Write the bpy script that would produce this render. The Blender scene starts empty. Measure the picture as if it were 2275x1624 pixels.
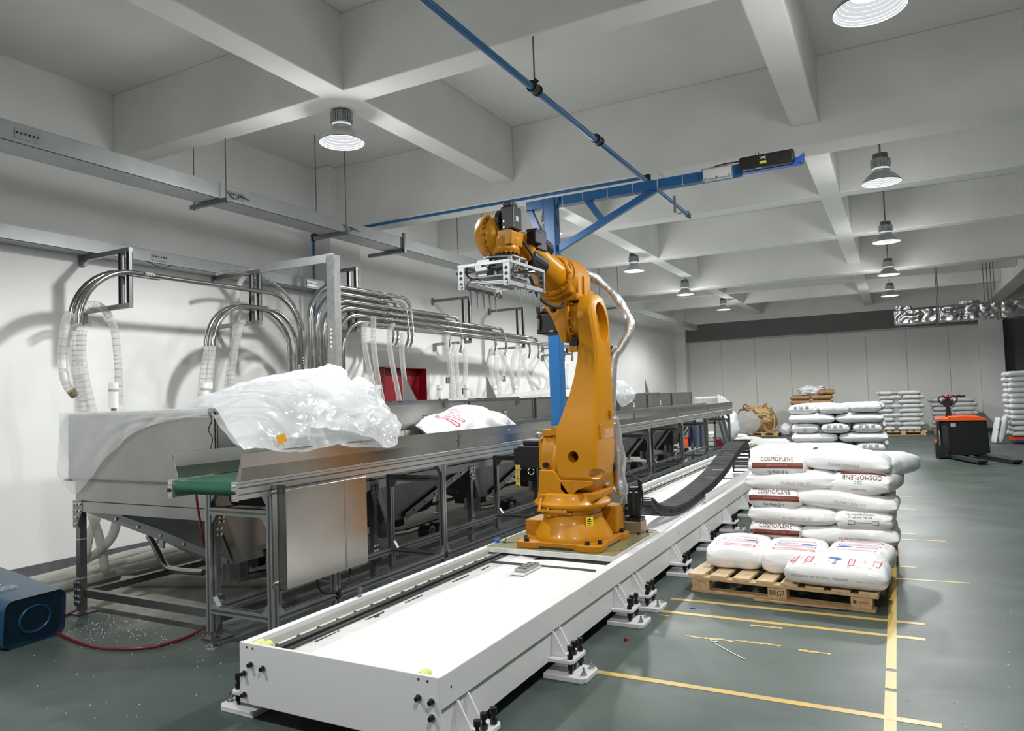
import bpy, bmesh, math, random
from mathutils import Vector, Matrix, noise
random.seed(7)
C = bpy.context.scene.collection
SC = bpy.context.scene
PI = math.pi
# ------------------------------------------------------------------ camera
F = 1600.8; YAW, PIT, ROL = -.48884225, .04430574, -.03370855; EYE = Vector((0, 0, 1.5))
cy_, sy_ = math.cos(YAW), math.sin(YAW); cp_, sp_ = math.cos(PIT), math.sin(PIT); cr_, sr_ = math.cos(ROL), math.sin(ROL)
FW = Vector((sy_*cp_, cy_*cp_, sp_)); R0 = Vector((cy_, -sy_, 0)); U0 = R0.cross(FW)
RT = cr_*R0 + sr_*U0; UP = -sr_*R0 + cr_*U0
cam = bpy.data.cameras.new('camera'); camo = bpy.data.objects.new('camera', cam); C.objects.link(camo)
cam.sensor_fit = 'HORIZONTAL'; cam.sensor_width = 36; cam.lens = F*36/2275; cam.clip_end = 200; cam.clip_start = .05
camo.matrix_world = Matrix(((RT.x, UP.x, -FW.x, EYE.x), (RT.y, UP.y, -FW.y, EYE.y), (RT.z, UP.z, -FW.z, EYE.z), (0, 0, 0, 1)))
SC.camera = camo
# ------------------------------------------------------------------ world, exposure
w = bpy.data.worlds.new('world'); SC.world = w; w.use_nodes = True
w.node_tree.nodes['Background'].inputs[0].default_value = (.75, .85, 1, 1)
w.node_tree.nodes['Background'].inputs[1].default_value = .12
SC.view_settings.view_transform = 'Standard'; SC.view_settings.look = 'None'; SC.view_settings.gamma = 1
SC.view_settings.use_curve_mapping = False
SC.view_settings.exposure = -0.66
LAMP_W = 520.0; FILL_W = 42.0; LAMP_COL = (.985, 1.0, .985); SPOT_ANGLE = 164

def at(px, py, X=None, Y=None, Z=None):
    """measuring aid: the point where a sight line of the survey photograph meets a world plane"""
    d = FW + RT*((px-1137.5)/F) - UP*((py-812)/F)
    t = X/d.x if X is not None else (Y/d.y if Y is not None else (Z-EYE.z)/d.z)
    return EYE + d*t

# ------------------------------------------------------------------ materials
def nt(name):
    m = bpy.data.materials.new(name); m.use_nodes = True; t = m.node_tree; t.nodes.clear()
    o = t.nodes.new('ShaderNodeOutputMaterial'); b = t.nodes.new('ShaderNodeBsdfPrincipled')
    t.links.new(b.outputs[0], o.inputs[0]); return m, t, b, o
def mat(name, col, rough=.5, metal=0, var=.0, scale=8, bump=0, bscale=60, col2=None, spec=.5, coat=0, stretch=None, trans=0, sheen=0):
    m, t, b, o = nt(name)
    b.inputs['Base Color'].default_value = (*col, 1); b.inputs['Roughness'].default_value = rough
    b.inputs['Metallic'].default_value = metal; b.inputs['Specular IOR Level'].default_value = spec
    if coat: b.inputs['Coat Weight'].default_value = coat; b.inputs['Coat Roughness'].default_value = .08
    if trans: b.inputs['Transmission Weight'].default_value = trans
    tc = t.nodes.new('ShaderNodeTexCoord'); mp = t.nodes.new('ShaderNodeMapping')
    if stretch: mp.inputs['Scale'].default_value = stretch
    t.links.new(tc.outputs['Object'], mp.inputs[0])
    if var or col2:
        n = t.nodes.new('ShaderNodeTexNoise'); n.inputs['Scale'].default_value = scale; n.inputs['Detail'].default_value = 5
        t.links.new(mp.outputs[0], n.inputs['Vector'])
        r = t.nodes.new('ShaderNodeValToRGB'); r.color_ramp.elements[0].position = .32; r.color_ramp.elements[1].position = .68
        c2 = col2 or tuple(c*(1-var) for c in col)
        r.color_ramp.elements[0].color = (*c2, 1); r.color_ramp.elements[1].color = (*col, 1)
        t.links.new(n.outputs['Fac'], r.inputs[0]); t.links.new(r.outputs[0], b.inputs['Base Color'])
    if bump:
        n2 = t.nodes.new('ShaderNodeTexNoise'); n2.inputs['Scale'].default_value = bscale; n2.inputs['Detail'].default_value = 4
        t.links.new(mp.outputs[0], n2.inputs['Vector'])
        bp = t.nodes.new('ShaderNodeBump'); bp.inputs['Strength'].default_value = bump; bp.inputs['Distance'].default_value = .01
        t.links.new(n2.outputs['Fac'], bp.inputs['Height']); t.links.new(bp.outputs[0], b.inputs['Normal'])
    return m
M = {}
M['wall'] = mat('wall_paint', (.80, .80, .79), .7, var=.05, scale=1.5, bump=.05, bscale=200)
M['ceil'] = mat('ceiling_paint', (.74, .74, .72), .85, var=.10, scale=.9, bump=.08, bscale=90)
M['beam'] = mat('beam_paint', (.75, .75, .73), .85, var=.09, scale=1.6, bump=.06, bscale=90)
M['panel'] = mat('panel_wall', (.74, .74, .70), .6, var=.04, scale=1)
M['header'] = mat('dark_header', (.14, .145, .145), .7, var=.1, scale=3)
M['base'] = mat('skirting_grey', (.13, .13, .135), .6, var=.35, scale=14)
M['white'] = mat('white_enamel', (.72, .72, .72), .30, var=.03, scale=2.5, spec=.5)
M['whiteworn'] = mat('white_enamel_worn', (.78, .78, .76), .35, var=.18, scale=22)
M['cover'] = mat('white_film_cover', (.76, .76, .76), .38, var=.06, scale=3, bump=.5, bscale=2.2)
M['coverside'] = mat('clear_film_fold', (.66, .66, .65), .22, var=.1, scale=9, bump=.5, bscale=14)
M['steel'] = mat('stainless_sheet', (.50, .485, .455), .27, 1, var=.14, scale=3.5, bump=.02, bscale=40)
M['steelm'] = mat('stainless_matt', (.42, .41, .39), .42, 1, var=.18, scale=2.2)
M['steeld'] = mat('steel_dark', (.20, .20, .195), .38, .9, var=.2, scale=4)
M['galv'] = mat('galvanised', (.46, .48, .48), .42, .85, var=.25, scale=18)
M['tray'] = mat('galvanised_tray', (.42, .44, .44), .5, .6, var=.12, scale=6)
M['alu'] = mat('aluminium_profile', (.40, .415, .42), .38, .8, var=.08, scale=5)
M['alul'] = mat('aluminium_light', (.60, .60, .60), .33, .85, var=.05, scale=5)
M['slot'] = mat('profile_slot', (.03, .03, .03), .6)
M['chrome'] = mat('polished_pipe', (.56, .55, .53), .14, 1, var=.05, scale=6)
M['chromed'] = mat('tarnished_pipe', (.30, .285, .26), .22, 1, var=.2, scale=12)
M['bracket'] = mat('bracket_steel', (.26, .265, .265), .35, .85, var=.12, scale=5)
M['rail'] = mat('guide_rail', (.12, .115, .115), .3, .8, var=.25, scale=30)
M['yel'] = mat('robot_yellow', (.50, .205, .0), .38, var=.04, scale=3, coat=.12, spec=.35)
M['yeld'] = mat('robot_yellow_cast', (.46, .18, .0), .5, spec=.35, var=.12, scale=26, bump=.08, bscale=120)
M['blue'] = mat('blue_enamel', (.010, .115, .33), .35, var=.06, scale=3)
M['bluep'] = mat('blue_pipe', (.015, .13, .34), .3, var=.05, scale=3)
M['bluebr'] = mat('bright_blue', (.02, .14, .75), .35)
M['blk'] = mat('black_plastic', (.006, .006, .007), .42, bump=.02)
M['blkm'] = mat('black_metal', (.02, .02, .021), .3, .3)
M['bolt'] = mat('black_bolt', (.018, .018, .018), .3, .5)
M['zinc'] = mat('zinc_bolt', (.55, .55, .54), .25, 1)
M['belt'] = mat('green_belt', (.003, .085, .038), .38, var=.25, scale=5, col2=(.02, .10, .055))
M['olive'] = mat('oiled_steel', (.27, .25, .125), .35, .25, var=.25, scale=11, col2=(.20, .185, .09))
M['cab'] = mat('cabinet_grey', (.42, .45, .40), .5)
M['ledge'] = mat('ledge_paint', (.50, .50, .46), .45, var=.08, scale=9)
M['rubber'] = mat('black_rubber', (.02, .02, .02), .6)
M['polyu'] = mat('buffer_polyurethane', (.62, .68, .22), .25, var=.1, scale=20)
M['bag'] = mat('white_sack', (.80, .80, .80), .26, var=.02, scale=4, bump=.30, bscale=17)
M['bag2'] = mat('shiny_white_sack', (.72, .735, .75), .22, var=.04, scale=5, bump=.45, bscale=16)
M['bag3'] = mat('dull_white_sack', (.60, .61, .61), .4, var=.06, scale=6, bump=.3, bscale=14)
M['brown'] = mat('brown_print', (.16, .035, .02), .4)
M['navy'] = mat('dark_blue_print', (.02, .035, .20), .4)
M['bluei'] = mat('blue_print', (.02, .16, .55), .4)
M['teal'] = mat('teal_print', (.0, .16, .25), .4)
M['red'] = mat('red_print', (.62, .02, .08), .4)
M['redl'] = mat('light_red_print', (.68, .16, .22), .4)
M['ink'] = mat('black_print', (.03, .03, .03), .45)
M['inkg'] = mat('faded_grey_print', (.38, .38, .38), .5)
M['kraft'] = mat('kraft_paper', (.45, .27, .13), .7, var=.25, scale=6, bump=.5, bscale=14)
M['kraftl'] = mat('kraft_paper_light', (.62, .40, .18), .65, var=.2, scale=8, bump=.5, bscale=18)
M['redbox'] = mat('red_enamel', (.22, .004, .012), .35, var=.1, scale=3)
M['orange'] = mat('orange_enamel', (.85, .095, .01), .32, coat=.2)
M['orangel'] = mat('orange_label', (.80, .12, .01), .5, col2=(.15, .06, .02), scale=70)
M['yellab'] = mat('yellow_label', (.85, .68, .03), .5)
M['tag'] = mat('yellow_tag', (.62, .46, .10), .6, var=.15, scale=30)
M['bin'] = mat('blue_bin', (.004, .055, .125), .28, var=.2, scale=6)
M['bini'] = mat('blue_bin_end', (.002, .022, .05), .4, var=.35, scale=10)
M['redhose'] = mat('red_air_hose', (.16, .008, .025), .35)
M['pvc'] = mat('white_pvc', (.72, .72, .70), .4)
M['silver'] = mat('silver_sleeve', (.62, .61, .60), .36, .75, var=.25, scale=22, bump=1.0, bscale=34, stretch=(1, 1, .45))
M['brownw'] = mat('brown_wrap', (.05, .025, .018), .3, bump=.8, bscale=40)
M['brass'] = mat('gearbox_bronze', (.33, .26, .16), .4, .6)
M['foil'] = mat('foil_wrap', (.58, .58, .57), .20, .95, var=.2, scale=9, bump=1.0, bscale=11)
M['jackblk'] = mat('truck_black', (.005, .0055, .007), .5, spec=.3)
M['dark'] = mat('dark_interior', (.02, .02, .02), .7)
M['grey'] = mat('grey_sticker', (.35, .36, .36), .5)
M['sleeve'] = mat('hose_grey', (.20, .20, .20), .5)
def woodmat():
    m = mat('pine_board', (.60, .42, .22), .65, var=.0, col2=(.46, .29, .14), scale=5, stretch=(6, 1.2, 6), bump=.15, bscale=20)
    return m
M['wood'] = woodmat()
M['wood2'] = mat('pine_board_raw', (.50, .33, .17), .7, col2=(.36, .22, .11), scale=6, stretch=(1.2, 6, 6), bump=.15, bscale=20)
M['woodt'] = mat('pine_board_top', (.66, .50, .31), .6, col2=(.56, .40, .23), scale=5, stretch=(6, 1.2, 6), bump=.1, bscale=20)
def emis(name, col, s):
    m = bpy.data.materials.new(name); m.use_nodes = True; t = m.node_tree; t.nodes.clear()
    o = t.nodes.new('ShaderNodeOutputMaterial'); e = t.nodes.new('ShaderNodeEmission')
    e.inputs[0].default_value = (*col, 1); e.inputs[1].default_value = s; t.links.new(e.outputs[0], o.inputs[0]); return m
M['glow'] = emis('lamp_led', (1, 1, 1), 14)
M['glow2'] = emis('lamp_prism', (.93, .97, 1), 1.15)
def film(name, clear, col=(.85, .87, .88), rough=.16, bump=.9, bscale=9, trl=.5):
    """plastic film: part of the light goes straight through, part scatters, part glints"""
    m, t, b, o = nt(name)
    b.inputs['Base Color'].default_value = (*col, 1); b.inputs['Roughness'].default_value = rough
    tc = t.nodes.new('ShaderNodeTexCoord'); n = t.nodes.new('ShaderNodeTexNoise'); n.inputs['Scale'].default_value = bscale
    n.inputs['Detail'].default_value = 6; n.inputs['Distortion'].default_value = 1.2
    t.links.new(tc.outputs['Object'], n.inputs['Vector'])
    bp = t.nodes.new('ShaderNodeBump'); bp.inputs['Strength'].default_value = bump; bp.inputs['Distance'].default_value = .03
    ab = t.nodes.new('ShaderNodeMath'); ab.operation = 'SUBTRACT'; ab.inputs[1].default_value = .5; t.links.new(n.outputs['Fac'], ab.inputs[0])
    ab2 = t.nodes.new('ShaderNodeMath'); ab2.operation = 'ABSOLUTE'; t.links.new(ab.outputs[0], ab2.inputs[0])
    t.links.new(ab2.outputs[0], bp.inputs['Height']); t.links.new(bp.outputs[0], b.inputs['Normal'])
    tr = t.nodes.new('ShaderNodeBsdfTransparent'); tl = t.nodes.new('ShaderNodeBsdfTranslucent'); tl.inputs[0].default_value = (*col, 1)
    mx = t.nodes.new('ShaderNodeMixShader'); mx.inputs[0].default_value = trl
    t.links.new(b.outputs[0], mx.inputs[1]); t.links.new(tl.outputs[0], mx.inputs[2])
    mx2 = t.nodes.new('ShaderNodeMixShader')
    lw = t.nodes.new('ShaderNodeLayerWeight'); lw.inputs[0].default_value = .35
    mr = t.nodes.new('ShaderNodeMapRange'); mr.inputs[3].default_value = clear; mr.inputs[4].default_value = clear*.25
    t.links.new(lw.outputs['Facing'], mr.inputs[0])
    t.links.new(mr.outputs[0], mx2.inputs[0]); t.links.new(mx.outputs[0], mx2.inputs[1]); t.links.new(tr.outputs[0], mx2.inputs[2])
    t.links.new(mx2.outputs[0], o.inputs[0]); return m
M['film'] = film('milky_film', .26, col=(.86, .88, .90), rough=.13, bump=.8, bscale=3.2, trl=.42)
M['filmc'] = film('thin_clear_film', .62, bump=.4, bscale=5, trl=.4)
M['wrap'] = film('stretch_wrap', .5, bump=.8, bscale=7)
M['hose'] = film('clear_spiral_hose', .68, col=(.80, .80, .76), bump=.6, bscale=40, rough=.12, trl=.35)
M['hosed'] = film('clear_floor_hose', .30, col=(.66, .65, .60), bump=.8, bscale=50, rough=.12, trl=.3)
def floormat():
    m, t, b, o = nt('green_epoxy'); N = t.nodes.new; L = t.links.new
    tc = N('ShaderNodeTexCoord')
    def noise_(sc, st=None, det=6, dist=0):
        n = N('ShaderNodeTexNoise'); n.inputs['Scale'].default_value = sc; n.inputs['Detail'].default_value = det; n.inputs['Distortion'].default_value = dist
        if st:
            mp = N('ShaderNodeMapping'); mp.inputs['Scale'].default_value = st; L(tc.outputs['Object'], mp.inputs[0]); L(mp.outputs[0], n.inputs['Vector'])
        else: L(tc.outputs['Object'], n.inputs['Vector'])
        return n
    def ramp(src, a, bb, ca, cb):
        r = N('ShaderNodeValToRGB'); r.color_ramp.elements[0].position = a; r.color_ramp.elements[1].position = bb
        r.color_ramp.elements[0].color = (*ca, 1); r.color_ramp.elements[1].color = (*cb, 1); L(src, r.inputs[0]); return r
    base = ramp(noise_(1.3, (1, 1, 1), 7, .8).outputs['Fac'], .35, .7, (.050, .068, .060), (.080, .101, .090))
    sc = ramp(noise_(1.6, (.7, 1.3, 1), 9, 1.0).outputs['Fac'], .48, .80, (0, 0, 0), (.5, .5, .5))
    mx = N('ShaderNodeMixRGB'); mx.inputs[2].default_value = (.125, .150, .137, 1); L(sc.outputs[0], mx.inputs[0]); L(base.outputs[0], mx.inputs[1])
    # cement dust trodden around the feet of the hoppers (worn, uneven edge), from the wall out to x = -3.9
    sp = N('ShaderNodeSeparateXYZ'); L(tc.outputs['Object'], sp.inputs[0])
    dn = noise_(1.8, (1, 1, 1), 8, .6)
    ad = N('ShaderNodeMath'); ad.operation = 'MULTIPLY_ADD'; ad.inputs[1].default_value = 1.3; L(dn.outputs['Fac'], ad.inputs[0]); L(sp.outputs['X'], ad.inputs[2])
    rx = N('ShaderNodeMapRange'); rx.inputs[1].default_value = -4.2; rx.inputs[2].default_value = -3.55; rx.inputs[3].default_value = 1; rx.inputs[4].default_value = 0; L(ad.outputs[0], rx.inputs[0])
    ay = N('ShaderNodeMath'); ay.operation = 'MULTIPLY_ADD'; ay.inputs[1].default_value = 1.0; L(dn.outputs['Fac'], ay.inputs[0]); L(sp.outputs['Y'], ay.inputs[2])
    ry = N('ShaderNodeMapRange'); ry.inputs[1].default_value = 3.72; ry.inputs[2].default_value = 3.95; L(ay.outputs[0], ry.inputs[0])
    mu = N('ShaderNodeMath'); mu.operation = 'MULTIPLY'; L(rx.outputs[0], mu.inputs[0]); L(ry.outputs[0], mu.inputs[1])
    mu2 = N('ShaderNodeMath'); mu2.operation = 'MULTIPLY'; mu2.inputs[1].default_value = .85; L(mu.outputs[0], mu2.inputs[0])
    dust = ramp(noise_(5, None, 8, .4).outputs['Fac'], .3, .7, (.30, .295, .265), (.47, .455, .41))
    mx2 = N('ShaderNodeMixRGB'); L(mu2.outputs[0], mx2.inputs[0]); L(mx.outputs[0], mx2.inputs[1]); L(dust.outputs[0], mx2.inputs[2])
    L(mx2.outputs[0], b.inputs['Base Color'])
    rr = N('ShaderNodeMapRange'); rr.inputs[3].default_value = .34; rr.inputs[4].default_value = .55; L(noise_(1.2, (1, 1.6, 1), 6, .6).outputs['Fac'], rr.inputs[0])
    ra = N('ShaderNodeMath'); ra.operation = 'MULTIPLY_ADD'; ra.inputs[1].default_value = .5; L(mu.outputs[0], ra.inputs[0]); L(rr.outputs[0], ra.inputs[2])
    L(ra.outputs[0], b.inputs['Roughness']); b.inputs['Specular IOR Level'].default_value = .30
    bp = N('ShaderNodeBump'); bp.inputs['Strength'].default_value = .05; bp.inputs['Distance'].default_value = .01
    L(noise_(1.2, None, 3).outputs['Fac'], bp.inputs['Height']); L(bp.outputs[0], b.inputs['Normal'])
    return m
M['floor'] = floormat()
def tapemat():
    m, t, b, o = nt('yellow_floor_tape'); N = t.nodes.new; L = t.links.new
    tc = N('ShaderNodeTexCoord'); n = N('ShaderNodeTexNoise'); n.inputs['Scale'].default_value = 7; n.inputs['Detail'].default_value = 8
    L(tc.outputs['Object'], n.inputs['Vector'])
    r = N('ShaderNodeValToRGB'); r.color_ramp.elements[0].position = .30; r.color_ramp.elements[1].position = .60
    r.color_ramp.elements[0].color = (.40, .30, .12, 1); r.color_ramp.elements[1].color = (.56, .36, .07, 1)
    L(n.outputs['Fac'], r.inputs[0]); L(r.outputs[0], b.inputs['Base Color']); b.inputs['Roughness'].default_value = .4; return m
M['tape'] = tapemat()

# ------------------------------------------------------------------ mesh helpers
def basis(d):
    d = Vector(d).normalized(); a = Vector((0, 0, 1)) if abs(d.z) < .9 else Vector((1, 0, 0))
    u = d.cross(a).normalized(); v = d.cross(u).normalized(); return u, v
class MB:
    def __init__(s): s.v = []; s.f = []
    def add(s, vs, fs):
        k = len(s.v); s.v += [Vector(p) for p in vs]; s.f += [tuple(i+k for i in f) for f in fs]; return s
    def box(s, x0, x1, y0, y1, z0, z1):
        if x0 > x1: x0, x1 = x1, x0
        if y0 > y1: y0, y1 = y1, y0
        if z0 > z1: z0, z1 = z1, z0
        return s.add([(x, y, z) for z in (z0, z1) for y in (y0, y1) for x in (x0, x1)],
                     [(0, 2, 3, 1), (4, 5, 7, 6), (0, 1, 5, 4), (2, 6, 7, 3), (0, 4, 6, 2), (1, 3, 7, 5)])
    def bar(s, p, q, w, h, up=(0, 0, 1)):
        p = Vector(p); q = Vector(q); d = (q-p).normalized(); up = Vector(up)
        if abs(d.dot(up)) > .98: up = Vector((0, 1, 0))
        a = d.cross(up).normalized(); b = a.cross(d).normalized()
        vs = []
        for c in (p, q):
            for i, j in ((-1, -1), (1, -1), (1, 1), (-1, 1)): vs.append(c + a*(i*w/2) + b*(j*h/2))
        return s.add(vs, [(3, 2, 1, 0), (4, 5, 6, 7), (0, 1, 5, 4), (1, 2, 6, 5), (2, 3, 7, 6), (3, 0, 4, 7)])
    def cyl(s, p, q, r, n=16, r2=None, caps=True):
        p = Vector(p); q = Vector(q); u, v = basis(q-p); r2 = r if r2 is None else r2; vs = []
        for c, rr in ((p, r), (q, r2)):
            for i in range(n): a = 2*PI*i/n; vs.append(c + (u*math.cos(a) + v*math.sin(a))*rr)
        fs = [(i, (i+1) % n, n+(i+1) % n, n+i) for i in range(n)]
        if caps: fs += [tuple(range(n))[::-1], tuple(range(n, 2*n))]
        return s.add(vs, fs)
    def tube(s, pts, r, n=10, caps=True, rad=None):
        pts = [Vector(p) for p in pts]; m = len(pts); vs = []; u = None
        for i, p in enumerate(pts):
            d = (pts[min(i+1, m-1)] - pts[max(i-1, 0)]).normalized()
            if u is None: u, v = basis(d)
            else: u = (u - d*u.dot(d)).normalized(); v = d.cross(u)
            rr = rad(i/(m-1)) if rad else r
            for k in range(n): a = 2*PI*k/n; vs.append(p + (u*math.cos(a) + v*math.sin(a))*rr)
        fs = [(i*n+k, i*n+(k+1) % n, (i+1)*n+(k+1) % n, (i+1)*n+k) for i in range(m-1) for k in range(n)]
        if caps: fs += [tuple(range(n))[::-1], tuple(range((m-1)*n, m*n))]
        return s.add(vs, fs)
    def lathe(s, prof, c, n=32, axis='Z', cap=True):
        c = Vector(c); vs = []
        for h, r in prof:
            for i in range(n):
                a = 2*PI*i/n; x, y = r*math.cos(a), r*math.sin(a)
                vs.append(c + (Vector((x, y, h)) if axis == 'Z' else (Vector((h, x, y)) if axis == 'X' else Vector((y, h, x)))))
        m = len(prof); fs = [(i*n+k, i*n+(k+1) % n, (i+1)*n+(k+1) % n, (i+1)*n+k) for i in range(m-1) for k in range(n)]
        if cap: fs += [tuple(range(n))[::-1], tuple(range((m-1)*n, m*n))]
        return s.add(vs, fs)
    def prism(s, poly, axis, a, b):
        """poly: points of the two other axes in order; extruded along axis from a to b"""
        def P(p, h): return {'X': (h, p[0], p[1]), 'Y': (p[0], h, p[1]), 'Z': (p[0], p[1], h)}[axis]
        n = len(poly); vs = [P(p, a) for p in poly] + [P(p, b) for p in poly]
        return s.add(vs, [tuple(range(n))[::-1], tuple(range(n, 2*n))] + [(i, (i+1) % n, n+(i+1) % n, n+i) for i in range(n)])
    def grid(s, rows):
        m, n = len(rows), len(rows[0])
        return s.add([p for r in rows for p in r], [(i*n+j, i*n+j+1, (i+1)*n+j+1, (i+1)*n+j) for i in range(m-1) for j in range(n-1)])
    def build(s, name, m, parent=None, bevel=0, smooth=False, origin=None, seg=2, fix=True):
        o0 = Vector(parent['_w']) if parent is not None and '_w' in parent else Vector((0, 0, 0))
        me = bpy.data.meshes.new(name)
        org = Vector(origin) if origin is not None else (Vector((0, 0, 0)) if parent is not None else s.base())
        if parent is not None: org = o0
        me.from_pydata([tuple(p-org) for p in s.v], [], s.f)
        if fix:
            b = bmesh.new(); b.from_mesh(me); bmesh.ops.recalc_face_normals(b, faces=b.faces); b.to_mesh(me); b.free()
        me.materials.append(M[m] if isinstance(m, str) else m)
        if smooth:
            me.polygons.foreach_set('use_smooth', [True]*len(me.polygons))
        o = bpy.data.objects.new(name, me); C.objects.link(o)
        if parent is not None: o.parent = parent; o['_w'] = tuple(org)
        else: o.location = org; o['_w'] = tuple(org)
        if smooth and smooth != 'all':
            try: me.set_sharp_from_angle(angle=math.radians(35))
            except Exception: pass
        if bevel:
            md = o.modifiers.new('bevel', 'BEVEL'); md.width = bevel; md.segments = seg; md.limit_method = 'ANGLE'; md.angle_limit = .6
        return o
    def base(s):
        xs = [p.x for p in s.v]; ys = [p.y for p in s.v]; zs = [p.z for p in s.v]
        return Vector(((min(xs)+max(xs))/2, (min(ys)+max(ys))/2, min(zs)))
def thing(name, label, cat, loc, group=None):
    o = bpy.data.objects.new(name, None); C.objects.link(o); o.empty_display_size = .1
    o.location = loc; o['_w'] = tuple(loc); o['label'] = label; o['category'] = cat
    if group: o['group'] = group
    return o
def tag(o, label, cat, group=None, kind=None):
    o['label'] = label; o['category'] = cat
    if group: o['group'] = group
    if kind: o['kind'] = kind
    return o
def struct(name, mb, m, **k):
    o = mb.build(name, m, **k); o['kind'] = 'structure'; return o
def part(name, m, parent, mb, **k):
    return mb.build(name, m, parent, **k)
STUFF = ('spiral', 'bolt', 'screw', 'hole', 'rib', 'washer', 'print', 'lettering', 'stencil', 'slit', 'groove', 'label_print')
def _isl(mb):
    par = list(range(len(mb.v)))
    def f(a):
        while par[a] != a: par[a] = par[par[a]]; a = par[a]
        return a
    for fc in mb.f:
        r = f(fc[0])
        for k in fc[1:]: par[f(k)] = r
    g = {}
    for fc in mb.f: g.setdefault(f(fc[0]), []).append(fc)
    return list(g.values())
def part(name, m, parent, mb, **k):
    o = None; isl = _isl(mb)
    tiny = any(name == s or name.endswith('_'+s) for s in STUFF)
    if 1 < len(isl) and (tiny or len(isl) > 12):
        o = mb.build(name, m, parent, **k); o['kind'] = 'stuff'; return o
    if len(isl) > 1 and name in SPLIT:
        for fs in isl:
            q = MB(); ids = sorted({i for f in fs for i in f}); mp = {a: b for b, a in enumerate(ids)}
            q.v = [mb.v[i] for i in ids]; q.f = [tuple(mp[i] for i in f) for f in fs]
            o2 = q.build(name, m, parent, **k); o = o or o2
        return o
    return mb.build(name, m, parent, **k)
SPLIT = ('corner_bracket', 'skirt', 'rail', 'cable_clip', 'recess', 'base_recess', 'carrier_rib', 'brace', 'tie_bar', 'strap', 'foot_pad', 'antenna', 'handle_pad', 'wheel', 'stand', 'gland', 'cable', 'latch', 'unit_fin', 'box_frame', 'lug', 'slot', 'bar', 'hanger_rod', 'connector', 'air_hose', 'cable_tie', 'zip_tie', 'hose_clamp')
def lab(o, s): o['label'] = s; return o
def copy_tree(o, parent=None, delta=None, label=None):
    c = o.copy(); C.objects.link(c)
    if parent is not None: c.parent = parent
    if delta is not None: c.location = o.location + Vector(delta); c['_w'] = tuple(Vector(o['_w']) + Vector(delta))
    if label: c['label'] = label
    for ch in list(o.children): copy_tree(ch, c)
    return c
def arc(c, r, a0, a1, n, plane='YZ', X=0):
    out = []
    for i in range(n+1):
        a = math.radians(a0 + (a1-a0)*i/n)
        if plane == 'YZ': out.append(Vector((X, c[0] + r*math.cos(a), c[1] + r*math.sin(a))))
        elif plane == 'XZ': out.append(Vector((c[0] + r*math.cos(a), X, c[1] + r*math.sin(a))))
        else: out.append(Vector((c[0] + r*math.cos(a), c[1] + r*math.sin(a), X)))
    return out
def smoothpath(pts, k=6):
    pts = [Vector(p) for p in pts]; out = []
    P = [2*pts[0]-pts[1]] + pts + [2*pts[-1]-pts[-2]]
    for i in range(1, len(P)-2):
        a, b, c, d = P[i-1], P[i], P[i+1], P[i+2]
        for j in range(k):
            t = j/k
            out.append(.5*((2*b) + (c-a)*t + (2*a-5*b+4*c-d)*t*t + (3*b-a-3*c+d)*t*t*t))
    out.append(pts[-1]); return out
_tc = {}
def text2d(body, res=2, font=None):
    """flat lettering as triangles: verts scaled so that cap height is 1, centred"""
    if body in _tc: return _tc[body]
    cu = bpy.data.curves.new('t', 'FONT'); cu.body = body; cu.resolution_u = res; cu.align_x = 'CENTER'; cu.align_y = 'CENTER'
    o = bpy.data.objects.new('t', cu); C.objects.link(o); dg = bpy.context.evaluated_depsgraph_get(); dg.update()
    me = o.evaluated_get(dg).to_mesh()
    vs = [(v.co.x/.7, v.co.y/.7) for v in me.vertices]; fs = [tuple(p.vertices) for p in me.polygons]
    o.evaluated_get(dg).to_mesh_clear(); bpy.data.objects.remove(o); bpy.data.curves.remove(cu)
    if vs:
        x0, x1 = min(v[0] for v in vs), max(v[0] for v in vs); y0, y1 = min(v[1] for v in vs), max(v[1] for v in vs)
        vs = [(x-(x0+x1)/2, y-(y0+y1)/2) for x, y in vs]
    _tc[body] = (vs, fs); return _tc[body]
def text_on(mb, body, c, right, up, h, wide=None):
    """write body on a flat face: centre c, reading along right, cap height h, optional total width"""
    vs, fs = text2d(body)
    if not vs: return
    w0 = max(v[0] for v in vs) - min(v[0] for v in vs); sx = (wide/w0) if wide else h
    c = Vector(c); right = Vector(right).normalized(); up = Vector(up).normalized()
    mb.add([c + right*(x*sx) + up*(y*h) for x, y in vs], fs)
# ================================================================== ROOM
XW = -7.05; XR = 8.5; YB = -4.0; YF = 26.75; ZC = 4.78
fl = struct('floor', MB().box(XW, XR, YB, YF, -.12, 0), 'floor', origin=(0, 0, 0))
ce = struct('ceiling', MB().box(XW, XR, YB, YF, ZC, ZC+.2), 'ceil', origin=(0, 0, 0))
def cbeam(x0, x1, y0, y1, z): return part('beam', 'beam', ce, MB().box(x0, x1, y0, y1, z, ZC+.002), bevel=.012)
ZM, ZS = 3.91, 4.112
ymain = [(-1.6, -1.2), (7.65, 8.05), (16.9, 17.33), (26.15, 26.6)]
ysec = [(1.5, 1.76), (4.6, 4.86), (10.62, 10.87), (13.72, 13.98), (19.8, 20.05), (22.55, 22.8)]
xsec = [(-4.22, -3.96), (-.80, -.54)]
for a, b in ymain: cbeam(XW, XR, a, b, ZM)
for a, b in ysec: cbeam(XW, 2.55, a, b, ZS)
yb = [YB] + [v for m in ymain for v in m]
for i in range(0, len(yb)-1, 2):
    for a, b in xsec: cbeam(a, b, yb[i], yb[i+1], ZS+.0015)
for i in range(0, len(yb)-1, 2): cbeam(2.55, 2.95, yb[i], yb[i+1], ZM+.0015)
wl = struct('wall_left', MB().box(XW-.2, XW, YB, YF, 0, ZC), 'wall', origin=(XW, 0, 0))
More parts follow.
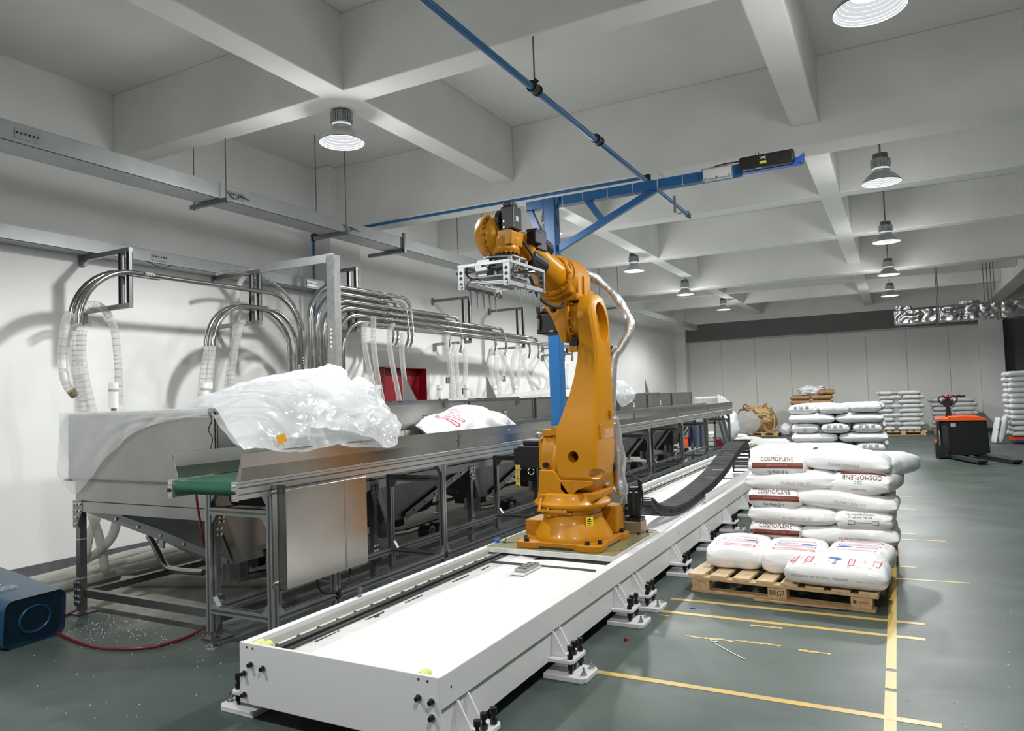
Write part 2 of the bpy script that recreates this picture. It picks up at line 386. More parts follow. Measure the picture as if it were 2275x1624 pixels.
for y0, y1 in ((7.5, 8.14), (16.8, 17.45), (25.95, YF)):
    part('column', 'wall', wl, MB().box(XW-.01, -6.75 if y0 < 20 else -6.68, y0, y1, 0, ZC-.003 if y0 < 20 else ZC), bevel=.008)
struct('baseboard_left', MB().box(XW, XW+.014, YB, 25.95, 0, .115), 'base', origin=(XW, 0, 0))
wb = struct('wall_back', MB().box(XW-.2, XR, YF, YF+.2, 0, ZC), 'panel', origin=(0, YF, 0))
x = -6.68; k = 0
while x < 2.29:
    x1 = min(x+1.17, 2.3)
    part('panel', 'panel', wb, MB().box(x+.003, x1-.003, 26.42, 26.47, .0, 3.96), bevel=.004); x = x1
part('header', 'header', wb, MB().box(-6.86, 2.3, 26.16, 26.42, 3.31, 3.905))
part('header_lip', 'steeld', wb, MB().box(-6.68, 2.3, 26.15, 26.20, 3.285, 3.312))
part('column', 'wall', wb, MB().box(2.3, 2.92, 26.10, YF+.01, 0, ZC-.003), bevel=.008)
part('skirting', 'base', wb, MB().box(2.3, 2.93, 26.088, 26.1, 0, .1))
part('store_wall', 'header', wb, MB().box(2.92, XR, 26.6, 26.7, 0, ZC-.8))
struct('wall_right', MB().box(XR, XR+.2, YB, YF, 0, ZC), 'wall', origin=(XR, 0, 0))
struct('wall_front', MB().box(XW-.2, XR+.2, YB-.2, YB, 0, ZC), 'wall', origin=(0, YB, 0))

# ------------------------------------------------------------------ high-bay lamps
def lamp(x, y, z, D, lb):
    t = thing('high_bay_lamp', lb, 'ceiling lamp', (x, y, z+.9), 'high bay lamps under the concrete ceiling')
    R = D/2
    top = ZC if True else 0
    for yy0, yy1 in ymain:
        if yy0-.02 < y < yy1+.02: top = ZM
    part('stem', 'bracket', t, MB().cyl((x, y, z+.33), (x, y, top), .011, 8))
    part('canopy', 'bracket', t, MB().cyl((x, y, top-.03), (x, y, top), .04, 12))
    part('driver_cap', 'steeld', t, MB().lathe([(.27, .085), (.33, .080), (.335, .05)], (x, y, z), 24), smooth=True)
    hs = MB().lathe([(.165, R*.44), (.27, R*.44)], (x, y, z), 24)
    for i in range(30):
        a = 2*PI*i/30; u = Vector((math.cos(a), math.sin(a), 0))
        hs.bar(Vector((x, y, z+.178))+u*R*.475, Vector((x, y, z+.268))+u*R*.475, .010, .010)
    part('heat_sink', 'galv', t, hs)
    part('light_ring', 'glow2', t, MB().lathe([(.140, R*.42), (.166, R*.42)], (x, y, z), 24, cap=False))
    part('collar', 'galv', t, MB().lathe([(.115, R*.46), (.142, R*.46)], (x, y, z), 24))
    n = 40; prof = [(0, R), (.03, R*.93), (.07, R*.76), (.115, R*.5)]
    part('reflector', 'alul', t, MB().lathe(prof, (x, y, z), n, cap=False), smooth=True)
    pr2 = [(.002, R*.985), (.031, R*.915), (.071, R*.745), (.112, R*.49)]
    part('prism_lining', 'glow2', t, MB().lathe(pr2, (x, y, z), n, cap=False), smooth=True)
    ribs = MB()
    for h, r in pr2[:3] + [(.016, R*.95), (.05, R*.835), (.09, R*.63)]:
        ribs.tube(arc((x, y), r*.995, 0, 360, 32, 'XY', z+h-.002), .0016, 4, caps=False)
    part('rib', 'grey', t, ribs)
    part('rim', 'steeld', t, MB().tube(arc((x, y), R, 0, 360, 40, 'XY', z), .004, 6, caps=False))
    part('led_disc', 'glow', t, MB().lathe([(.100, R*.5), (.103, R*.5)], (x, y, z), 24))
    ld = bpy.data.lights.new('lamp_light', 'SPOT'); ld.energy = LAMP_W; ld.color = LAMP_COL; ld.spot_size = math.radians(SPOT_ANGLE); ld.spot_blend = .42
    ld.shadow_soft_size = .075
    lo = bpy.data.objects.new('lamp_light', ld); C.objects.link(lo); lo.parent = t; lo.location = (0, 0, -.9+.02)
    # added point lamp under each bowl: brightens the ceiling as a prismatic leak would
    lg = bpy.data.lights.new('bowl_fill', 'POINT'); lg.energy = FILL_W; lg.color = LAMP_COL; lg.shadow_soft_size = R*.8
    lq = bpy.data.objects.new('bowl_fill', lg); C.objects.link(lq); lq.parent = t; lq.location = (0, 0, -.9-.02-R*.8)
    return t
LP = [(-.03, 4.98, 3.85, .43, 'lamp at the top edge, the largest, its shining bowl cut by the frame'),
      (-.035, 9.28, 3.83, .42, 'lamp on a long stem right of the blue boom, second in the right row'),
      (-.03, 13.2, 3.83, .42, 'third lamp of the right row, low bowl under the third cross beam'),
      (-.03, 16.6, 3.75, .42, 'fourth lamp of the right row, beyond the deep main beam'),
      (-.03, 21.3, 3.83, .44, 'farthest lamp of the right row, just above the foil duct'),
      (-4.27, 4.93, 3.83, .40, 'lamp with a ribbed heat sink beside the crossing of two beams, left'),
      (-4.30, 9.34, 3.83, .38, 'lamp half hidden behind the blue post'),
      (-4.30, 13.17, 3.83, .385, 'lamp above the silver cable sleeve, nearest of the left row behind the post'),
      (-4.22, 16.6, 3.75, .38, 'middle distance lamp of the left row, between two others'),
      (-4.30, 21.2, 3.83, .38, 'smallest and farthest lamp of the left row'),
      (-.03, .7, 3.83, .42, 'lamp behind the viewer on the right'),
      (-4.27, .7, 3.83, .42, 'lamp behind the viewer on the left')]
for a in LP: lamp(*a)

# ------------------------------------------------------------------ floor tape
TN = [0]
def tape(pts, lb, w=.045, ragged=0):
    TN[0] += 1
    (x0, y0), (x1, y1) = pts; n = 14 if ragged else 2; d = Vector((x1-x0, y1-y0, 0)); L = d.length; d.normalize(); q = Vector((-d.y, d.x, 0))
    a, b = [], []
    for i in range(n+1):
        p = Vector((x0, y0, 0)) + d*(L*i/n)
        e = [w/2, w/2] if not ragged else [w/2*random.uniform(.15, 1), w/2*random.uniform(.15, 1)]
        a.append(p+q*e[0]); b.append(p-q*e[1])
    m = MB(); z0, z1 = .0002, .0010 + .0004*(w < .049) + .00002*TN[0]
    m.add([(p.x, p.y, z0) for p in a] + [(p.x, p.y, z0) for p in b] + [(p.x, p.y, z1) for p in a] + [(p.x, p.y, z1) for p in b],
          [f for i in range(n) for f in ((2*(n+1)+i, 2*(n+1)+i+1, 3*(n+1)+i+1, 3*(n+1)+i), (i, i+1, n+1+i+1, n+1+i), (i, i+1, 2*n+3+i, 2*n+2+i), (n+1+i, n+2+i, 3*n+4+i, 3*n+3+i))])
    return tag(m.build('floor_tape', 'tape', fix=True), lb, 'floor tape')
tape(((-.101, 2.6), (-.101, 4.02)), 'near stretch of the broad yellow tape line along the aisle', .05)
tape(((-.101, 4.06), (-.101, 4.30)), 'short torn piece of the broad yellow tape line', .05, 0)
tape(((-.101, 4.34), (-.098, 16)), 'long far stretch of the broad yellow tape line along the aisle', .05)
tape(((-1.514, 3.70), (.10, 3.705)), 'nearest long cross strip of yellow tape', .046)
tape(((-1.521, 4.888), (.074, 4.907)), 'second long cross strip of yellow tape, in front of the pallet', .046)
tape(((-1.525, 5.206), (.079, 5.215)), 'cross strip of yellow tape at the front edge of the pallet', .046)
for (a, b), lb in (((-.076, 6.362), (.406, 6.387)), 'pale cross strip of tape right of the pallet'), (((-.076, 6.785), (.068, 6.79)), 'short tape strip right of the wooden pallet'), \
        (((-.076, 7.981), (.343, 7.992)), 'thin tape strip right of the sack stack'), (((-.076, 8.294), (.096, 8.309)), 'short thin tape strip right of the sack stack'), \
        (((-.076, 9.912), (.139, 9.911)), 'short far tape strip beside the aisle line'), (((-.076, 10.985), (.105, 10.997)), 'farthest short tape strip beside the aisle line'):
    tape((a, b), lb, .03)
for (a, b), lb in (((-1.219, 4.448), (-.935, 4.459)), 'torn left remnant of yellow tape'), (((-.929, 4.479), (-.672, 4.485)), 'torn middle remnant of yellow tape'), \
        (((-.572, 4.45), (-.40, 4.453)), 'torn right remnant of yellow tape'), (((-.899, 4.80), (-.706, 4.81)), 'torn scrap of yellow tape against the second strip'), (((-1.49, 4.80), (-1.42, 4.80)), 'tiny scrap of yellow tape by the track foot'):
    tape((a, b), lb, .045, 1)
tag(MB().tube(smoothpath([(-1.07, 4.44, .003), (-1.05, 4.40, .003), (-1.02, 4.42, .003), (-1.03, 4.38, .003), (-.93, 4.28, .003), (-.82, 4.18, .003)]), .0028, 6).build('cable_tie', 'pvc'), 'white cable tie lying on the green floor', 'cable tie')
tag(MB().box(-1.34, -1.30, 5.02, 5.03, 0, .004).build('pen_cap', 'navy'), 'small dark blue scrap on the floor before the pallet', 'scrap')
tag(MB().lathe([(0, .012), (.014, .009)], (-1.53, 4.23, 0), 10).build('red_plug', 'redbox'), 'tiny red plug on the floor beside a track foot', 'plug')

# ================================================================== CABLE TRAYS
def tray(name, lb, x0, x1, z0, z1, y0, y1):
    t = thing(name, lb, 'cable tray', ((x0+x1)/2, y0, z0))
    part('bottom', 'tray', t, MB().box(x0, x1, y0, y1, z0, z0+.004))
    part('lid', 'tray', t, MB().box(x0-.004, x1+.004, y0, y1, z1, z1+.003))
    part('side', 'tray', t, MB().box(x0, x0+.004, y0, y1, z0, z1)); part('side', 'tray', t, MB().box(x1-.004, x1, y0, y1, z0, z1))
    return t
BX0, BX1, BZ0, BZ1 = -6.02, -5.72, 3.53, 3.68
bt = tray('cable_tray', 'long galvanised cable tray hung on rods from the ceiling', BX0, BX1, BZ0, BZ1, -1.5, 24)
def splice(t, x, y, z, n=6):
    m = MB().box(x, x+.004, y-.09, y+.09, z-.045, z+.03); part('splice_plate', 'alu', t, m)
    b = MB()
    for i in range(n): b.cyl((x+.003, y-.075+i*.15/(n-1), z), (x+.010, y-.075+i*.15/(n-1), z), .007, 8)
    part('splice_bolt', 'bolt', t, b)
for yy in (3.05, 5.02, 6.72, 11.2, 14.0): splice(bt, BX1+.001, yy, BZ0+.08)
for yy in (5.02, 6.72):
    part('earth_wire', 'blk', bt, MB().tube(smoothpath([(BX1+.01, yy-.14, BZ0+.1), (BX1+.02, yy-.05, BZ0+.03), (BX1+.02, yy+.04, BZ0+.07), (BX1+.01, yy+.15, BZ0+.06)]), .004, 6))
for i, (yy, lb) in enumerate(((4.82, 'nearest rod hanger under the big cable tray'), (6.55, 'rod hanger of the big cable tray before the column'), (9.75, 'rod hanger of the big cable tray left of the robot wrist'), (12.3, 'rod hanger behind the gripper'), (1.6, 'rod hanger of the tray beyond the left edge'), (16, 'far rod hanger of the big cable tray'))):
    h = thing('tray_hanger', lb, 'hanger', ((BX0+BX1)/2, yy, BZ0-.05), 'hangers of the big cable tray')
    part('crossbar', 'bracket', h, MB().box(BX0-.12, BX1+.12, yy-.02, yy+.02, BZ0-.045, BZ0-.004))
    zt = ZS if 4.6 < yy < 4.86 else ZC
    for xx in (BX0-.08, BX1+.08): part('rod', 'steeld', h, MB().cyl((xx, yy, BZ0-.06), (xx, yy, zt), .006, 6))
h = thing('tray_bracket', 'angle bracket carrying the tray just past the column', 'bracket', (BX1, 7.9, BZ0-.05))
part('crossbar', 'bracket', h, MB().box(-6.3, BX1+.02, 7.75, 7.79, BZ0-.05, BZ0-.004)); part('post', 'bracket', h, MB().box(BX1+.005, BX1+.04, 7.75, 7.79, BZ0-.05, BZ1+.06))
lt = tray('cable_tray', 'lower galvanised cable tray fixed along the left wall above the pipes', -7.045, -6.82, 3.04, 3.17, -1.5, 7.48)
for yy in (2.2, 4.95, 7.2): splice(lt, -6.815, yy, 3.11, 6)
part('wire_loop', 'blk', lt, MB().tube(smoothpath([(-6.82, 4.8, 3.05), (-6.8, 4.9, 3.01), (-6.8, 5.0, 3.01), (-6.82, 5.1, 3.05)]), .004, 6))

# ================================================================== PIPE SUPPORTS
XP = -6.3
def support(y, x_in, lb, z0=2.44, z1=3.05, wallx=XW, ext=None):
    t = thing('pipe_support', lb, 'pipe bracket', (wallx, y, z0), None)
    part('wall_plate', 'bracket', t, MB().box(wallx+.001, wallx+.05, y-.03, y+.03, z1-.11, z1+.01)); part('wall_plate', 'bracket', t, MB().box(wallx+.001, wallx+.05, y-.03, y+.03, z0-.09, z0+.04))
    part('upper_arm', 'bracket', t, MB().box(wallx+.05, x_in, y-.02, y+.02, z1-.065, z1-.02))
    part('lower_arm', 'bracket', t, MB().box(wallx+.05, x_in, y-.02, y+.02, z0-.0, z0+.045))
    for xx in (x_in-.02, x_in-.14):
        p = part('channel', 'bracket', t, MB().box(xx-.022, xx-.017, y-.02, y+.02, z0+.04, z1-.06).box(xx+.017, xx+.022, y-.02, y+.02, z0+.04, z1-.06).box(xx-.022, xx+.022, y+.012, y+.02, z0+.04, z1-.06))
        part('channel_slot', 'slot', p, MB().box(xx-.016, xx+.016, y-.005, y+.011, z0+.045, z1-.065))
    return t
support(4.26, -6.28, 'pipe bracket nearest the left edge, carrying the single pipe', 2.46, 3.05)
t = support(5.82, -6.28, 'pipe bracket in front of the column, with the long arm to the galvanised post', 2.42, 3.06)
part('long_arm', 'tray', t, MB().box(-6.26, -5.20, 5.80, 5.84, 3.0, 3.09))
gp = thing('galvanised_post', 'galvanised steel post standing up behind the crumpled film', 'post', (-5.2, 5.82, 1.47))
part('flange', 'galv', gp, MB().box(-5.26, -5.255+.10, 5.78, 5.786, 1.40, 3.07)); part('web', 'galv', gp, MB().box(-5.165, -5.158, 5.786, 5.88, 1.40, 3.07))
part('web', 'galv', gp, MB().box(-5.262, -5.256, 5.786, 5.88, 1.40, 3.07))
for i in range(5): part('hole', 'wall', gp, MB().cyl((-5.215, 5.777, 2.28-i*.045), (-5.215, 5.781, 2.28-i*.045), .011, 12))
support(7.44, -6.24, 'dark pipe bracket on the column behind the bundle of pipes', 2.44, 3.32, -6.745)
support(10.38, -6.28, 'pipe bracket hanging behind the gripper', 2.44, 3.26)
support(12.36, -6.28, 'pipe bracket between gripper and robot elbow', 2.44, 3.26)
support(14.7, -6.28, 'low pipe bracket behind the blue post', 2.40, 2.62)

# ------------------------------------------------------------------ pipes
def coupling(par, x, y, z, ax='Y', L=.10):
    m = MB()
    if ax == 'Y':
        m.box(x+.022, x+.045, y-L/2, y+L/2, z-.014, z+.014)
        for k in (-1, 0, 1): m.cyl((x+.04, y+k*L*.33, z), (x+.058, y+k*L*.33, z), .009, 6)
    else:
        m.box(x+.022, x+.040, y-.012, y+.012, z-L/2, z+L/2)
        for k in (-1, 0, 1): m.cyl((x+.036, y, z+k*L*.33), (x+.052, y, z+k*L*.33), .008, 6)
    return part('clamp_bolts', 'zinc', par, m)
PR = .027
def pipe(pts, lb, r=PR, m='chrome', grp='polished conveying pipes along the left wall', cl=(), clz=()):
    t = tag(MB().tube(pts, r, 12).build('conveying_pipe', m, smooth=True), lb, 'pipe', grp)
    for (x, y, z) in cl: coupling(t, x, y, z, 'Y')
    for (x, y, z) in clz: coupling(t, x, y, z, 'Z')
    return t
def quarter(x, yc, zc, r, a0, a1, n=10): return arc((yc, zc), r, a0, a1, n, 'YZ', x)
# the single run on the near bracket: hose end on the left, over and down into the manifold on the right
for k, (x, dz, dy) in enumerate(((-6.27, 0, 0), (-6.34, .0, -.03))):
    z = 2.79+dz
    pts = quarter(x, 4.28+dy, z-.52, .52, 180, 90) + [Vector((x, 4.6, z)), Vector((x, 5.6, z))] + quarter(x, 5.92-dy*3, z-.50, .50, 90, 0) + [Vector((x, 6.42-dy*3, 1.75))]
    if k == 0: pipe(pts, 'long polished pipe on the nearest bracket, curving down at both ends', cl=[(x, 4.42, z)], clz=[(x, 6.42-dy*3, 2.02)])
    else: pipe(pts[:12], 'short pipe bend behind the long pipe at the nearest bracket', m='chromed')
for k, (x, z, y0, y1) in enumerate(((-6.27, 2.60, 5.62, 5.90), (-6.35, 2.60, 5.60, 5.86))):
    pts = quarter(x, y0, z-.46, .46, 180, 90) + [Vector((x, y1-.1, z))] + quarter(x, y1, z-.46, .46, 90, 0) + [Vector((x, y1+.46, 1.75))]
    pipe(pts, ('front' if k == 0 else 'rear') + ' pipe of the pair arching at the second bracket', cl=[(x, 5.93, z)] if k == 0 else (), clz=[(x, y1+.46, 1.93)] if k == 0 else ())
pipe(quarter(-6.45, 5.66, 2.22, .78, 112, 90) + quarter(-6.45, 5.9, 2.22, .78, 90, 15) , 'thin high arch of clear plastic pipe behind the second bracket', .018, 'galv', None)
# the nested bundle: six runs one above the other, two deep
ZB = [2.985, 2.90, 2.815, 2.73, 2.645, 2.56]
YE = [8.55, 8.45, 9.9, 11.4, 12.75, 14.4]
for row in (0, 1):
    for k in range(6):
        x = -6.19 - .075*row; z = ZB[k] - .02*row
        yv = 6.50 + .115*k + .05*row; r = .46 if k < 3 else .40
        yend = YE[k] - .25*row
        pts = [Vector((x, yv, 1.70))] + quarter(x, yv+r, z-r, r, 180, 90) + [Vector((x, yend-.2, z))]
        rr = .22
        pts += quarter(x, yend-.2, z-rr, rr, 90, 35, 6)
        pts += [Vector((x+.01, yend+.03, 2.44)), Vector((x+.04, yend-.04, 2.34)), Vector((x+.06, yend-.12, 2.26))]
        pipe(pts, ('front' if row == 0 else 'rear') + ' row conveying pipe, ' + ['topmost', 'second', 'third', 'fourth', 'fifth', 'lowest'][k] + ' of the nested bends',
             cl=[(x, 7.9+.03*k, z)] + ([(x, yend-.35, z)] if row == 0 else []), clz=[(x, yv, 2.12-.07*k)] if row == 0 else ())
# manifold with orange labels
mf = thing('pipe_manifold', 'steel manifold bar with upright stubs carrying orange labels', 'manifold', (-6.2, 6.8, 1.45))
part('bar', 'bracket', mf, MB().box(-6.17, -6.15, 6.33, 7.25, 1.745, 1.775)); part('bar', 'bracket', mf, MB().box(-6.36, -6.34, 6.33, 7.25, 1.745, 1.775))
for k in range(9):
    y = 6.40 + .098*k
    p = part('stub', 'steelm', mf, MB().cyl((-6.20, y, 1.30), (-6.20, y, 1.80), .030, 12), smooth=True)
    if k not in (1,): part('orange_label', 'orangel', p, MB().cyl((-6.20, y, 1.50), (-6.20, y, 1.745), .032, 12, caps=False), smooth=True)
bm_ = MB()
for k in range(10): bm_.cyl((-6.145, 6.36+.095*k, 1.76), (-6.13, 6.36+.095*k, 1.76), .012, 6)
part('bar_bolt', 'zinc', mf, bm_)

# ------------------------------------------------------------------ clear hoses
def hose(pts, lb, r=.033, m='hose', X=None, grp='clear spiral hoses hanging behind the hoppers', k=5, cuff=None):
    P = smoothpath([at(p[0], p[1], X=p[2] if len(p) > 2 else X) for p in pts], k)
    t = tag(MB().tube(P, r, 12, caps=False).build('clear_hose', m, smooth='all'), lb, 'hose', grp)
    # the moulded spiral: rings every 4 cm
    sp = MB(); n = max(3, int(sum((P[i+1]-P[i]).length for i in range(len(P)-1))/.05)); 
    for j in range(n):
        q = j/n*(len(P)-1); i = int(q); p = P[i].lerp(P[min(i+1, len(P)-1)], q-i); d = (P[min(i+1, len(P)-1)]-P[i]).normalized(); u, v = basis(d)
        sp.tube([p + (u*math.cos(a)+v*math.sin(a))*r*1.01 for a in [2*PI*s/10 for s in range(11)]], .0018, 3, caps=False)
    part('spiral', 'grey', t, sp)
    if cuff: 
        for q in cuff:
            i = int(q*(len(P)-1)); d = (P[min(i+1, len(P)-1)]-P[max(i-1, 0)]).normalized()
            part('cuff', 'pvc', t, MB().cyl(P[i]-d*.035, P[i]+d*.035, r*1.12, 12), smooth=True)
    return t
hose([(172, 735), (172, 800), (178, 860), (188, 925), (196, 1000), (205, 1120)], 'wide hose dropping straight from the nearest pipe end', .042, X=-6.25, cuff=(.3,))
hose([(182, 735), (180, 790), (192, 860), (210, 930)], 'second hose beside the wide one at the nearest pipe end', .038, X=-6.2)
hose([(172, 722), (150, 700), (140, 760), (139, 810), (146, 850), (162, 876)], 'hose curling outward to a brass coupling at the far left', .033, X=-6.3, cuff=(.62, .75))
tag(MB().cyl(at(158, 868, X=-6.28), at(167, 880, X=-6.28), .036, 10).build('hose_coupling', 'brass'), 'brass hose coupling hanging at the far left', 'coupling')
hose([(176, 690), (205, 676), (232, 688), (252, 725), (260, 780), (263, 820), (264, 900)], 'hose arching over the lower arm of the nearest bracket', .034, X=-6.6)
hose([(462, 770), (452, 830), (446, 900)], 'left hose under the pair of arching pipes', .036, X=-6.3)
hose([(472, 770), (466, 830), (460, 900)], 'right hose under the pair of arching pipes', .036, X=-6.25, cuff=(.7,))
hose([(560, 600), (535, 625), (525, 680), (520, 760), (508, 830), (500, 900)], 'tall hose hanging inside the second bracket', .03, X=-6.5)
hose([(548, 690), (528, 750), (515, 830), (508, 900)], 'shorter hose hanging inside the second bracket', .036, X=-6.45)
HP = [([(813, 716), (808, 735), (812, 780), (828, 850), (842, 892)], 'first hose right of the column'),
      ([(830, 706), (830, 760), (838, 830), (850, 892)], 'second hose right of the column, before the red cabinet'),
      ([(874, 720), (865, 740), (868, 790), (880, 850), (888, 892)], 'hose in front of the right half of the red cabinet'),
      ([(893, 740), (893, 790), (898, 840), (903, 892)], 'hose right of the red cabinet'),
      ([(996, 745), (992, 770), (1000, 820), (1003, 885)], 'left hose of the cluster behind the white sack'),
      ([(1012, 765), (1003, 800), (1006, 840), (1004, 885)], 'middle hose of the cluster behind the white sack'),
      ([(1010, 765), (1014, 810), (1017, 850), (1020, 885)], 'right hose of the cluster behind the white sack'),
      ([(1024, 755), (1033, 790), (1034, 830), (1030, 860)], 'hose hanging to a loose steel coupling'),
      ([(1095, 772), (1089, 800), (1094, 840), (1100, 880)], 'left hose of the next cluster'),
      ([(1104, 780), (1103, 820), (1108, 850), (1110, 880)], 'straight hose of the next cluster'),
      ([(1124, 778), (1121, 800), (1136, 835), (1146, 880)], 'slanting hose of the next cluster'),
      ([(1110, 778), (1118, 800), (1119, 835), (1112, 842)], 'short dangling hose of the next cluster'),
      ([(1150, 768), (1140, 800), (1138, 840), (1145, 880)], 'left leg of the looped hose'),
      ([(1152, 766), (1158, 790), (1152, 840), (1147, 880)], 'right leg of the looped hose'),
      ([(1168, 790), (1163, 805), (1176, 845), (1190, 880)], 'thick hose left of the blue post'),
      ([(1178, 845), (1195, 862), (1202, 875)], 'thin hose running down toward the blue post'),
      ([(1225, 830), (1215, 855), (1206, 880)], 'hose slanting in from behind the blue post'),
      ([(1262, 810), (1257, 840), (1258, 878)], 'hose between the blue post and the robot arm')]
for pts, lb in HP: hose(pts, lb, .036, X=-6.15, k=4)
for px, py, d, lb in ((1262, 860, 0, 'loose steel coupling'),): pass
for px, y0, y1, lb in ((252, 850, 905, 'white fitting standing behind the near hopper'), (455, 850, 905, 'white fitting behind the film near the second bracket'), (839, 855, 888, 'white fitting in front of the red cabinet'), (976, 855, 885, 'white fitting in front of the hose shadows'), (1036, 855, 884, 'leaning white fitting right of the hose cluster'), (1099, 856, 884, 'white fitting under the next hose cluster'), (1146, 856, 878, 'white fitting under the looped hose'), (1198, 856, 876, 'white fitting left of the blue post'), (1262, 856, 876, 'white fitting right of the blue post')):
    a = at(px, y0, X=-5.53); b = at(px, y1, X=-5.53); b.z = 1.49; b.y = a.y; t = thing('suction_fitting', lb, 'fitting', b)
    part('sleeve', 'pvc', t, MB().cyl((a.x, a.y, b.z+.03), (a.x, a.y, a.z), .036, 14), smooth=True)
    part('ring', 'grey', t, MB().cyl((a.x, a.y, a.z-.07), (a.x, a.y, a.z-.05), .038, 14)); part('stub', 'chromed', t, MB().cyl((a.x, a.y, b.z-.04), (a.x, a.y, b.z+.03), .02, 10))
for px, py in ((1031, 862), (995, 838), (1119, 835)):
    a = at(px, py, X=-6.13); tag(MB().cyl(a, a-Vector((0, 0, .10)), .036, 10).build('hose_coupling', 'zinc'), {1031: 'steel coupling on the dangling hose by the white sack', 995: 'small steel coupling left of the hose cluster', 1119: 'steel coupling on the short dangling hose'}[px], 'coupling')
def fhose(pts, lb, r, m='hosed'):
    return tag(MB().tube(smoothpath(pts, 6), r, 10).build('floor_hose', m, smooth='all'), lb, 'hose', 'clear hoses lying along the wall')
for k in range(7):
    o = .085*k
    fhose([(-6.75+o*.55, 1.2, .04+.01*(k % 2)), (-6.72+o*.7, 2.6, .05+.03*(k % 3)), (-6.6+o*.8, 3.6, .06+.03*(k % 2)), (-6.7+o, 4.6, .05+.035*((k+1) % 3)), (-6.65+o*.6, 5.6, .05), (-6.6+o*.6, 7.2, .05)],
          ['hose nearest the wall in the floor bundle', 'second hose from the wall in the floor bundle', 'third hose of the floor bundle', 'middle hose of the floor bundle', 'fifth hose of the floor bundle', 'sixth hose of the floor bundle', 'outermost hose of the floor bundle'][k], .036)
fhose([at(262, 1145, X=-6.0), at(250, 1190, X=-6.0), at(220, 1225, X=-6.1), at(190, 1245, X=-6.2)], 'hose curving down to the floor behind the hopper leg', .038)
fhose([at(203, 1140, X=-6.1), at(222, 1200, X=-6.1), at(235, 1270, X=-6.1)], 'hose crossing down behind the near hopper', .036)
fhose([at(218, 1145, X=-6.15), at(200, 1185, X=-6.15), at(190, 1240, X=-6.15)], 'hose running down beside the hopper leg', .036)
fhose([(-5.9, 3.9, .05), (-5.3, 4.15, .04), (-4.7, 4.35, .05), (-4.2, 4.3, .14)], 'dusty hose crossing the floor under the near hopper', .045)
# red cabinet on the wall
rb = thing('fire_hose_cabinet', 'dark red open metal cabinet on the wall behind the hoses', 'cabinet', (-7.0, 9.0, 1.5))
ya, yb2 = 8.78, 9.9; zt, zb = 2.03, 1.36
part('back', 'redbox', rb, MB().box(XW+.002, XW+.01, ya, yb2, zb, zt))
for a in ((ya, ya+.012, zb, zt), (yb2-.012, yb2, zb, zt), (ya, yb2, zt-.012, zt), (ya, yb2, zb, zb+.012)): part('side', 'redbox', rb, MB().box(XW+.01, XW+.17, *a))
# square patch box on the column
tag(MB().box(-6.748, -6.735, 7.62, 7.66, 1.97, 2.03).build('wall_hook', 'bracket'), 'small screw plate on the white column', 'wall hook')
# ================================================================== HOPPERS
HX0, HX1 = -5.56, -3.95      # outer and front faces
HY = [3.25, 4.86, 6.44, 8.0, 9.5, 11.0, 12.55, 14.12, 15.72]
def bolts(mb, x, pts, r=.011, ax='X', s=1):
    for y, z in pts:
        if ax == 'X': mb.cyl((x, y, z), (x+.010*s, y, z), r, 6)
        else: mb.cyl((y, x, z), (y, x+.010*s, z), r, 6)
def gusset(par, ax, c, u, z, sgn=-1, s=1):
    """bolted knee plate: c = plane position, u = centre along the plane"""
    w = .055; h = .16
    poly = [(u-w, z), (u+w, z), (u+w, z-.07), (u+.025, z-h), (u-.025, z-h), (u-w, z-.07)] if sgn < 0 else [(u-w, z), (u+w, z), (u+w, z+.07), (u+.025, z+h), (u-.025, z+h), (u-w, z+.07)]
    m = MB(); b = MB(); zz = -1 if sgn < 0 else 1
    if ax == 'X': m.prism(poly, 'X', c, c+.006*s)
    else: m.prism(poly, 'Y', c, c+.006*s)
    pts = [(u+dx, z+zz*dz) for dz in (.02, .05) for dx in (-.035, 0, .035)] + [(u+dx, z+zz*dz) for dz in (.09, .13) for dx in (-.015, .015)]
    bolts(b, c+.006*s, pts, ax=ax, s=s)
    g = part('gusset_plate', 'bracket', par, m); part('gusset_bolt', 'zinc', g, b)
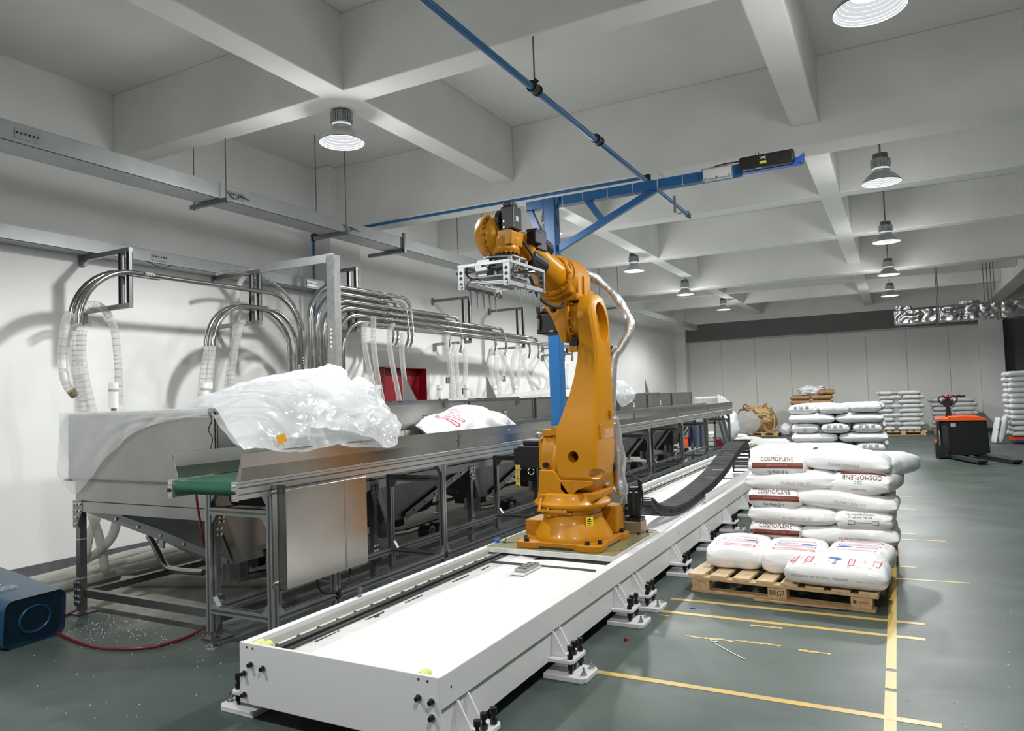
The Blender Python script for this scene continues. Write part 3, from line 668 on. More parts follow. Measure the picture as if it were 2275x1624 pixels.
def hopper(i):
    y0, y1 = HY[i], HY[i+1]; yc = (y0+y1)/2
    names = ['nearest hopper, open end toward the viewer, half covered by clear film', 'second hopper, behind the crumpled film heap', 'third hopper, behind the white sack on the conveyor', 'fourth hopper, left of the blue post',
             'fifth hopper, hidden behind the robot arm', 'sixth hopper, with film hanging over its edge', 'seventh hopper, with an upright triangular plate on top', 'last and farthest hopper of the row']
    t = thing('feed_hopper', names[i], 'hopper', ((HX0+HX1)/2, yc, 0), 'stainless hoppers in a row along the wall')
    s = .003
    part('front_panel', 'steelm', t, MB().box(HX1-s, HX1, y0+.03, y1-.03, 1.0, 1.475))
    part('rear_panel', 'steelm', t, MB().box(HX0, HX0+s, y0, y1, 1.0, 1.475))
    part('end_panel', 'steelm', t, MB().box(HX0, HX1, y0, y0+s, 1.0, 1.475)); part('end_panel', 'steelm', t, MB().box(HX0, HX1, y1-2*s, y1-s, 1.0, 1.475))
    part('rim', 'steel', t, MB().box(HX1-.04, HX1+.012, y0, y1, 1.475, 1.49).box(HX0-.01, HX0+.04, y0, y1, 1.475, 1.49).box(HX0, HX1, y0-.005, y0+.03, 1.474, 1.489).box(HX0, HX1, y1-.03, y1, 1.474, 1.489))
    # upright folded ribs either side of the front panel
    for yy in (y0+.012, y1-.075):
        r = part('rib', 'steeld', t, MB().box(HX1-.03, HX1-.004, yy, yy+.06, 1.0, 1.474)); part('rib_edge', 'steelm', r, MB().box(HX1-.03, HX1+.012, yy-.004, yy, 1.0, 1.474))
    # latch and label on the front panel
    lt_ = part('latch', 'steel', t, MB().box(HX1, HX1+.014, yc-.03, yc-.022, 1.05, 1.20).box(HX1, HX1+.014, yc+.012, yc+.020, 1.05, 1.20).box(HX1, HX1+.02, yc-.045, yc+.03, 1.19, 1.20).box(HX1, HX1+.02, yc-.045, yc+.03, 1.075, 1.085))
    if i in (1, 2, 3, 5, 6):
        st = part('label_plate', 'pvc', t, MB().box(HX1+.001, HX1+.003, yc-.045, yc+.045, 1.26, 1.36)); lab(st, 'small white label plate with dark border')
        bb = MB().box(HX1+.003, HX1+.004, yc-.045, yc+.045, 1.352, 1.36).box(HX1+.003, HX1+.004, yc-.045, yc-.04, 1.26, 1.36).box(HX1+.003, HX1+.004, yc+.04, yc+.045, 1.26, 1.36).box(HX1+.003, HX1+.004, yc-.045, yc+.045, 1.26, 1.265)
        text_on(bb, '%d号仓' % (i+1) if False else '储料', (HX1+.004, yc, 1.32), (0, 1, 0), (0, 0, 1), .022); part('label_print', 'navy', st, bb)
    part('flange', 'steeld', t, MB().box(HX0-.02, HX1+.02, y0-.02, y1-.02, .985, 1.0))
    # funnel: skirt, rail, inverted pyramid
    X0, X1 = -5.47, -3.98
    part('skirt', 'steelm', t, MB().box(X0, X1, y0+.0, y0+s, .84, .985).box(X0, X0+s, y0, y1-.01, .84, .985).box(X1-s, X1, y0, y1-.01, .84, .985))
    part('rail', 'steelm', t, MB().box(X0, X1+.02, y0-.012, y0+.05, .76, .835).box(X1-.03, X1+.02, y0+.05, y1-.012, .76, .835).box(X0, X0+.05, y0+.05, y1-.012, .76, .835))
    fx, fy, fz = -3.98, y0+.30, .44
    top = [(X0+.02, y0+.01, .84), (X1-.02, y0+.01, .84), (X1-.02, y1-.02, .84), (X0+.02, y1-.02, .84)]
    bot = [(fx-.30, fy-.12, fz), (fx-.02, fy-.12, fz), (fx-.02, fy+.16, fz), (fx-.30, fy+.16, fz)]
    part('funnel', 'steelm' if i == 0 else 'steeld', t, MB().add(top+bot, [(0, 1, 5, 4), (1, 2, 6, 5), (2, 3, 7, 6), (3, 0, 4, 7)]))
    eb = MB(); bb = MB()
    p, q = Vector((X0+.10, y0-.002, .80)), Vector((fx-.06, fy-.13, .47)); eb.bar(p, q, .008, .07); eb.bar((X1+.01, y1-.06, .78), (X1+.01, fy+.16, .46), .008, .06); eb.bar((X1+.01, y0+.06, .78), (X1+.01, fy-.1, .46), .008, .06)
    for k in range(6):
        r = p.lerp(q, (k+.6)/6.4); bb.cyl(r+Vector((0, -.004, 0)), r+Vector((0, -.014, 0)), .012, 6)
        r = Vector((X1+.016, y1-.06, .78)).lerp(Vector((X1+.016, fy+.16, .46)), (k+.6)/6.4); bb.cyl(r, r+Vector((.01, 0, 0)), .009, 6)
    e = part('funnel_edge', 'bracket', t, eb); part('edge_bolt', 'zinc', e, bb)
    part('outlet', 'steeld', t, MB().cyl((fx-.16, fy+.02, .46), (fx-.16, fy+.02, .30), .09, 16))
    part('blower', 'dark', t, MB().cyl((fx-.42, fy+.55, .52), (fx-.42, fy+1.0, .52), .16, 20).box(fx-.6, fx-.3, fy+.35, fy+.55, .3, .6), smooth=True)
    for dy in (.50, .66):
        rl = part('vacuum_flange', 'blkm', t, MB().cyl((fx+.06, fy+dy, .26), (fx-.06, fy+dy, .26), .062, 20).cyl((fx+.075, fy+dy, .26), (fx+.06, fy+dy, .26), .045, 20)); part('vacuum_flange_rim', 'bracket', rl, MB().lathe([(.061, .050), (.064, .062)], (fx, fy+dy, .26), 20, axis='X'))
    part('discharge_pipe', 'steelm', t, MB().tube([(fx-.16, fy+.02, .30), (fx-.16, fy+.4, .27), (fx-.2, fy+1.0, .27)], .028, 8))
    # legs and floor rails
    legs = [(X0, y0), (X1-.03, y0)] + ([(X0, y1-.03), (X1-.03, y1-.03)] if i == 7 else [])
    for lx, ly in legs:
        l = part('leg', 'bracket', t, MB().box(lx, lx+.05, ly, ly+.05, .02, .76))
        part('foot_plate', 'steeld', l, MB().box(lx-.04, lx+.10, ly-.04, ly+.10, 0, .012))
        if lx > -4.5: gusset(t, 'X', lx+.05, ly+.025, .80); gusset(t, 'X', lx+.05, ly+.025, .15, 1)
        if i == 0:
            gusset(t, 'Y', ly-.006, lx+.025, .83, s=-1) if False else None
            gg = part('corner_plate', 'bracket', t, MB().prism([(lx-.01, .84), (lx+.10, .84), (lx+.10, .77), (lx+.06, .70), (lx+.052, .64), (lx-.01, .64)], 'Y', ly-.016, ly-.010))
            b2 = MB(); bolts(b2, ly-.016, [(lx+dx, z) for z in (.82, .77) for dx in (.005, .04, .08)] + [(lx+dx, z) for z in (.72, .67) for dx in (.005, .035)], ax='Y', s=-1); part('corner_bolt', 'zinc', gg, b2)
            gg = part('corner_plate', 'bracket', t, MB().prism([(lx-.01, .06), (lx+.052, .06), (lx+.10, .11), (lx+.10, .20), (lx+.05, .25), (lx-.01, .25)], 'Y', ly-.010, ly-.004))
            b2 = MB(); bolts(b2, ly-.010, [(lx+dx, z) for z in (.23, .18, .13, .09) for dx in (.005, .035)], ax='Y', s=-1); part('corner_bolt', 'zinc', gg, b2)
            part('zip_tie', 'pvc', l, MB().box(lx-.001, lx+.051, ly-.001, ly+.051, .55, .553).box(lx-.001, lx+.051, ly-.001, ly+.051, .262, .265))
    if i == 0: part('foot_rail', 'bracket', t, MB().box(X0+.05, X1-.03, y0+.002, y0+.045, .13, .185))
    part('foot_rail', 'steeld', t, MB().box(X0+.002, X0+.048, y0+.05, y1, .12, .17)); part('foot_rail', 'steeld', t, MB().box(X1-.028, X1+.018, y0+.05, y1, .10, .15))
    return t
for i in range(8): hopper(i)
for y, lb in ((5.40, 'upright triangular plate on the second hopper, above the white sack'), (6.93, 'upright triangular plate left of the blue post'), (12.65, 'far upright triangular plate on the hoppers')):
    t = thing('deflector_plate', lb, 'plate', (-4.0, y, 1.49))
    part('fin', 'steelm', t, MB().prism([(y-.02, 1.50), (y-.02, 1.76), (y+.20, 1.50)], 'X', -4.01, -4.004)); part('base', 'steel', t, MB().box(-4.05, -3.96, y-.35, y+.65, 1.49, 1.505))
    part('clip', 'steel', t, MB().box(-3.96, -3.93, y+.56, y+.62, 1.42, 1.51)); part('slot', 'dark', t, MB().box(-3.9601, -3.9590, y-.3, y-.24, 1.494, 1.501).box(-3.9601, -3.959, y-.16, y-.10, 1.494, 1.501))
for (px, r_, X_) in (): pass
# floor pipe with bend under the near hopper
t = thing('suction_pipe', 'steel suction pipe with a bend under the near hopper', 'pipe', (-5.0, 4.0, .2))
pp = smoothpath([at(330, 1190, Y=3.95), at(345, 1215, Y=3.95), at(362, 1250, Y=3.95)], 3) + smoothpath([at(372, 1262, Y=3.95), at(400, 1268, Y=3.95), at(452, 1272, Y=3.95)], 3)
part('tube', 'chromed', t, MB().tube(pp, .026, 12), smooth=True)
part('clamp', 'zinc', t, MB().box(at(362, 1225, Y=3.92).x-.02, at(362, 1225, Y=3.92).x+.03, 3.9, 3.92, .36, .44).box(-4.75, -4.62, 3.90, 3.92, .235, .265))
t = thing('control_cabinet', 'grey-green steel cabinet standing behind the stainless cover', 'cabinet', (-3.95, 4.2, 0))
part('body', 'cab', t, MB().box(-4.10, -3.93, 3.80, 4.50, .30, .92), bevel=.006); part('door', 'cab', t, MB().box(-3.93, -3.915, 3.82, 4.48, .32, .90), bevel=.004)

# ================================================================== CONVEYOR
CX0, CX1, CY0, CY1 = -3.89, -3.31, 2.88, 16.8
cv = thing('belt_conveyor', 'long aluminium belt conveyor with stainless guards and green belt', 'conveyor', (-3.6, CY0, 0))
def prof(mb, sl, x0, x1, y0, y1, z0, z1):
    """extruded aluminium profile with dark grooves on its long faces"""
    mb.box(x0, x1, y0, y1, z0, z1); dx, dy, dz = x1-x0, y1-y0, z1-z0; e = .0012
    L = max(dx, dy, dz); g = .30
    if L == dz:
        sl.box(x0+dx*(.5-g/2), x1-dx*(.5-g/2), y0-e, y1+e, z0, z1-.001); sl.box(x0-e, x1+e, y0+dy*(.5-g/2), y1-dy*(.5-g/2), z0, z1-.001)
    elif L == dy:
        sl.box(x0-e, x1+e, y0, y1, z0+dz*(.5-g/2), z1-dz*(.5-g/2)); sl.box(x0+dx*(.5-g/2), x1-dx*(.5-g/2), y0, y1, z0-e, z1+e)
    else:
        sl.box(x0, x1, y0-e, y1+e, z0+dz*(.5-g/2), z1-dz*(.5-g/2)); sl.box(x0, x1, y0+dy*(.5-g/2), y1-dy*(.5-g/2), z0-e, z1+e)
def pobj(name, par, *a, m='alu'):
    q, s = MB(), MB(); prof(q, s, *a); o = part(name, m, par, q); part('groove', 'slot' if m == 'slot' else 'steeld', o, s); return o
for xa, xb, s in ((CX1-.035, CX1, 1), (CX0, CX0+.035, -1)):
    q = MB().box(xa, xb, CY0, CY1, .97, 1.07); o = part('side_beam', 'alul', cv, q)
    gx = (xb, xb+.0012) if s > 0 else (xa-.0012, xa)
    part('groove', 'steeld', o, MB().box(*gx, CY0, CY1, .996, 1.004).box(*gx, CY0, CY1, 1.034, 1.042).box(*gx, CY0, CY1, 1.058, 1.061))
    e = part('end_plate', 'alul', cv, MB().box(xa-.002, xb+.004, CY0-.018, CY0, .965, 1.075), bevel=.002)
    part('bearing', 'blk', e, MB().cyl(((xa+xb)/2, CY0-.020, 1.015), ((xa+xb)/2, CY0-.03, 1.015), .012, 10)); part('bolt', 'zinc', e, MB().cyl(((xa+xb)/2, CY0-.018, 1.05), ((xa+xb)/2, CY0-.026, 1.05), .008, 8).cyl(((xa+xb)/2, CY0-.018, .982), ((xa+xb)/2, CY0-.026, .982), .008, 8))
# belt: a closed loop over end rollers
rb_ = .042; zc_ = 1.03
loop = [(CY0+.03-rb_*math.cos(math.radians(a)), zc_+rb_*math.sin(math.radians(a))) for a in range(90, -91, -15)]
loop = [(CY1-.03, zc_+rb_)] + loop + [(CY1-.03, zc_-rb_)]
part('belt', 'belt', cv, MB().prism([(y, z) for y, z in loop], 'X', CX0+.037, CX1-.037), smooth=True)
segs = [CY0+.02, 5.23, 7.5, 9.9, 12.17, 14.5, CY1-.02]
for s_, (xa, xo) in (('front', (CX1-.012, CX1+.0)), ('rear', (CX0+.012, CX0-.0))):
    sg = 1 if s_ == 'front' else -1
    for a, b in zip(segs[:-1], segs[1:]):
        # folded guard: upright foot, outward lean at mid height, hem
        pf = [(xa, 1.075), (xa, 1.15), (xa+sg*.012+.0, 1.235), (xa+sg*.028, 1.237), (xa+sg*.028, 1.233), (xa+sg*.015, 1.231), (xa+sg*.003, 1.15), (xa+sg*.003, 1.075)]
        g = part('side_guard', 'steel', cv, MB().prism([(x, z) for x, z in pf], 'Y', a+.004, b-.004))
        part('guard_end', 'steelm', g, MB().prism([(xa-sg*.03, 1.075), (xa+sg*.004, 1.075), (xa+sg*.026, 1.236), (xa-sg*.005, 1.15)], 'Y', a+.001, a+.004).prism([(xa-sg*.03, 1.075), (xa+sg*.004, 1.075), (xa+sg*.026, 1.236), (xa-sg*.005, 1.15)], 'Y', b-.004, b-.001))
        if s_ == 'front':
            b2 = MB()
            for z in (1.10, 1.15, 1.20): b2.cyl((xa+.006, b-.02, z), (xa+.022, b-.02, z), .007, 6)
            n = int((b-a)/.75)
            for k in range(n): b2.cyl((CX1-.006, a+.3+k*.75, 1.07), (CX1-.006, a+.3+k*.75, 1.082), .008, 6)
            part('guard_bolt', 'zinc', g, b2)
part('slide_bed', 'steeld', cv, MB().box(CX0+.04, CX1-.04, CY0+.08, CY1-.08, .992, 1.066))
FY = [3.12, 4.95, 6.80, 8.70, 10.55, 12.45, 14.3, 16.45]
W = .045
for k, y in enumerate(FY):
    for x in (CX0, CX1-W):
        o = pobj('leg', cv, x, x+W, y, y+W, .10, .968)
        part('adjuster', 'bracket', o, MB().cyl((x+W/2, y+W/2, .02), (x+W/2, y+W/2, .10), .008, 8)); part('foot', 'zinc', o, MB().lathe([(0, .045), (.008, .043), (.022, .014)], (x+W/2, y+W/2, 0), 18), smooth=True)
    for z in ((.83, .875) if True else (), (.215, .26)):
        pobj('cross_bar', cv, CX0+W, CX1-W, y, y+W, z[0], z[1])
    cm = MB()
    for x, sx in ((CX0+W, 1), (CX1-W, -1)):
        for z, sz in ((.83, -1), (.26, 1), (.968, -1)):
            cm.prism([(x, z), (x+sx*.05, z), (x+sx*.012, z+sz*.055), (x, z+sz*.055)], 'Y', y+.006, y+W-.006)
    part('corner_bracket', 'alu', cv, cm)
for x in (CX0, CX1-W):
    pobj('floor_rail', cv, x, x+W, FY[0]+W, FY[-1], .215, .26)
for ys in [(FY[k], FY[k+1]) for k in range(7)]:
    cm = MB()
    for x in (CX1-W,):
        for z, sz in ((.968, -1), (.26, 1)):
            for y, sy in ((ys[0]+W, 1), (ys[1], -1)): cm.prism([(y, z), (y+sy*.05, z), (y+sy*.012, z+sz*.055), (y, z+sz*.055)], 'X', x+.006, x+W-.006)
    part('corner_bracket', 'alu', cv, cm)
# extra braced pair behind the steel cover, with slung tie bar
for x in (CX0, CX1-W): pobj('leg', cv, x, x+W, 3.66, 3.66+W, .10, .968)
pobj('cross_bar', cv, CX0+W, CX1-W, 3.66, 3.66+W, .32, .365)
o = part('tie_bar', 'alu', cv, MB().bar((CX0+W, 3.50, .545), (-3.62, 3.50, .60), .03, .03).bar((-3.62, 3.50, .60), (CX1-W, 3.50, .585), .03, .03)); part('joint_plate', 'bracket', o, MB().box(-3.66, -3.58, 3.48, 3.485, .575, .62))
part('drive_roller', 'dark', cv, MB().cyl((CX0+.07, 3.30, .915), (CX1-.06, 3.30, .915), .05, 20), smooth=True)
sc_ = thing('steel_cover', 'stainless sheet cover box hung on the front of the conveyor', 'cover', (-3.2, 3.4, .42))
part('front_sheet', 'steel', sc_, MB().box(-3.208, -3.20, 3.13, 3.86, .42, 1.0), bevel=.003)
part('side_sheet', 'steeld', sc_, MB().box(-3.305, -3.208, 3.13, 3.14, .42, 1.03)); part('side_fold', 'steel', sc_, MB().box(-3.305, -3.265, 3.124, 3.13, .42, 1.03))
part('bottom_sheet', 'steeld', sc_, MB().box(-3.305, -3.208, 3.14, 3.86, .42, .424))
part('seam', 'steelm', sc_, MB().box(-3.200, -3.1985, 3.635, 3.655, .42, 1.0))
part('screw', 'zinc', sc_, MB().cyl((-3.285, 3.124, .99), (-3.285, 3.10, .99), .010, 8).cyl((-3.285, 3.124, .45), (-3.285, 3.10, .45), .010, 8))
tag(MB().tube(smoothpath([(-3.26, 3.42, .44), (-3.24, 3.45, .33), (-3.24, 3.58, .29), (-3.25, 3.72, .33), (-3.27, 3.76, .45)], 5), .007, 8).build('drooping_cable', 'blk', smooth='all'), 'black cable drooping below the stainless cover', 'cable')

# ================================================================== ROBOT TRACK
TX0, TX1, TY0, TY1, TZ = -2.85, -1.70, 2.47, 16.0, .37
tk = thing('robot_track', 'long white enamelled linear track bed under the robot', 'track', ((TX0+TX1)/2, TY0, 0))
part('end_plate', 'white', tk, MB().box(TX0, TX1, TY0, TY0+.018, .085, TZ+.002), bevel=.003)
part('end_plate', 'white', tk, MB().box(TX0, TX1, TY1-.018, TY1, .085, TZ))
for (xa, xb, nm) in ((TX1-.055, TX1, 'right_beam'), (TX0, TX0+.045, 'left_beam')):
    part(nm, 'white', tk, MB().box(xa, xb, TY0+.019, TY1-.019, .235 if nm == 'right_beam' else .18, TZ), bevel=.004)
for a, b in ((TY0+.019, 5.02), (5.03, 8.3), (8.31, 11.8), (11.81, TY1-.02)):
    part('lower_channel', 'white', tk, MB().box(TX1-.045, TX1-.012, a, b, .085, .231)); part('lower_channel', 'white', tk, MB().box(TX0+.012, TX0+.045, a, b, .085, .18))
part('shadow_gap', 'steeld', tk, MB().box(TX1-.052, TX1-.004, TY0+.019, TY1-.02, .2312, .2348))
part('floor_sheet', 'whiteworn', tk, MB().box(TX0+.045, TX1-.055, TY0+.018, TY1-.018, .282, .292))
part('ledge', 'ledge', tk, MB().box(TX0+.045, TX0+.10, TY0+.018, TY1-.018, .292, .318))
lo_ = part('ledge', 'ledge', tk, MB().box(TX0+.045, TX0+.052, TY0+.018, TY1-.018, .312, .345))
gr = part('guide_rail', 'rail', tk, MB().box(TX0+.101, TX0+.205, TY0+.02, TY1-.05, .292, .321).box(TX0+.128, TX0+.170, TY0+.02, TY1-.05, .321, .336))
rb2 = MB()
for k in range(90): rb2.cyl((TX0+.113, 2.6+k*.145, .321), (TX0+.113, 2.6+k*.145, .334), .010, 6)
part('rail_bolt', 'bolt', gr, rb2)
part('gear_rack', 'rail', tk, MB().box(TX0+.184, TX0+.202, TY0+.05, TY1-.05, .321, .327))
# white film cover sagging over the right part of the bed, in rolling folds
def coverz(x, y):
    u = (x-(TX0+.28))/((TX1-.05)-(TX0+.28))
    return .318 + .024*min(1, u*2.4) + .006*math.sin(y*1.9+x*2)*u + .008*noise.noise(Vector((x*2.2, y*.9, 3))) + .007*math.exp(-((u-.10)/.05)**2)
def coversheet(y0, y1, name, ny):
    rows = []
    for i in range(ny+1):
        y = y0 + (y1-y0)*i/ny; row = []
        xl = TX0+.30 + .05*math.sin(y*2.3+1)*math.exp(-((y-4.0)/1.2)**2) + .03*math.sin(y*1.1)
        for j in range(25):
            x = xl + (TX1-.058-xl)*j/24; row.append((x, y, min(coverz(x, y), .362)))
        rows.append(row)
    return part(name, 'cover', tk, MB().grid(rows), smooth='all')
coversheet(TY0+.02, 4.66, 'film_cover', 40); coversheet(5.85, TY1-.03, 'film_cover', 90)
for k, (y0, L) in enumerate(((2.75, .2), (3.3, .3), (3.62, .14), (3.9, .4), (4.2, .2))):
    pass
sd = []
for i in range(260):
    y = TY0+.03 + (TY1-.06-TY0)*i/259; x0 = TX0+.207; wv = .03*math.sin(y*3.1)
    sd.append([(x0, y, .294), (x0+.002, y, .318), (x0+.03, y, .324+.002*math.sin(y*9)), (x0+.07+wv*.4, y, .319+.002*math.sin(y*13)), (x0+.10+wv, y, .325), (x0+.15+wv, y, .317), (x0+.24, y, .312)])
part('film_fold', 'coverside', tk, MB().grid(sd), smooth='all')
sl_ = MB()
for (y0, y1, dx) in ((2.72, 2.90, .245), (3.10, 3.26, .25), (3.45, 3.62, .255), (3.95, 4.15, .26), (4.3, 4.42, .27), (3.16, 3.20, .265), (6.6, 7.4, .25)):
    sl_.box(TX0+dx, TX0+dx+.0015, y0, y1, .318, .3275)
part('slit', 'slot', tk, sl_)
dk = part('joint_block', 'galv', tk, MB().box(-2.28, -2.20, 4.22, 4.44, .352, .374), bevel=.002); jh = MB()
for i in range(4):
    for j in range(2): jh.cyl((-2.26+.04*j, 4.25+.053*i, .3742), (-2.26+.04*j, 4.25+.053*i, .3748), .011, 12)
part('hole', 'slot', dk, jh); part('shim', 'whiteworn', tk, MB().box(-2.30, -2.19, 4.18, 4.45, .344, .352))
part('lip', 'rail', tk, MB().box(-2.60, -1.80, 4.46, 4.462, .335, .353))
# end screws
eb = MB()
for x, z in ((-2.77, .275), (-2.69, .268), (-2.815, .228), (-2.815, .128), (-1.80, .278), (-1.735, .272), (-1.735, .208), (-1.735, .128)): eb.cyl((x, TY0, z), (x, TY0-.022, z), .010, 10)
e_ = part('end_screw', 'bolt', tk, eb); wsh = MB()
for x, z in ((-2.77, .275), (-2.69, .268), (-2.815, .228), (-2.815, .128), (-1.80, .278), (-1.735, .272), (-1.735, .208), (-1.735, .128)): wsh.cyl((x, TY0, z), (x, TY0-.005, z), .016, 12)
part('washer', 'zinc', e_, wsh)
part('hole', 'slot', tk, MB().cyl((-2.80, TY0-.0005, .352), (-2.80, TY0+.001, .352), .006, 8).cyl((-2.76, TY0-.0005, .350), (-2.76, TY0+.001, .350), .006, 8).cyl((-1.80, TY0-.0005, .352), (-1.80, TY0+.001, .352), .006, 8).cyl((-1.755, TY0-.0005, .35), (-1.755, TY0+.001, .35), .006, 8))
for x in (TX0+.075, TX0+.125, TX1-.105):
    part('buffer', 'polyu', tk, MB().lathe([(.0, .026), (.055, .026), (.062, .020)], (x, TY0+.018, .348), 16, axis='Y'), smooth=True)
part('buffer', 'polyu', tk, MB().lathe([(-.062, .02), (-.055, .026), (0, .026)], (TX0+.10, TY1-.018, .348), 16, axis='Y'), smooth=True)
part('sensor_tab', 'zinc', tk, MB().box(TX0+.005, TX0+.03, 3.33, 3.333, TZ, TZ+.052).box(TX0+.005, TX0+.04, 3.30, 3.333, TZ, TZ+.004))
wr = MB()
for y in (2.56, 4.1, 5.0, 6.1, 8.2, 9.9): wr.cyl((TX1-.002, y, .305), (TX1+.0008, y, .305), .006, 8)
part('hole', 'slot', tk, wr)
part('end_flap', 'white', tk, MB().prism([(-2.85, .37), (-2.0, .37), (-2.1, .45), (-2.75, .45)], 'Y', TY1+.02, TY1+.03))
# levelling feet
def track_foot(y, side=1):
    xs = TX1-.012 if side > 0 else TX0+.012; s = side
    w = .10
    f = part('bracket_plate', 'white', tk, MB().prism([(xs, y-w), (xs+s*.125, y-w), (xs+s*.14, y-w+.02), (xs+s*.14, y+w-.02), (xs+s*.125, y+w), (xs, y+w)], 'Z', .085, .105), bevel=.003)
    for dy in (-.055, .03):
        part('web', 'white', f, MB().prism([(xs, .105), (xs+s*.085, .105), (xs+s*.012, .232), (xs, .232)], 'Y', y+dy, y+dy+.012), bevel=.002)
    b = MB(); sc = MB()
    for dx, dy in ((.115, -.07), (.105, .0), (.115, .065)):
        b.cyl((xs+s*dx, y+dy, .03), (xs+s*dx, y+dy, .15), .009, 10); b.cyl((xs+s*dx, y+dy, .150), (xs+s*dx, y+dy, .175), .0155, 12); b.cyl((xs+s*dx, y+dy, .107), (xs+s*dx, y+dy, .128), .0165, 6); b.cyl((xs+s*dx, y+dy, .048), (xs+s*dx, y+dy, .083), .0165, 6)
    part('levelling_screw', 'bolt', f, b)
    p = part('foot_plate', 'white', tk, MB().prism([(xs-s*.03, y-.115), (xs+s*.19, y-.115), (xs+s*.215, y-.09), (xs+s*.215, y+.06), (xs+s*.19, y+.085), (xs-s*.03, y+.085)], 'Z', 0, .028), bevel=.004)
    n = MB()
    for dy in (-.06, .05):
        n.cyl((xs+s*.185, y+dy, .028), (xs+s*.185, y+dy, .033), .018, 12); n.cyl((xs+s*.185, y+dy, .033), (xs+s*.185, y+dy, .046), .013, 6); n.cyl((xs+s*.185, y+dy, .046), (xs+s*.185, y+dy, .068), .007, 8)
    part('anchor_bolt', 'zinc', p, n)
for y in (2.66, 3.62, 4.58, 4.95, 5.95, 6.95, 7.95, 8.95, 9.95, 11.2, 12.5, 14): track_foot(y)
for y in (2.62, 3.62, 4.95, 6.5, 8.0, 9.5): track_foot(y, -1)

# ------------------------------------------------------------------ carriage and its motor
RX, RY = -2.25, 5.15
cg = thing('track_carriage', 'oiled steel carriage plate the robot stands on', 'carriage', (RX, RY, .335))
part('plate', 'whiteworn', cg, MB().box(-2.825, -1.785, 4.78, 5.80, .334, .372), bevel=.002)
part('oiled_top', 'olive', cg, MB().box(-2.822, -1.788, 4.783, 5.797, .3722, .3735))
hb = MB()
for x, y in ((-2.74, 4.93), (-2.71, 4.98), (-2.72, 5.12), (-2.70, 5.16), (-1.84, 4.95), (-1.82, 5.0), (-1.83, 5.2), (-1.81, 5.24), (-1.84, 5.36), (-2.0, 5.62)): hb.cyl((x, y, .3736), (x, y, .3740), .009, 8)
part('hole', 'slot', cg, hb)
part('rail_shoe', 'blk', cg, MB().box(TX0+.10, TX0+.19, 4.82, 5.0, .327, .333))
part('skirt', 'blk', cg, MB().box(TX0+.08, TX0+.30, 4.80, 4.81, .30, .333))
part('sensor', 'bluebr', cg, MB().box(-2.835, -2.795, 4.93, 4.955, .376, .40)); part('sensor_wire', 'blk', cg, MB().tube(smoothpath([(-2.79, 4.94, .40), (-2.76, 4.96, .42), (-2.74, 4.95, .39), (-2.76, 4.93, .38), (-2.70, 4.96, .38), (-2.62, 5.02, .38), (-2.60, 5.10, .39)], 4), .003, 5))
sm = thing('servo_motor', 'black servo motor on a bronze gearbox behind the robot', 'motor', (-1.885, 5.62, .374))
x, y = -1.925, 5.66
part('gearbox', 'brass', sm, MB().box(x-.07, x+.07, y-.07, y+.07, .375, .47), bevel=.006); part('gearbox_bolt', 'bolt', sm, MB().cyl((x-.02+.07, y-.085, .375), (x-.02+.07, y-.085, .39), .011, 8).cyl((x+.09, y+.02, .375), (x+.09, y+.02, .39), .011, 8).cyl((x-.085, y-.05, .375), (x-.085, y-.05, .39), .011, 8))
part('adapter', 'blkm', sm, MB().box(x-.064, x+.064, y-.064, y+.064, .471, .50).cyl((x, y, .50), (x, y, .52), .05, 20).box(x-.068, x+.068, y-.068, y+.068, .52, .565), bevel=.004)
part('housing', 'blkm', sm, MB().lathe([(.566, .060), (.70, .060), (.708, .054), (.71, .045)], (x, y, 0), 28), smooth=True)
part('cap', 'blk', sm, MB().lathe([(.711, .047), (.735, .047), (.74, .040)], (x, y, 0), 24), smooth=True)
part('connector', 'blk', sm, MB().cyl((x+.055, y, .66), (x+.055, y, .79), .014, 10).cyl((x+.045, y, .74), (x+.045, y, .80), .012, 8).cyl((x+.075, y-.02, .58), (x+.075, y-.02, .72), .007, 8))
part('cable', 'rubber', sm, MB().tube(smoothpath([(x+.045, y, .80), (x+.01, y, .82), (x-.04, y, .79), (x-.06, y, .74), (x-.05, y, .70)], 5), .006, 6).tube(smoothpath([(x-.06, y-.02, .60), (x-.09, y-.05, .55), (x-.13, y-.05, .56)], 4), .012, 6), smooth='all')
part('rating_plate', 'grey', sm, MB().box(x+.0601, x+.0615, y-.012, y+.012, .63, .69))
jb = thing('junction_box', 'grey junction box on the carriage behind the robot base', 'box', (-2.08, 5.72, .375)); 
part('body', 'grey', jb, MB().box(-2.14, -2.02, 5.60, 5.78, .375, .70), bevel=.008); part('gland', 'blk', jb, MB().cyl((-2.04, 5.6, .45), (-2.04, 5.56, .45), .014, 10).cyl((-2.1, 5.6, .45), (-2.1, 5.56, .45), .014, 10))
part('cable', 'rubber', jb, MB().tube(smoothpath([(-2.06, 5.58, .42), (-2.04, 5.52, .5), (-2.08, 5.5, .62), (-2.1, 5.5, .74)], 5), .010, 6).tube(smoothpath([(-2.1, 5.58, .42), (-2.12, 5.52, .5), (-2.13, 5.5, .62), (-2.12, 5.5, .74)], 5), .010, 6), smooth='all')

# ------------------------------------------------------------------ cable drag chain
ch = thing('cable_chain', 'black plastic cable drag chain looping along the track', 'cable chain', (-2.1, 9, .35))
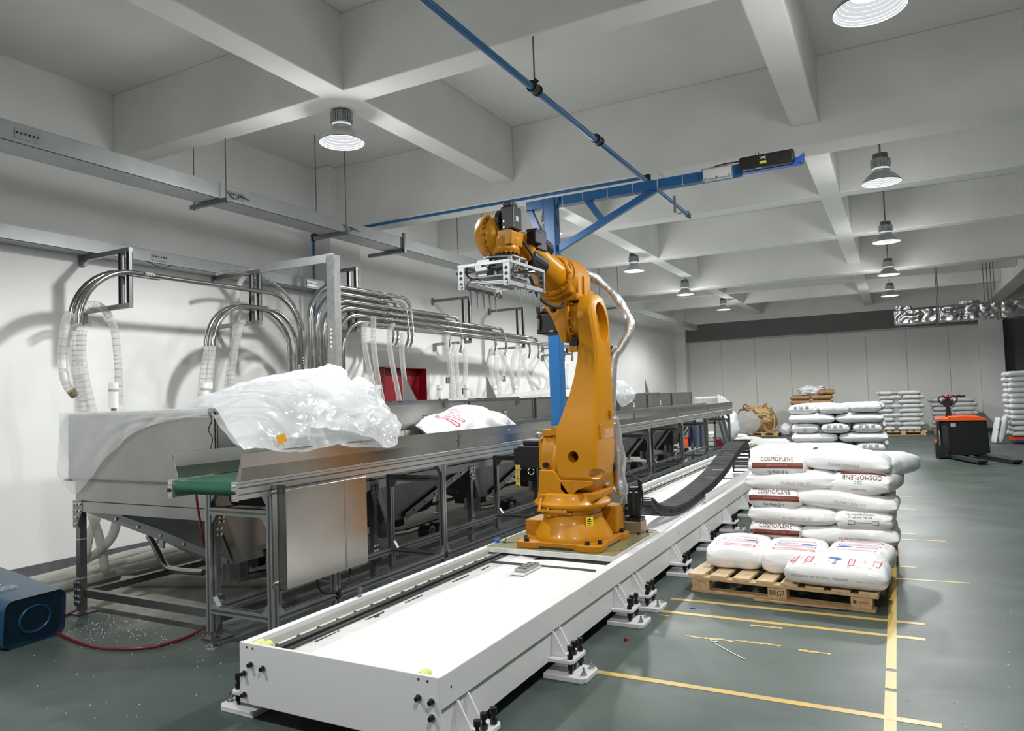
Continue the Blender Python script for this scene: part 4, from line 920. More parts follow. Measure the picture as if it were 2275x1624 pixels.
# centreline in the YZ plane: low at the carriage, rising away, folding back down at the far end
cl_ = smoothpath([(0, 5.80, .60), (0, 6.05, .50), (0, 6.45, .428), (0, 6.9, .41), (0, 7.4, .43), (0, 8.0, .47), (0, 8.6, .535), (0, 9.1, .62), (0, 9.6, .715), (0, 9.95, .76), (0, 10.15, .745), (0, 10.26, .68), (0, 10.27, .58), (0, 10.22, .45), (0, 10.12, .39)], 20)
acc = [0]
for a, b in zip(cl_[:-1], cl_[1:]): acc.append(acc[-1]+(b-a).length)
def onc(s):
    s = max(0, min(s, acc[-1]-1e-6)); lo, hi = 0, len(acc)-1
    while hi-lo > 1:
        mid = (lo+hi)//2
        if acc[mid] <= s: lo = mid
        else: hi = mid
    q = (s-acc[lo])/(acc[hi]-acc[lo]); d = (cl_[hi]-cl_[lo]).normalized(); return cl_[lo].lerp(cl_[hi], q), d
CXa, CXb = -2.04, -1.82; pitch = .05; n = int(acc[-1]/pitch)
def chx(s):
    return 0
linkmesh = None
for k in range(n):
    p, d = onc((k+.5)*pitch); nrm = Vector((0, -d.z, d.y))
    if linkmesh is None:
        m = MB(); h = .038
        for xa, xb in ((CXa, CXa+.012), (CXb-.012, CXb)):
            m.box(xa, xb, -pitch*.52, pitch*.52, -h, -h+.016).box(xa, xb, -pitch*.52, pitch*.52, h-.016, h).box(xa, xb, -pitch*.52, -pitch*.15, -h, h)
        m.box(CXa, CXb, -.010, .010, h, h+.006).box(CXa, CXb, -.010, .010, -h-.006, -h)
        lk = m.build('link', 'rubber', ch); linkmesh = lk.data
        for v in linkmesh.vertices: v.co = v.co + Vector(ch['_w'])
    else:
        lk = bpy.data.objects.new('link', linkmesh); C.objects.link(lk); lk.parent = ch
    rot = Matrix(((1, 0, 0), (0, d.y, nrm.y), (0, d.z, nrm.z))).to_4x4()
    lk.matrix_local = Matrix.Translation(p - Vector(ch['_w'])) @ rot
part('mount', 'bracket', ch, MB().box(CXa-.02, CXb+.02, 9.6, 10.2, .345, .361)); part('trough_side', 'white', ch, MB().box(CXb+.03, CXb+.036, 7.5, 12.6, .345, .44), bevel=.001)
# ================================================================== ROBOT
rob = thing('industrial_robot', 'large orange-yellow six axis robot arm standing on the track carriage', 'robot', (RX, RY, .374))
z0 = .374
fp = []
for sx, sy in ((-1, -1), (1, -1), (1, 1), (-1, 1)):
    fp.append((sx, sy))
bp_ = [(-2.595, 4.86), (-2.56, 4.82), (-2.44, 4.82), (-2.42, 4.84), (-2.10, 4.84), (-2.08, 4.82), (-1.95, 4.82), (-1.91, 4.86), (-1.91, 4.98), (-1.93, 5.0), (-1.93, 5.32), (-1.91, 5.34), (-1.91, 5.46), (-1.95, 5.50), (-2.56, 5.50), (-2.595, 5.46)]
part('base_plate', 'yeld', rob, MB().prism(bp_, 'Z', z0+.001, z0+.046), bevel=.004)
part('base_recess', 'slot', rob, MB().box(-2.40, -2.12, 4.838, 4.842, z0, z0+.018).box(-1.932, -1.928, 5.02, 5.30, z0, z0+.012))
bb = MB()
for x, y in ((-2.55, 4.93), (-2.51, 4.86), (-2.02, 4.86), (-1.95, 4.93), (-1.95, 5.40), (-2.0, 5.45), (-2.51, 5.45), (-2.55, 5.40)): bb.cyl((x, y, z0+.046), (x, y, z0+.074), .0165, 12).cyl((x, y, z0+.046), (x, y, z0+.050), .020, 12)
part('base_bolt', 'bolt', rob, bb)
part('base_column', 'yel', rob, MB().lathe([(z0+.046, .300), (z0+.062, .300), (z0+.085, .292), (z0+.16, .246), (z0+.19, .229), (z0+.235, .226)], (RX, RY, 0), 48), smooth=True)
part('seam_ring', 'brown', rob, MB().lathe([(z0+.236, .222), (z0+.240, .222)], (RX, RY, 0), 48))
part('base_collar', 'yel', rob, MB().lathe([(z0+.241, .222), (z0+.268, .222)], (RX, RY, 0), 48), smooth=True)
part('side_box', 'yeld', rob, MB().box(-2.63, -2.43, 5.08, 5.34, z0+.0465, z0+.165), bevel=.006)
part('rear_box', 'yeld', rob, MB().box(-2.11, -1.965, 5.335, 5.50, z0+.047, z0+.26), bevel=.012)
part('key_pad', 'yel', rob, MB().prism([(-2.36, z0+.225), (-2.36, z0+.262), (-2.16, z0+.262), (-2.16, z0+.245), (-2.27, z0+.245), (-2.27, z0+.235), (-2.33, z0+.235), (-2.33, z0+.225)], 'Y', RY-.245, RY-.20), bevel=.003)
o = part('warning_label', 'yellab', rob, MB().box(-.03, .03, -.001, .001, -.036, .036)); lab(o, 'yellow warning label')
o.location = Vector((-2.052, 4.998, z0+.19)) - Vector(rob['_w']); o.rotation_euler = (0, 0, .95)
for v in o.data.vertices: v.co = v.co + Vector(rob['_w'])
lm = MB(); 
for k in range(4): lm.box(-.022, .022-.01*(k % 2), -.0018, -.001, -.028+k*.013, -.022+k*.013)
lm.prism([(-.012, .012), (.012, .012), (0, .030)], 'Y', -.0018, -.001)
pr = part('print', 'ink', o, lm)
for v in pr.data.vertices: v.co = v.co + Vector(o['_w'])
# turntable
zt_ = z0+.270
part('turntable', 'yel', rob, MB().lathe([(zt_, .225), (zt_+.006, .262), (zt_+.032, .292), (zt_+.048, .295), (zt_+.058, .288), (zt_+.075, .272), (zt_+.12, .262), (zt_+.128, .245)], (RX, RY, 0), 56), smooth=True)
tw = MB()
tw.prism([(-2.40, zt_+.065), (-2.02, zt_+.065), (-1.98, zt_+.09), (-1.98, zt_+.135), (-2.40, zt_+.128)], 'Y', 4.97, 5.34)
part('deck', 'yeld', rob, tw, bevel=.01)
# left shoulder casting with two stiffening windows
lc = [(4.93, zt_+.03), (4.955, zt_+.13), (5.0, zt_+.25), (4.995, zt_+.40), (5.01, zt_+.49), (5.06, zt_+.565), (5.12, zt_+.585), (5.2, zt_+.575), (5.27, zt_+.52), (5.31, zt_+.42), (5.33, zt_+.25), (5.36, zt_+.12), (5.38, zt_+.03)]
part('shoulder_casting', 'yeld', rob, MB().prism(lc, 'X', -2.435, -2.315), bevel=.012, smooth=True)
sk = MB()
sk.prism([(-2.445, zt_+.03), (-2.14, zt_+.03), (-2.15, zt_+.10), (-2.19, zt_+.145), (-2.25, zt_+.23), (-2.30, zt_+.30), (-2.42, zt_+.30), (-2.43, zt_+.18)], 'Y', 4.93, 5.0)
part('front_web', 'yel', rob, sk, bevel=.006)
ribm = MB()
for xa in (-2.415, -2.345, -2.275, -2.205): ribm.prism([(4.872, zt_+.012), (4.93, zt_+.012), (4.945, zt_+.115), (4.925, zt_+.115)], 'X', xa, xa+.022)
ribm.box(-2.42, -2.18, 4.868, 4.90, zt_-.005, zt_+.014); ribm.box(-2.42, -2.18, 4.912, 4.95, zt_+.10, zt_+.122)
part('rib', 'yel', rob, ribm, bevel=.003)
part('recess', 'brown', rob, MB().box(-2.39, -2.35, 4.925, 4.929, zt_+.02, zt_+.10).box(-2.32, -2.28, 4.925, 4.929, zt_+.02, zt_+.10))
part('oil_plug', 'blk', rob, MB().cyl((-2.385, 4.995, zt_+.335), (-2.385, 4.955, zt_+.335), .020, 14).cyl((-2.385, 4.956, zt_+.335), (-2.385, 4.950, zt_+.335), .012, 10))
part('motor_flange', 'yeld', rob, MB().box(-2.462, -2.435, 5.02, 5.27, zt_+.30, zt_+.53), bevel=.006)
part('lug', 'yeld', rob, MB().box(-2.46, -2.42, 5.0, 5.1, zt_+.18, zt_+.255).box(-2.43, -2.35, 5.02, 5.12, zt_+.55, zt_+.60), bevel=.005)
mo = part('shoulder_motor', 'blk', rob, MB().box(-2.66, -2.463, 5.04, 5.24, zt_+.30, zt_+.475).box(-2.62, -2.463, 5.06, 5.22, zt_+.475, zt_+.515), bevel=.008)
part('motor_rear_cap', 'blk', mo, MB().box(-2.70, -2.661, 5.05, 5.23, zt_+.33, zt_+.46), bevel=.01)
part('ring', 'zinc', mo, MB().tube(arc((-2.555, zt_+.275), .026, 0, 360, 20, 'XZ', 5.06), .004, 6, caps=False))
o = part('hanging_tag', 'tag', rob, MB().grid([[(-2.655+.02*j, 4.99+.004*math.sin(i*1.3), zt_+.33-.03*i-.002*j*i) for j in range(3)] for i in range(6)])); lab(o, 'yellow paper tag')
tx = MB()
for i in range(9): tx.box(-2.648, -2.622+.004*(i % 3), 4.9835, 4.984, zt_+.20+.012*i, zt_+.203+.012*i)
part('print', 'brown', o, tx)
part('motor_cable', 'silver', rob, MB().tube(smoothpath([(-2.46, 5.1, zt_+.52), (-2.50, 5.08, zt_+.55), (-2.47, 5.04, zt_+.57), (-2.43, 5.06, zt_+.56)], 4), .012, 8), smooth='all')
# shoulder joint ring and lower link
zs_ = .985
part('joint_ring', 'yeld', rob, MB().cyl((-2.318, 5.15, zs_), (-2.285, 5.15, zs_), .205, 48), bevel=.006, smooth=True)
part('stop_block', 'yeld', rob, MB().box(-2.34, -2.27, 4.99, 5.08, 1.20, 1.27), bevel=.008)
lev = [(.735, -2.245, -2.09, 5.07, 5.24), (.765, -2.27, -2.04, 5.03, 5.28), (.82, -2.285, -2.005, 4.985, 5.31), (.90, -2.295, -1.975, 4.955, 5.34), (1.0, -2.298, -1.962, 4.945, 5.355), (1.12, -2.298, -1.955, 4.945, 5.355),
       (1.24, -2.293, -1.95, 4.955, 5.345), (1.36, -2.245, -1.942, 4.975, 5.33), (1.50, -2.19, -1.938, 4.99, 5.31), (1.64, -2.148, -1.935, 5.0, 5.30), (1.78, -2.118, -1.935, 5.005, 5.30), (1.90, -2.100, -1.938, 4.995, 5.305),
       (2.00, -2.094, -1.945, 4.98, 5.32), (2.10, -2.094, -1.955, 4.97, 5.33), (2.18, -2.092, -1.965, 4.985, 5.315), (2.235, -2.088, -1.975, 5.02, 5.28), (2.26, -2.084, -1.985, 5.07, 5.23)]
lk = MB(); rows = []
for z, xa, xb, ya, yb2_ in lev:
    c = .032; rows.append([(xa, ya+c, z), (xa+c*.5, ya, z), (xb-c, ya, z), (xb-c*.3, ya+c*.5, z), (xb, ya+c*1.6, z), (xb, yb2_-c, z), (xb-c, yb2_, z), (xa+c, yb2_, z), (xa, yb2_-c, z)])
nn = len(rows[0]); lk.add([p for r in rows for p in r], [(i*nn+j, i*nn+(j+1) % nn, (i+1)*nn+(j+1) % nn, (i+1)*nn+j) for i in range(len(rows)-1) for j in range(nn)] + [tuple(range(nn))[::-1], tuple(range((len(rows)-1)*nn, len(rows)*nn))])
link = part('lower_arm', 'yel', rob, lk, smooth=True)
def cut(o, mb):
    c = mb.build('cutter', 'yel', rob); md = o.modifiers.new('hole', 'BOOLEAN'); md.object = c; md.operation = 'DIFFERENCE'; md.solver = 'EXACT'
    dg = bpy.context.evaluated_depsgraph_get(); me = bpy.data.meshes.new_from_object(o.evaluated_get(dg)); o.modifiers.clear(); o.data = me
    bpy.data.objects.remove(c)
    try: me.polygons.foreach_set('use_smooth', [True]*len(me.polygons)); me.set_sharp_from_angle(angle=math.radians(30))
    except Exception: pass
cut(link, MB().cyl((-2.143, 4.8, 1.045), (-2.143, 5.20, 1.045), .042, 32))
cut(link, MB().cyl((-2.02, 4.80, .93), (-1.94, 5.12, .90), .042, 24))
for sx_ in (1,):
    pk = MB().prism([(5.15+.115*math.cos(a)*1.0, 2.05+.155*math.sin(a)) for a in [2*PI*i/28 for i in range(28)]], 'X', -2.02, -1.90)
    cut(link, pk)
pb = MB()
for k in range(7): 
    a = math.radians(100+k*26); pb.cyl((-2.02, 5.15+.085*math.cos(a), 2.05+.12*math.sin(a)), (-2.0, 5.15+.085*math.cos(a), 2.05+.12*math.sin(a)), .010, 8)
part('pocket_bolt', 'yeld', rob, pb)
part('link_lip', 'yeld', rob, MB().prism([(-2.17, .735), (-2.12, .80), (-2.0, .84), (-1.995, .87), (-2.25, .87), (-2.25, .80)], 'Y', 4.93, 4.96), bevel=.005)
part('cable_clip', 'yeld', rob, MB().box(-1.945, -1.915, 5.18, 5.24, 1.34, 1.38).box(-1.965, -1.94, 5.0, 5.04, 1.18, 1.28), bevel=.004)
ss = part('side_cover', 'kraft', rob, MB().box(-1.957, -1.95, 5.12, 5.30, 1.17, 1.42)); lab(ss, 'worn pinkish patch on the arm side'); ss.data.materials[0] = mat('primer_patch', (.62, .33, .14), .5, var=.3, scale=20)
# balance bracket and cylinder at the right rear
bk = [(5.25, zt_+.10), (5.56, zt_+.10), (5.54, zt_+.28), (5.52, zt_+.43), (5.47, zt_+.46), (5.43, zt_+.44), (5.38, zt_+.30), (5.33, zt_+.19)]
part('balance_bracket', 'yel', rob, MB().prism(bk, 'X', -2.10, -2.01), bevel=.012, smooth=True)
part('bracket_bolt', 'zinc', rob, MB().cyl((-2.01, 5.46, zt_+.25), (-2.0, 5.46, zt_+.25), .010, 8).cyl((-2.01, 5.49, zt_+.28), (-2.0, 5.49, zt_+.28), .010, 8).cyl((-2.01, 5.48, zt_+.35), (-2.0, 5.48, zt_+.35), .007, 8))
part('balance_cylinder', 'blk', rob, MB().tube([(-2.03, 5.28, .955), (-2.05, 5.46, .92)], .05, 20).cyl((-2.02, 5.26, .96), (-2.03, 5.30, .953), .056, 20), smooth=True)
part('wrapped_cable', 'brownw', rob, MB().tube(smoothpath([(-2.25, 5.10, zt_+.17), (-2.20, 5.13, zt_+.20), (-2.12, 5.2, zt_+.205), (-2.05, 5.28, zt_+.19)], 5), .035, 10), smooth='all')
part('silver_wrap', 'silver', rob, MB().tube(smoothpath([(-2.09, 5.20, zt_+.24), (-2.05, 5.20, zt_+.21), (-2.02, 5.27, zt_+.17), (-2.03, 5.35, zt_+.16)], 4), .024, 8), smooth='all')
# elbow ring, elbow motor, forearm carrier
ze = 2.08
er = part('elbow_ring', 'yeld', rob, MB().cyl((-2.155, 5.15, ze), (-2.096, 5.15, ze), .150, 40).cyl((-2.185, 5.15, ze), (-2.156, 5.15, ze), .175, 48), bevel=.005, smooth=True)
eb = MB()
for k in range(16):
    a = 2*PI*k/16; y, z = 5.15+.162*math.cos(a), ze+.162*math.sin(a); eb.cyl((-2.156, y, z), (-2.135, y, z), .010, 8)
part('elbow_bolt', 'yeld', er, eb)
part('elbow_stop', 'blk', rob, MB().box(-2.165, -2.10, 5.0, 5.06, 1.875, 1.93), bevel=.004); part('elbow_pad', 'yeld', rob, MB().box(-2.175, -2.10, 5.0, 5.08, 1.83, 1.872), bevel=.004)
cc = [(-2.36, 2.27), (-2.16, 2.27), (-2.085, 2.275), (-2.09, 2.22), (-2.17, 2.22), (-2.186, 2.16), (-2.186, 1.90), (-2.23, 1.905), (-2.262, 1.99), (-2.305, 2.10), (-2.40, 2.235), (-2.41, 2.27)]
car = part('forearm_carrier', 'yeld', rob, MB().prism(cc, 'Y', 5.0, 5.30), bevel=.012)
cut(car, MB().cyl((-2.286, 4.8, 2.166), (-2.286, 5.5, 2.166), .030, 28))
part('carrier_head', 'yeld', rob, MB().prism([(-2.40, 2.262), (-2.11, 2.262), (-2.10, 2.42), (-2.14, 2.52), (-2.20, 2.56), (-2.34, 2.56), (-2.40, 2.50)], 'Y', 4.93, 5.34), bevel=.02, smooth=True)
part('carrier_rib', 'yel', rob, MB().box(-2.125, -2.085, 5.03, 5.10, 2.24, 2.44).box(-2.125, -2.085, 5.16, 5.23, 2.24, 2.42).box(-2.20, -2.10, 5.28, 5.40, 2.22, 2.32), bevel=.005)
em = part('elbow_motor', 'blk', rob, MB().box(-2.46, -2.25, 5.05, 5.26, 1.985, 2.145).prism([(-2.44, 2.145), (-2.40, 2.20), (-2.28, 2.20), (-2.25, 2.145)], 'Y', 5.06, 5.25), bevel=.012)
part('motor_label', 'grey', em, MB().box(-2.345, -2.315, 5.047, 5.049, 1.995, 2.01)); part('connector', 'brownw', em, MB().cyl((-2.47, 5.12, 2.10), (-2.48, 5.12, 2.21), .013, 8).cyl((-2.43, 5.04, 2.09), (-2.425, 5.03, 2.20), .013, 8)); part('connector', 'silver', em, MB().cyl((-2.475, 5.12, 2.03), (-2.47, 5.12, 2.12), .016, 8).cyl((-2.435, 5.03, 2.02), (-2.43, 5.03, 2.10), .015, 8))
# forearm barrel: comes forward over the bed toward the viewer
A0 = Vector((-2.262, 4.98, 2.405)); A1 = Vector((-2.262, 4.42, 2.565)); dA = (A1-A0).normalized()
part('forearm_flange', 'yeld', rob, MB().cyl(A0-dA*.08, A0-dA*.0, .178, 48).cyl(A0-dA*0, A0+dA*.035, .165, 48), bevel=.005, smooth=True)
fb = MB(); u_, v_ = basis(dA)
for k in range(14):
    a = 2*PI*k/14; c = A0 + (u_*math.cos(a)+v_*math.sin(a))*.150; fb.cyl(c+dA*.035, c+dA*.052, .010, 8)
part('forearm_bolt', 'yeld', rob, fb)
fm = MB().tube([A0+dA*.036, A0+dA*.10, A0+dA*.30, A0+dA*.50, A0+dA*.56], .12, 32, rad=lambda t: .128 if t < .1 else (.122 if t < .4 else (.112 if t < .8 else .10)))
part('forearm', 'yel', rob, fm, smooth=True)
# lettering wrapped round the barrel
def wrap_text(body, c, ax, r, ang, h, name, m, par):
    vs, fs = text2d(body); u, v = basis(ax); out = []
    side = (u*math.cos(ang) + v*math.sin(ang)); tang = ax.cross(side)
    for x, y in vs:
        a = y*h/r; out.append(c + ax*(x*h*.85) + (side*math.cos(a) + tang*math.sin(a))*(r+.0015))
    return part(name, m, par, MB().add(out, fs))
# choose the side that faces right/up
u_, v_ = basis(dA); best = max(range(360), key=lambda k: (u_*math.cos(math.radians(k))+v_*math.sin(math.radians(k))).dot(Vector((.62, -.25, .74))))
lt2 = wrap_text('ESTUN', A0+dA*.26, -dA, .1235, 0, .036, 'lettering', 'ink', rob)
bpy.data.objects.remove(lt2)
u2, v2 = basis(-dA); best = max(range(360), key=lambda k: (u2*math.cos(math.radians(k))+v2*math.sin(math.radians(k))).dot(Vector((.72, -.3, .55))))
lt2 = wrap_text('ESTUN', A0+dA*.25, -dA, .1240, math.radians(best), .034, 'lettering', 'ink', rob)
# wrist
WX = -2.262
B0 = A0+dA*.50
part('wrist_yoke', 'yel', rob, MB().prism([(-2.42, 2.44), (-2.30, 2.40), (-2.18, 2.44), (-2.155, 2.52), (-2.18, 2.62), (-2.30, 2.66), (-2.42, 2.62)], 'Y', 4.42, 4.60), bevel=.02, smooth=True)
part('wrist_motor', 'blk', rob, MB().box(-2.235, -2.14, 4.46, 4.62, 2.52, 2.67).cyl((-2.19, 4.60, 2.59), (-2.19, 4.74, 2.56), .055, 20).box(-2.20, -2.12, 4.40, 4.50, 2.55, 2.64).cyl((-2.22, 4.44, 2.47), (-2.22, 4.66, 2.44), .075, 20), bevel=.01)
part('wrist_cable', 'rubber', rob, MB().tube(smoothpath([(-2.20, 4.34, 2.56), (-2.16, 4.32, 2.52), (-2.13, 4.34, 2.46), (-2.14, 4.40, 2.40), (-2.17, 4.44, 2.36)], 5), .010, 8).tube(smoothpath([(-2.20, 4.45, 2.33), (-2.22, 4.6, 2.22), (-2.2, 4.75, 2.16), (-2.18, 4.9, 2.16), (-2.2, 5.0, 2.2)], 5), .014, 8), smooth='all')
# big round housing on the left with the drive axis along X
wy, wz = 4.22, 2.565
part('wrist_housing', 'yel', rob, MB().lathe([(-2.452, .095), (-2.446, .125), (-2.43, .140), (-2.385, .150), (-2.372, .150)], (0, wy+.03, wz+.035), 48, axis='X'), smooth=True)
part('housing_arm', 'yel', rob, MB().prism([(wy-.11, wz+.0), (wy+.05, wz-.12), (wy+.30, wz-.08), (wy+.36, wz-.0), (wy+.30, wz+.10), (wy+.02, wz+.16)], 'X', -2.44, -2.385), bevel=.02, smooth=True)
rg = part('bolt_ring', 'yeld', rob, MB().lathe([(-2.371, .120), (-2.345, .120)], (0, wy, wz+.02), 40, axis='X'), smooth=True)
rbm = MB()
for k in range(16):
    a = 2*PI*k/16; rbm.cyl((-2.371, wy+.128*math.cos(a), wz+.02+.128*math.sin(a)), (-2.350, wy+.128*math.cos(a), wz+.02+.128*math.sin(a)), .009, 8)
part('ring_bolt', 'yeld', rg, rbm)
part('wrist_body', 'yel', rob, MB().lathe([(-2.344, .130), (-2.315, .130), (-2.285, .110), (-2.27, .07)], (0, wy, wz+.02), 40, axis='X').prism([(-2.345, wz-.02), (-2.345, wz-.06), (-2.18, wz-.06), (-2.165, wz+.03), (-2.20, wz+.045), (-2.30, wz+.04)], 'Y', wy-.085, wy+.085), bevel=.008, smooth=True)
part('tool_motor', 'blk', rob, MB().box(-2.262, -2.165, wy-.06, wy+.06, wz+.045, wz+.20).box(-2.25, -2.185, wy-.05, wy+.05, wz+.20, wz+.235).cyl((-2.262, wy, wz+.11), (-2.305, wy, wz+.11), .085, 24), bevel=.008)
part('motor_label', 'grey', rob, MB().box(-2.1649, -2.1635, wy-.03, wy+.01, wz+.10, wz+.135)); part('motor_bolt', 'zinc', rob, MB().cyl((-2.235, wy-.061, wz+.06), (-2.235, wy-.068, wz+.06), .006, 6).cyl((-2.235, wy-.061, wz+.10), (-2.235, wy-.068, wz+.10), .006, 6))
part('tool_gearbox', 'yel', rob, MB().lathe([(wz-.105, .080), (wz-.088, .092), (wz-.075, .093), (wz-.06, .088), (wz-.03, .098), (wz+.0, .095)], (WX, wy, 0), 40), smooth=True)
tb = MB()
for k in range(18):
    a = 2*PI*k/18; tb.cyl((WX+.086*math.cos(a), wy+.086*math.sin(a), wz-.094), (WX+.086*math.cos(a), wy+.086*math.sin(a), wz-.112), .007, 6)
part('gearbox_bolt', 'yeld', rob, tb)
part('tool_flange', 'blkm', rob, MB().lathe([(wz-.135, .078), (wz-.112, .080), (wz-.1055, .070)], (WX, wy, 0), 32), smooth=True)
# silver hose package at the back
hp = smoothpath([at(1262, 606, Y=5.36), at(1292, 606, Y=5.42), at(1330, 625, Y=5.5), at(1370, 665, Y=5.52), at(1395, 705, Y=5.5), at(1398, 735, Y=5.46), at(1380, 770, Y=5.42), at(1362, 800, Y=5.38), at(1359, 860, Y=5.36), at(1357, 910, Y=5.38), at(1366, 960, Y=5.42), at(1375, 1010, Y=5.44), at(1377, 1060, Y=5.46), at(1383, 1100, Y=5.46)], 7)
def hprad(t):
    return .038 + .006*math.sin(t*60)*(.5+.5*math.sin(t*9)) + (.010 if t > .72 else 0)
part('hose_package', 'silver', rob, MB().tube(hp, .036, 14, rad=hprad), smooth='all')
part('hose_tail', 'silver', rob, MB().tube(smoothpath([at(1383, 1100, Y=5.46), at(1368, 1090, Y=5.44), at(1350, 1075, Y=5.42), at(1340, 1066, Y=5.40)], 4), .026, 10), smooth='all')
part('hose_clamp', 'blk', rob, MB().tube([at(1358, 768, Y=5.37), at(1353, 785, Y=5.36), at(1350, 805, Y=5.36)], .014, 8).tube([at(1354, 925, Y=5.37), at(1355, 950, Y=5.37)], .012, 8)); part('hose_bracket', 'brownw', rob, MB().bar(at(1262, 620, Y=5.34), at(1298, 616, Y=5.40), .05, .012).bar(at(1264, 615, Y=5.34), at(1264, 635, Y=5.32), .03, .02))
part('zip_tie', 'pvc', rob, MB().tube(arc((0, 0), .042, 0, 360, 16, 'XY', 0), .002, 4).box(0, 0, 0, 0, 0, 0) if False else MB().cyl(at(1357, 928, Y=5.38), at(1358, 932, Y=5.38), .040, 14).cyl(at(1358, 940, Y=5.38), at(1359, 944, Y=5.38), .040, 14))

# ------------------------------------------------------------------ gripper
g = thing('claw_gripper', 'aluminium claw gripper with sharp tines held by the robot wrist', 'gripper', (-2.27, 4.2, 2.19))
gx0, gx1, gy0, gy1, gz0, gz1 = -2.465, -2.085, 3.93, 4.44, 2.20, 2.345
part('top_plate', 'alu', g, MB().prism([(-2.36, 4.08), (-2.30, 4.05), (-2.14, 4.10), (-2.14, 4.28), (-2.36, 4.28)], 'Z', 2.412, 2.424), bevel=.002)
part('top_plate', 'alu', g, MB().box(-2.40, -2.30, 4.06, 4.14, 2.38, 2.41), bevel=.003)
for x, y in ((-2.37, 4.08), (-2.37, 4.30), (-2.16, 4.08), (-2.16, 4.30)): part('pillar', 'alu', g, MB().cyl((x, y, 2.30), (x, y, 2.41), .016, 10), smooth=True)
part('pillar_block', 'alul', g, MB().box(-2.395, -2.345, 4.03, 4.07, 2.335, 2.385), bevel=.003); part('side_bracket', 'alul', g, MB().box(-2.16, -2.125, 4.14, 4.15, 2.335, 2.405)); part('round_mark', 'ink', g, MB().lathe([(4.1385, .012), (4.1395, .012)], (-2.143, 0, 2.37), 16, axis='Y'))
part('frame_rail', 'alu', g, MB().box(gx0, gx1, gy0, gy0+.012, gz1, gz1+.018)); part('frame_rail', 'alu', g, MB().box(gx0, gx1, gy1-.012, gy1, gz1, gz1+.018))
part('frame_rail', 'alu', g, MB().box(gx1-.012, gx1, gy0+.012, gy1-.012, gz1, gz1+.018)); part('frame_rail', 'alu', g, MB().box(gx0, gx0+.012, gy0+.012, gy1-.012, gz1, gz1+.018))
for x, s in ((gx0, 1), (gx1-.048, 1)):
    for y in (gy0-.001, gy1-.009):
        pl = part('end_plate', 'alu', g, MB().box(x, x+.048, y, y+.010, gz0, gz1), bevel=.002)
        hm = MB()
        for dz in (.045, .085, .12): hm.cyl((x+.024, y-.0006, gz0+dz-.01), (x+.024, y+.0106, gz0+dz-.01), .0115, 16)
        part('lightening_hole', 'slot', pl, hm)
        part('pivot_bolt', 'zinc', pl, MB().cyl((x+.024, y-.001, gz0+.022), (x+.024, y-.008, gz0+.022), .010, 10))
def claw(x, y, d):
    return
for yb_, nm in ((gy0+.05, 'front'), (gy1-.05, 'rear')): pass
# two shafts along Y carry the tines
for x, sgn in ((gx0+.02, 1), (gx1-.02, -1)):
    sh = part('tine_shaft', 'alu', g, MB().bar((x, gy0+.01, gz0+.02), (x, gy1-.01, gz0+.02), .026, .026)); part('shaft_end', 'blk', sh, MB().cyl((x, gy0+.012, gz0+.02), (x, gy0+.006, gz0+.02), .011, 10)); part('collar', 'zinc', sh, MB().cyl((x, gy0+.22, gz0+.02), (x, gy0+.235, gz0+.02), .019, 12))
    for k in range(5):
        y = gy0+.11+k*.085
        tm = MB().tube([(x, y, gz0+.01), (x+sgn*.001, y, gz0-.03), (x+sgn*.003, y, gz0-.07), (x+sgn*.008, y, gz0-.105)], .008, 8, rad=lambda t: .0085 if t < .4 else (.007 if t < .8 else .001))
        part('tine', 'alu', g, tm, smooth=True)
for k in range(9):
    y = gy0+.05+k*.052; part('strip', 'alu', g, MB().bar((gx0+.05, y, gz0+.05), (gx1-.05, y, gz0+.04), .016, .006))
part('press_plate', 'steeld', g, MB().box(gx0+.09, gx1-.09, gy0+.08, gy1-.08, gz0+.08, gz0+.09)); part('air_cylinder', 'alu', g, MB().box(-2.385, -2.30, 4.02, 4.12, gz0+.09, gz0+.155), bevel=.004)
part('air_cylinder', 'chrome', g, MB().cyl((-2.20, 4.06, gz0+.11), (-2.10, 4.30, gz0+.13), .014, 10).cyl((-2.19, 4.12, gz0+.10), (-2.12, 4.12, gz0+.16), .02, 12), smooth=True)
part('valve_block', 'blk', g, MB().box(-2.27, -2.20, 4.1, 4.2, gz0+.10, gz0+.15).box(-2.33, -2.18, 4.1, 4.26, 2.345, 2.39), bevel=.005)
part('air_hose', 'rubber', g, MB().tube(smoothpath([(-2.37, 4.03, 2.375), (-2.44, 4.02, 2.37), (-2.455, 4.03, 2.31), (-2.42, 4.06, 2.28)], 5), .006, 6).tube(smoothpath([(-2.44, 4.0, 2.22), (-2.43, 4.0, 2.26), (-2.39, 4.02, 2.28), (-2.36, 4.04, 2.27)], 5), .004, 6).tube(smoothpath([(-2.3, 4.05, 2.35), (-2.24, 4.03, 2.39), (-2.18, 4.05, 2.36), (-2.15, 4.12, 2.31)], 5), .006, 6), smooth='all')

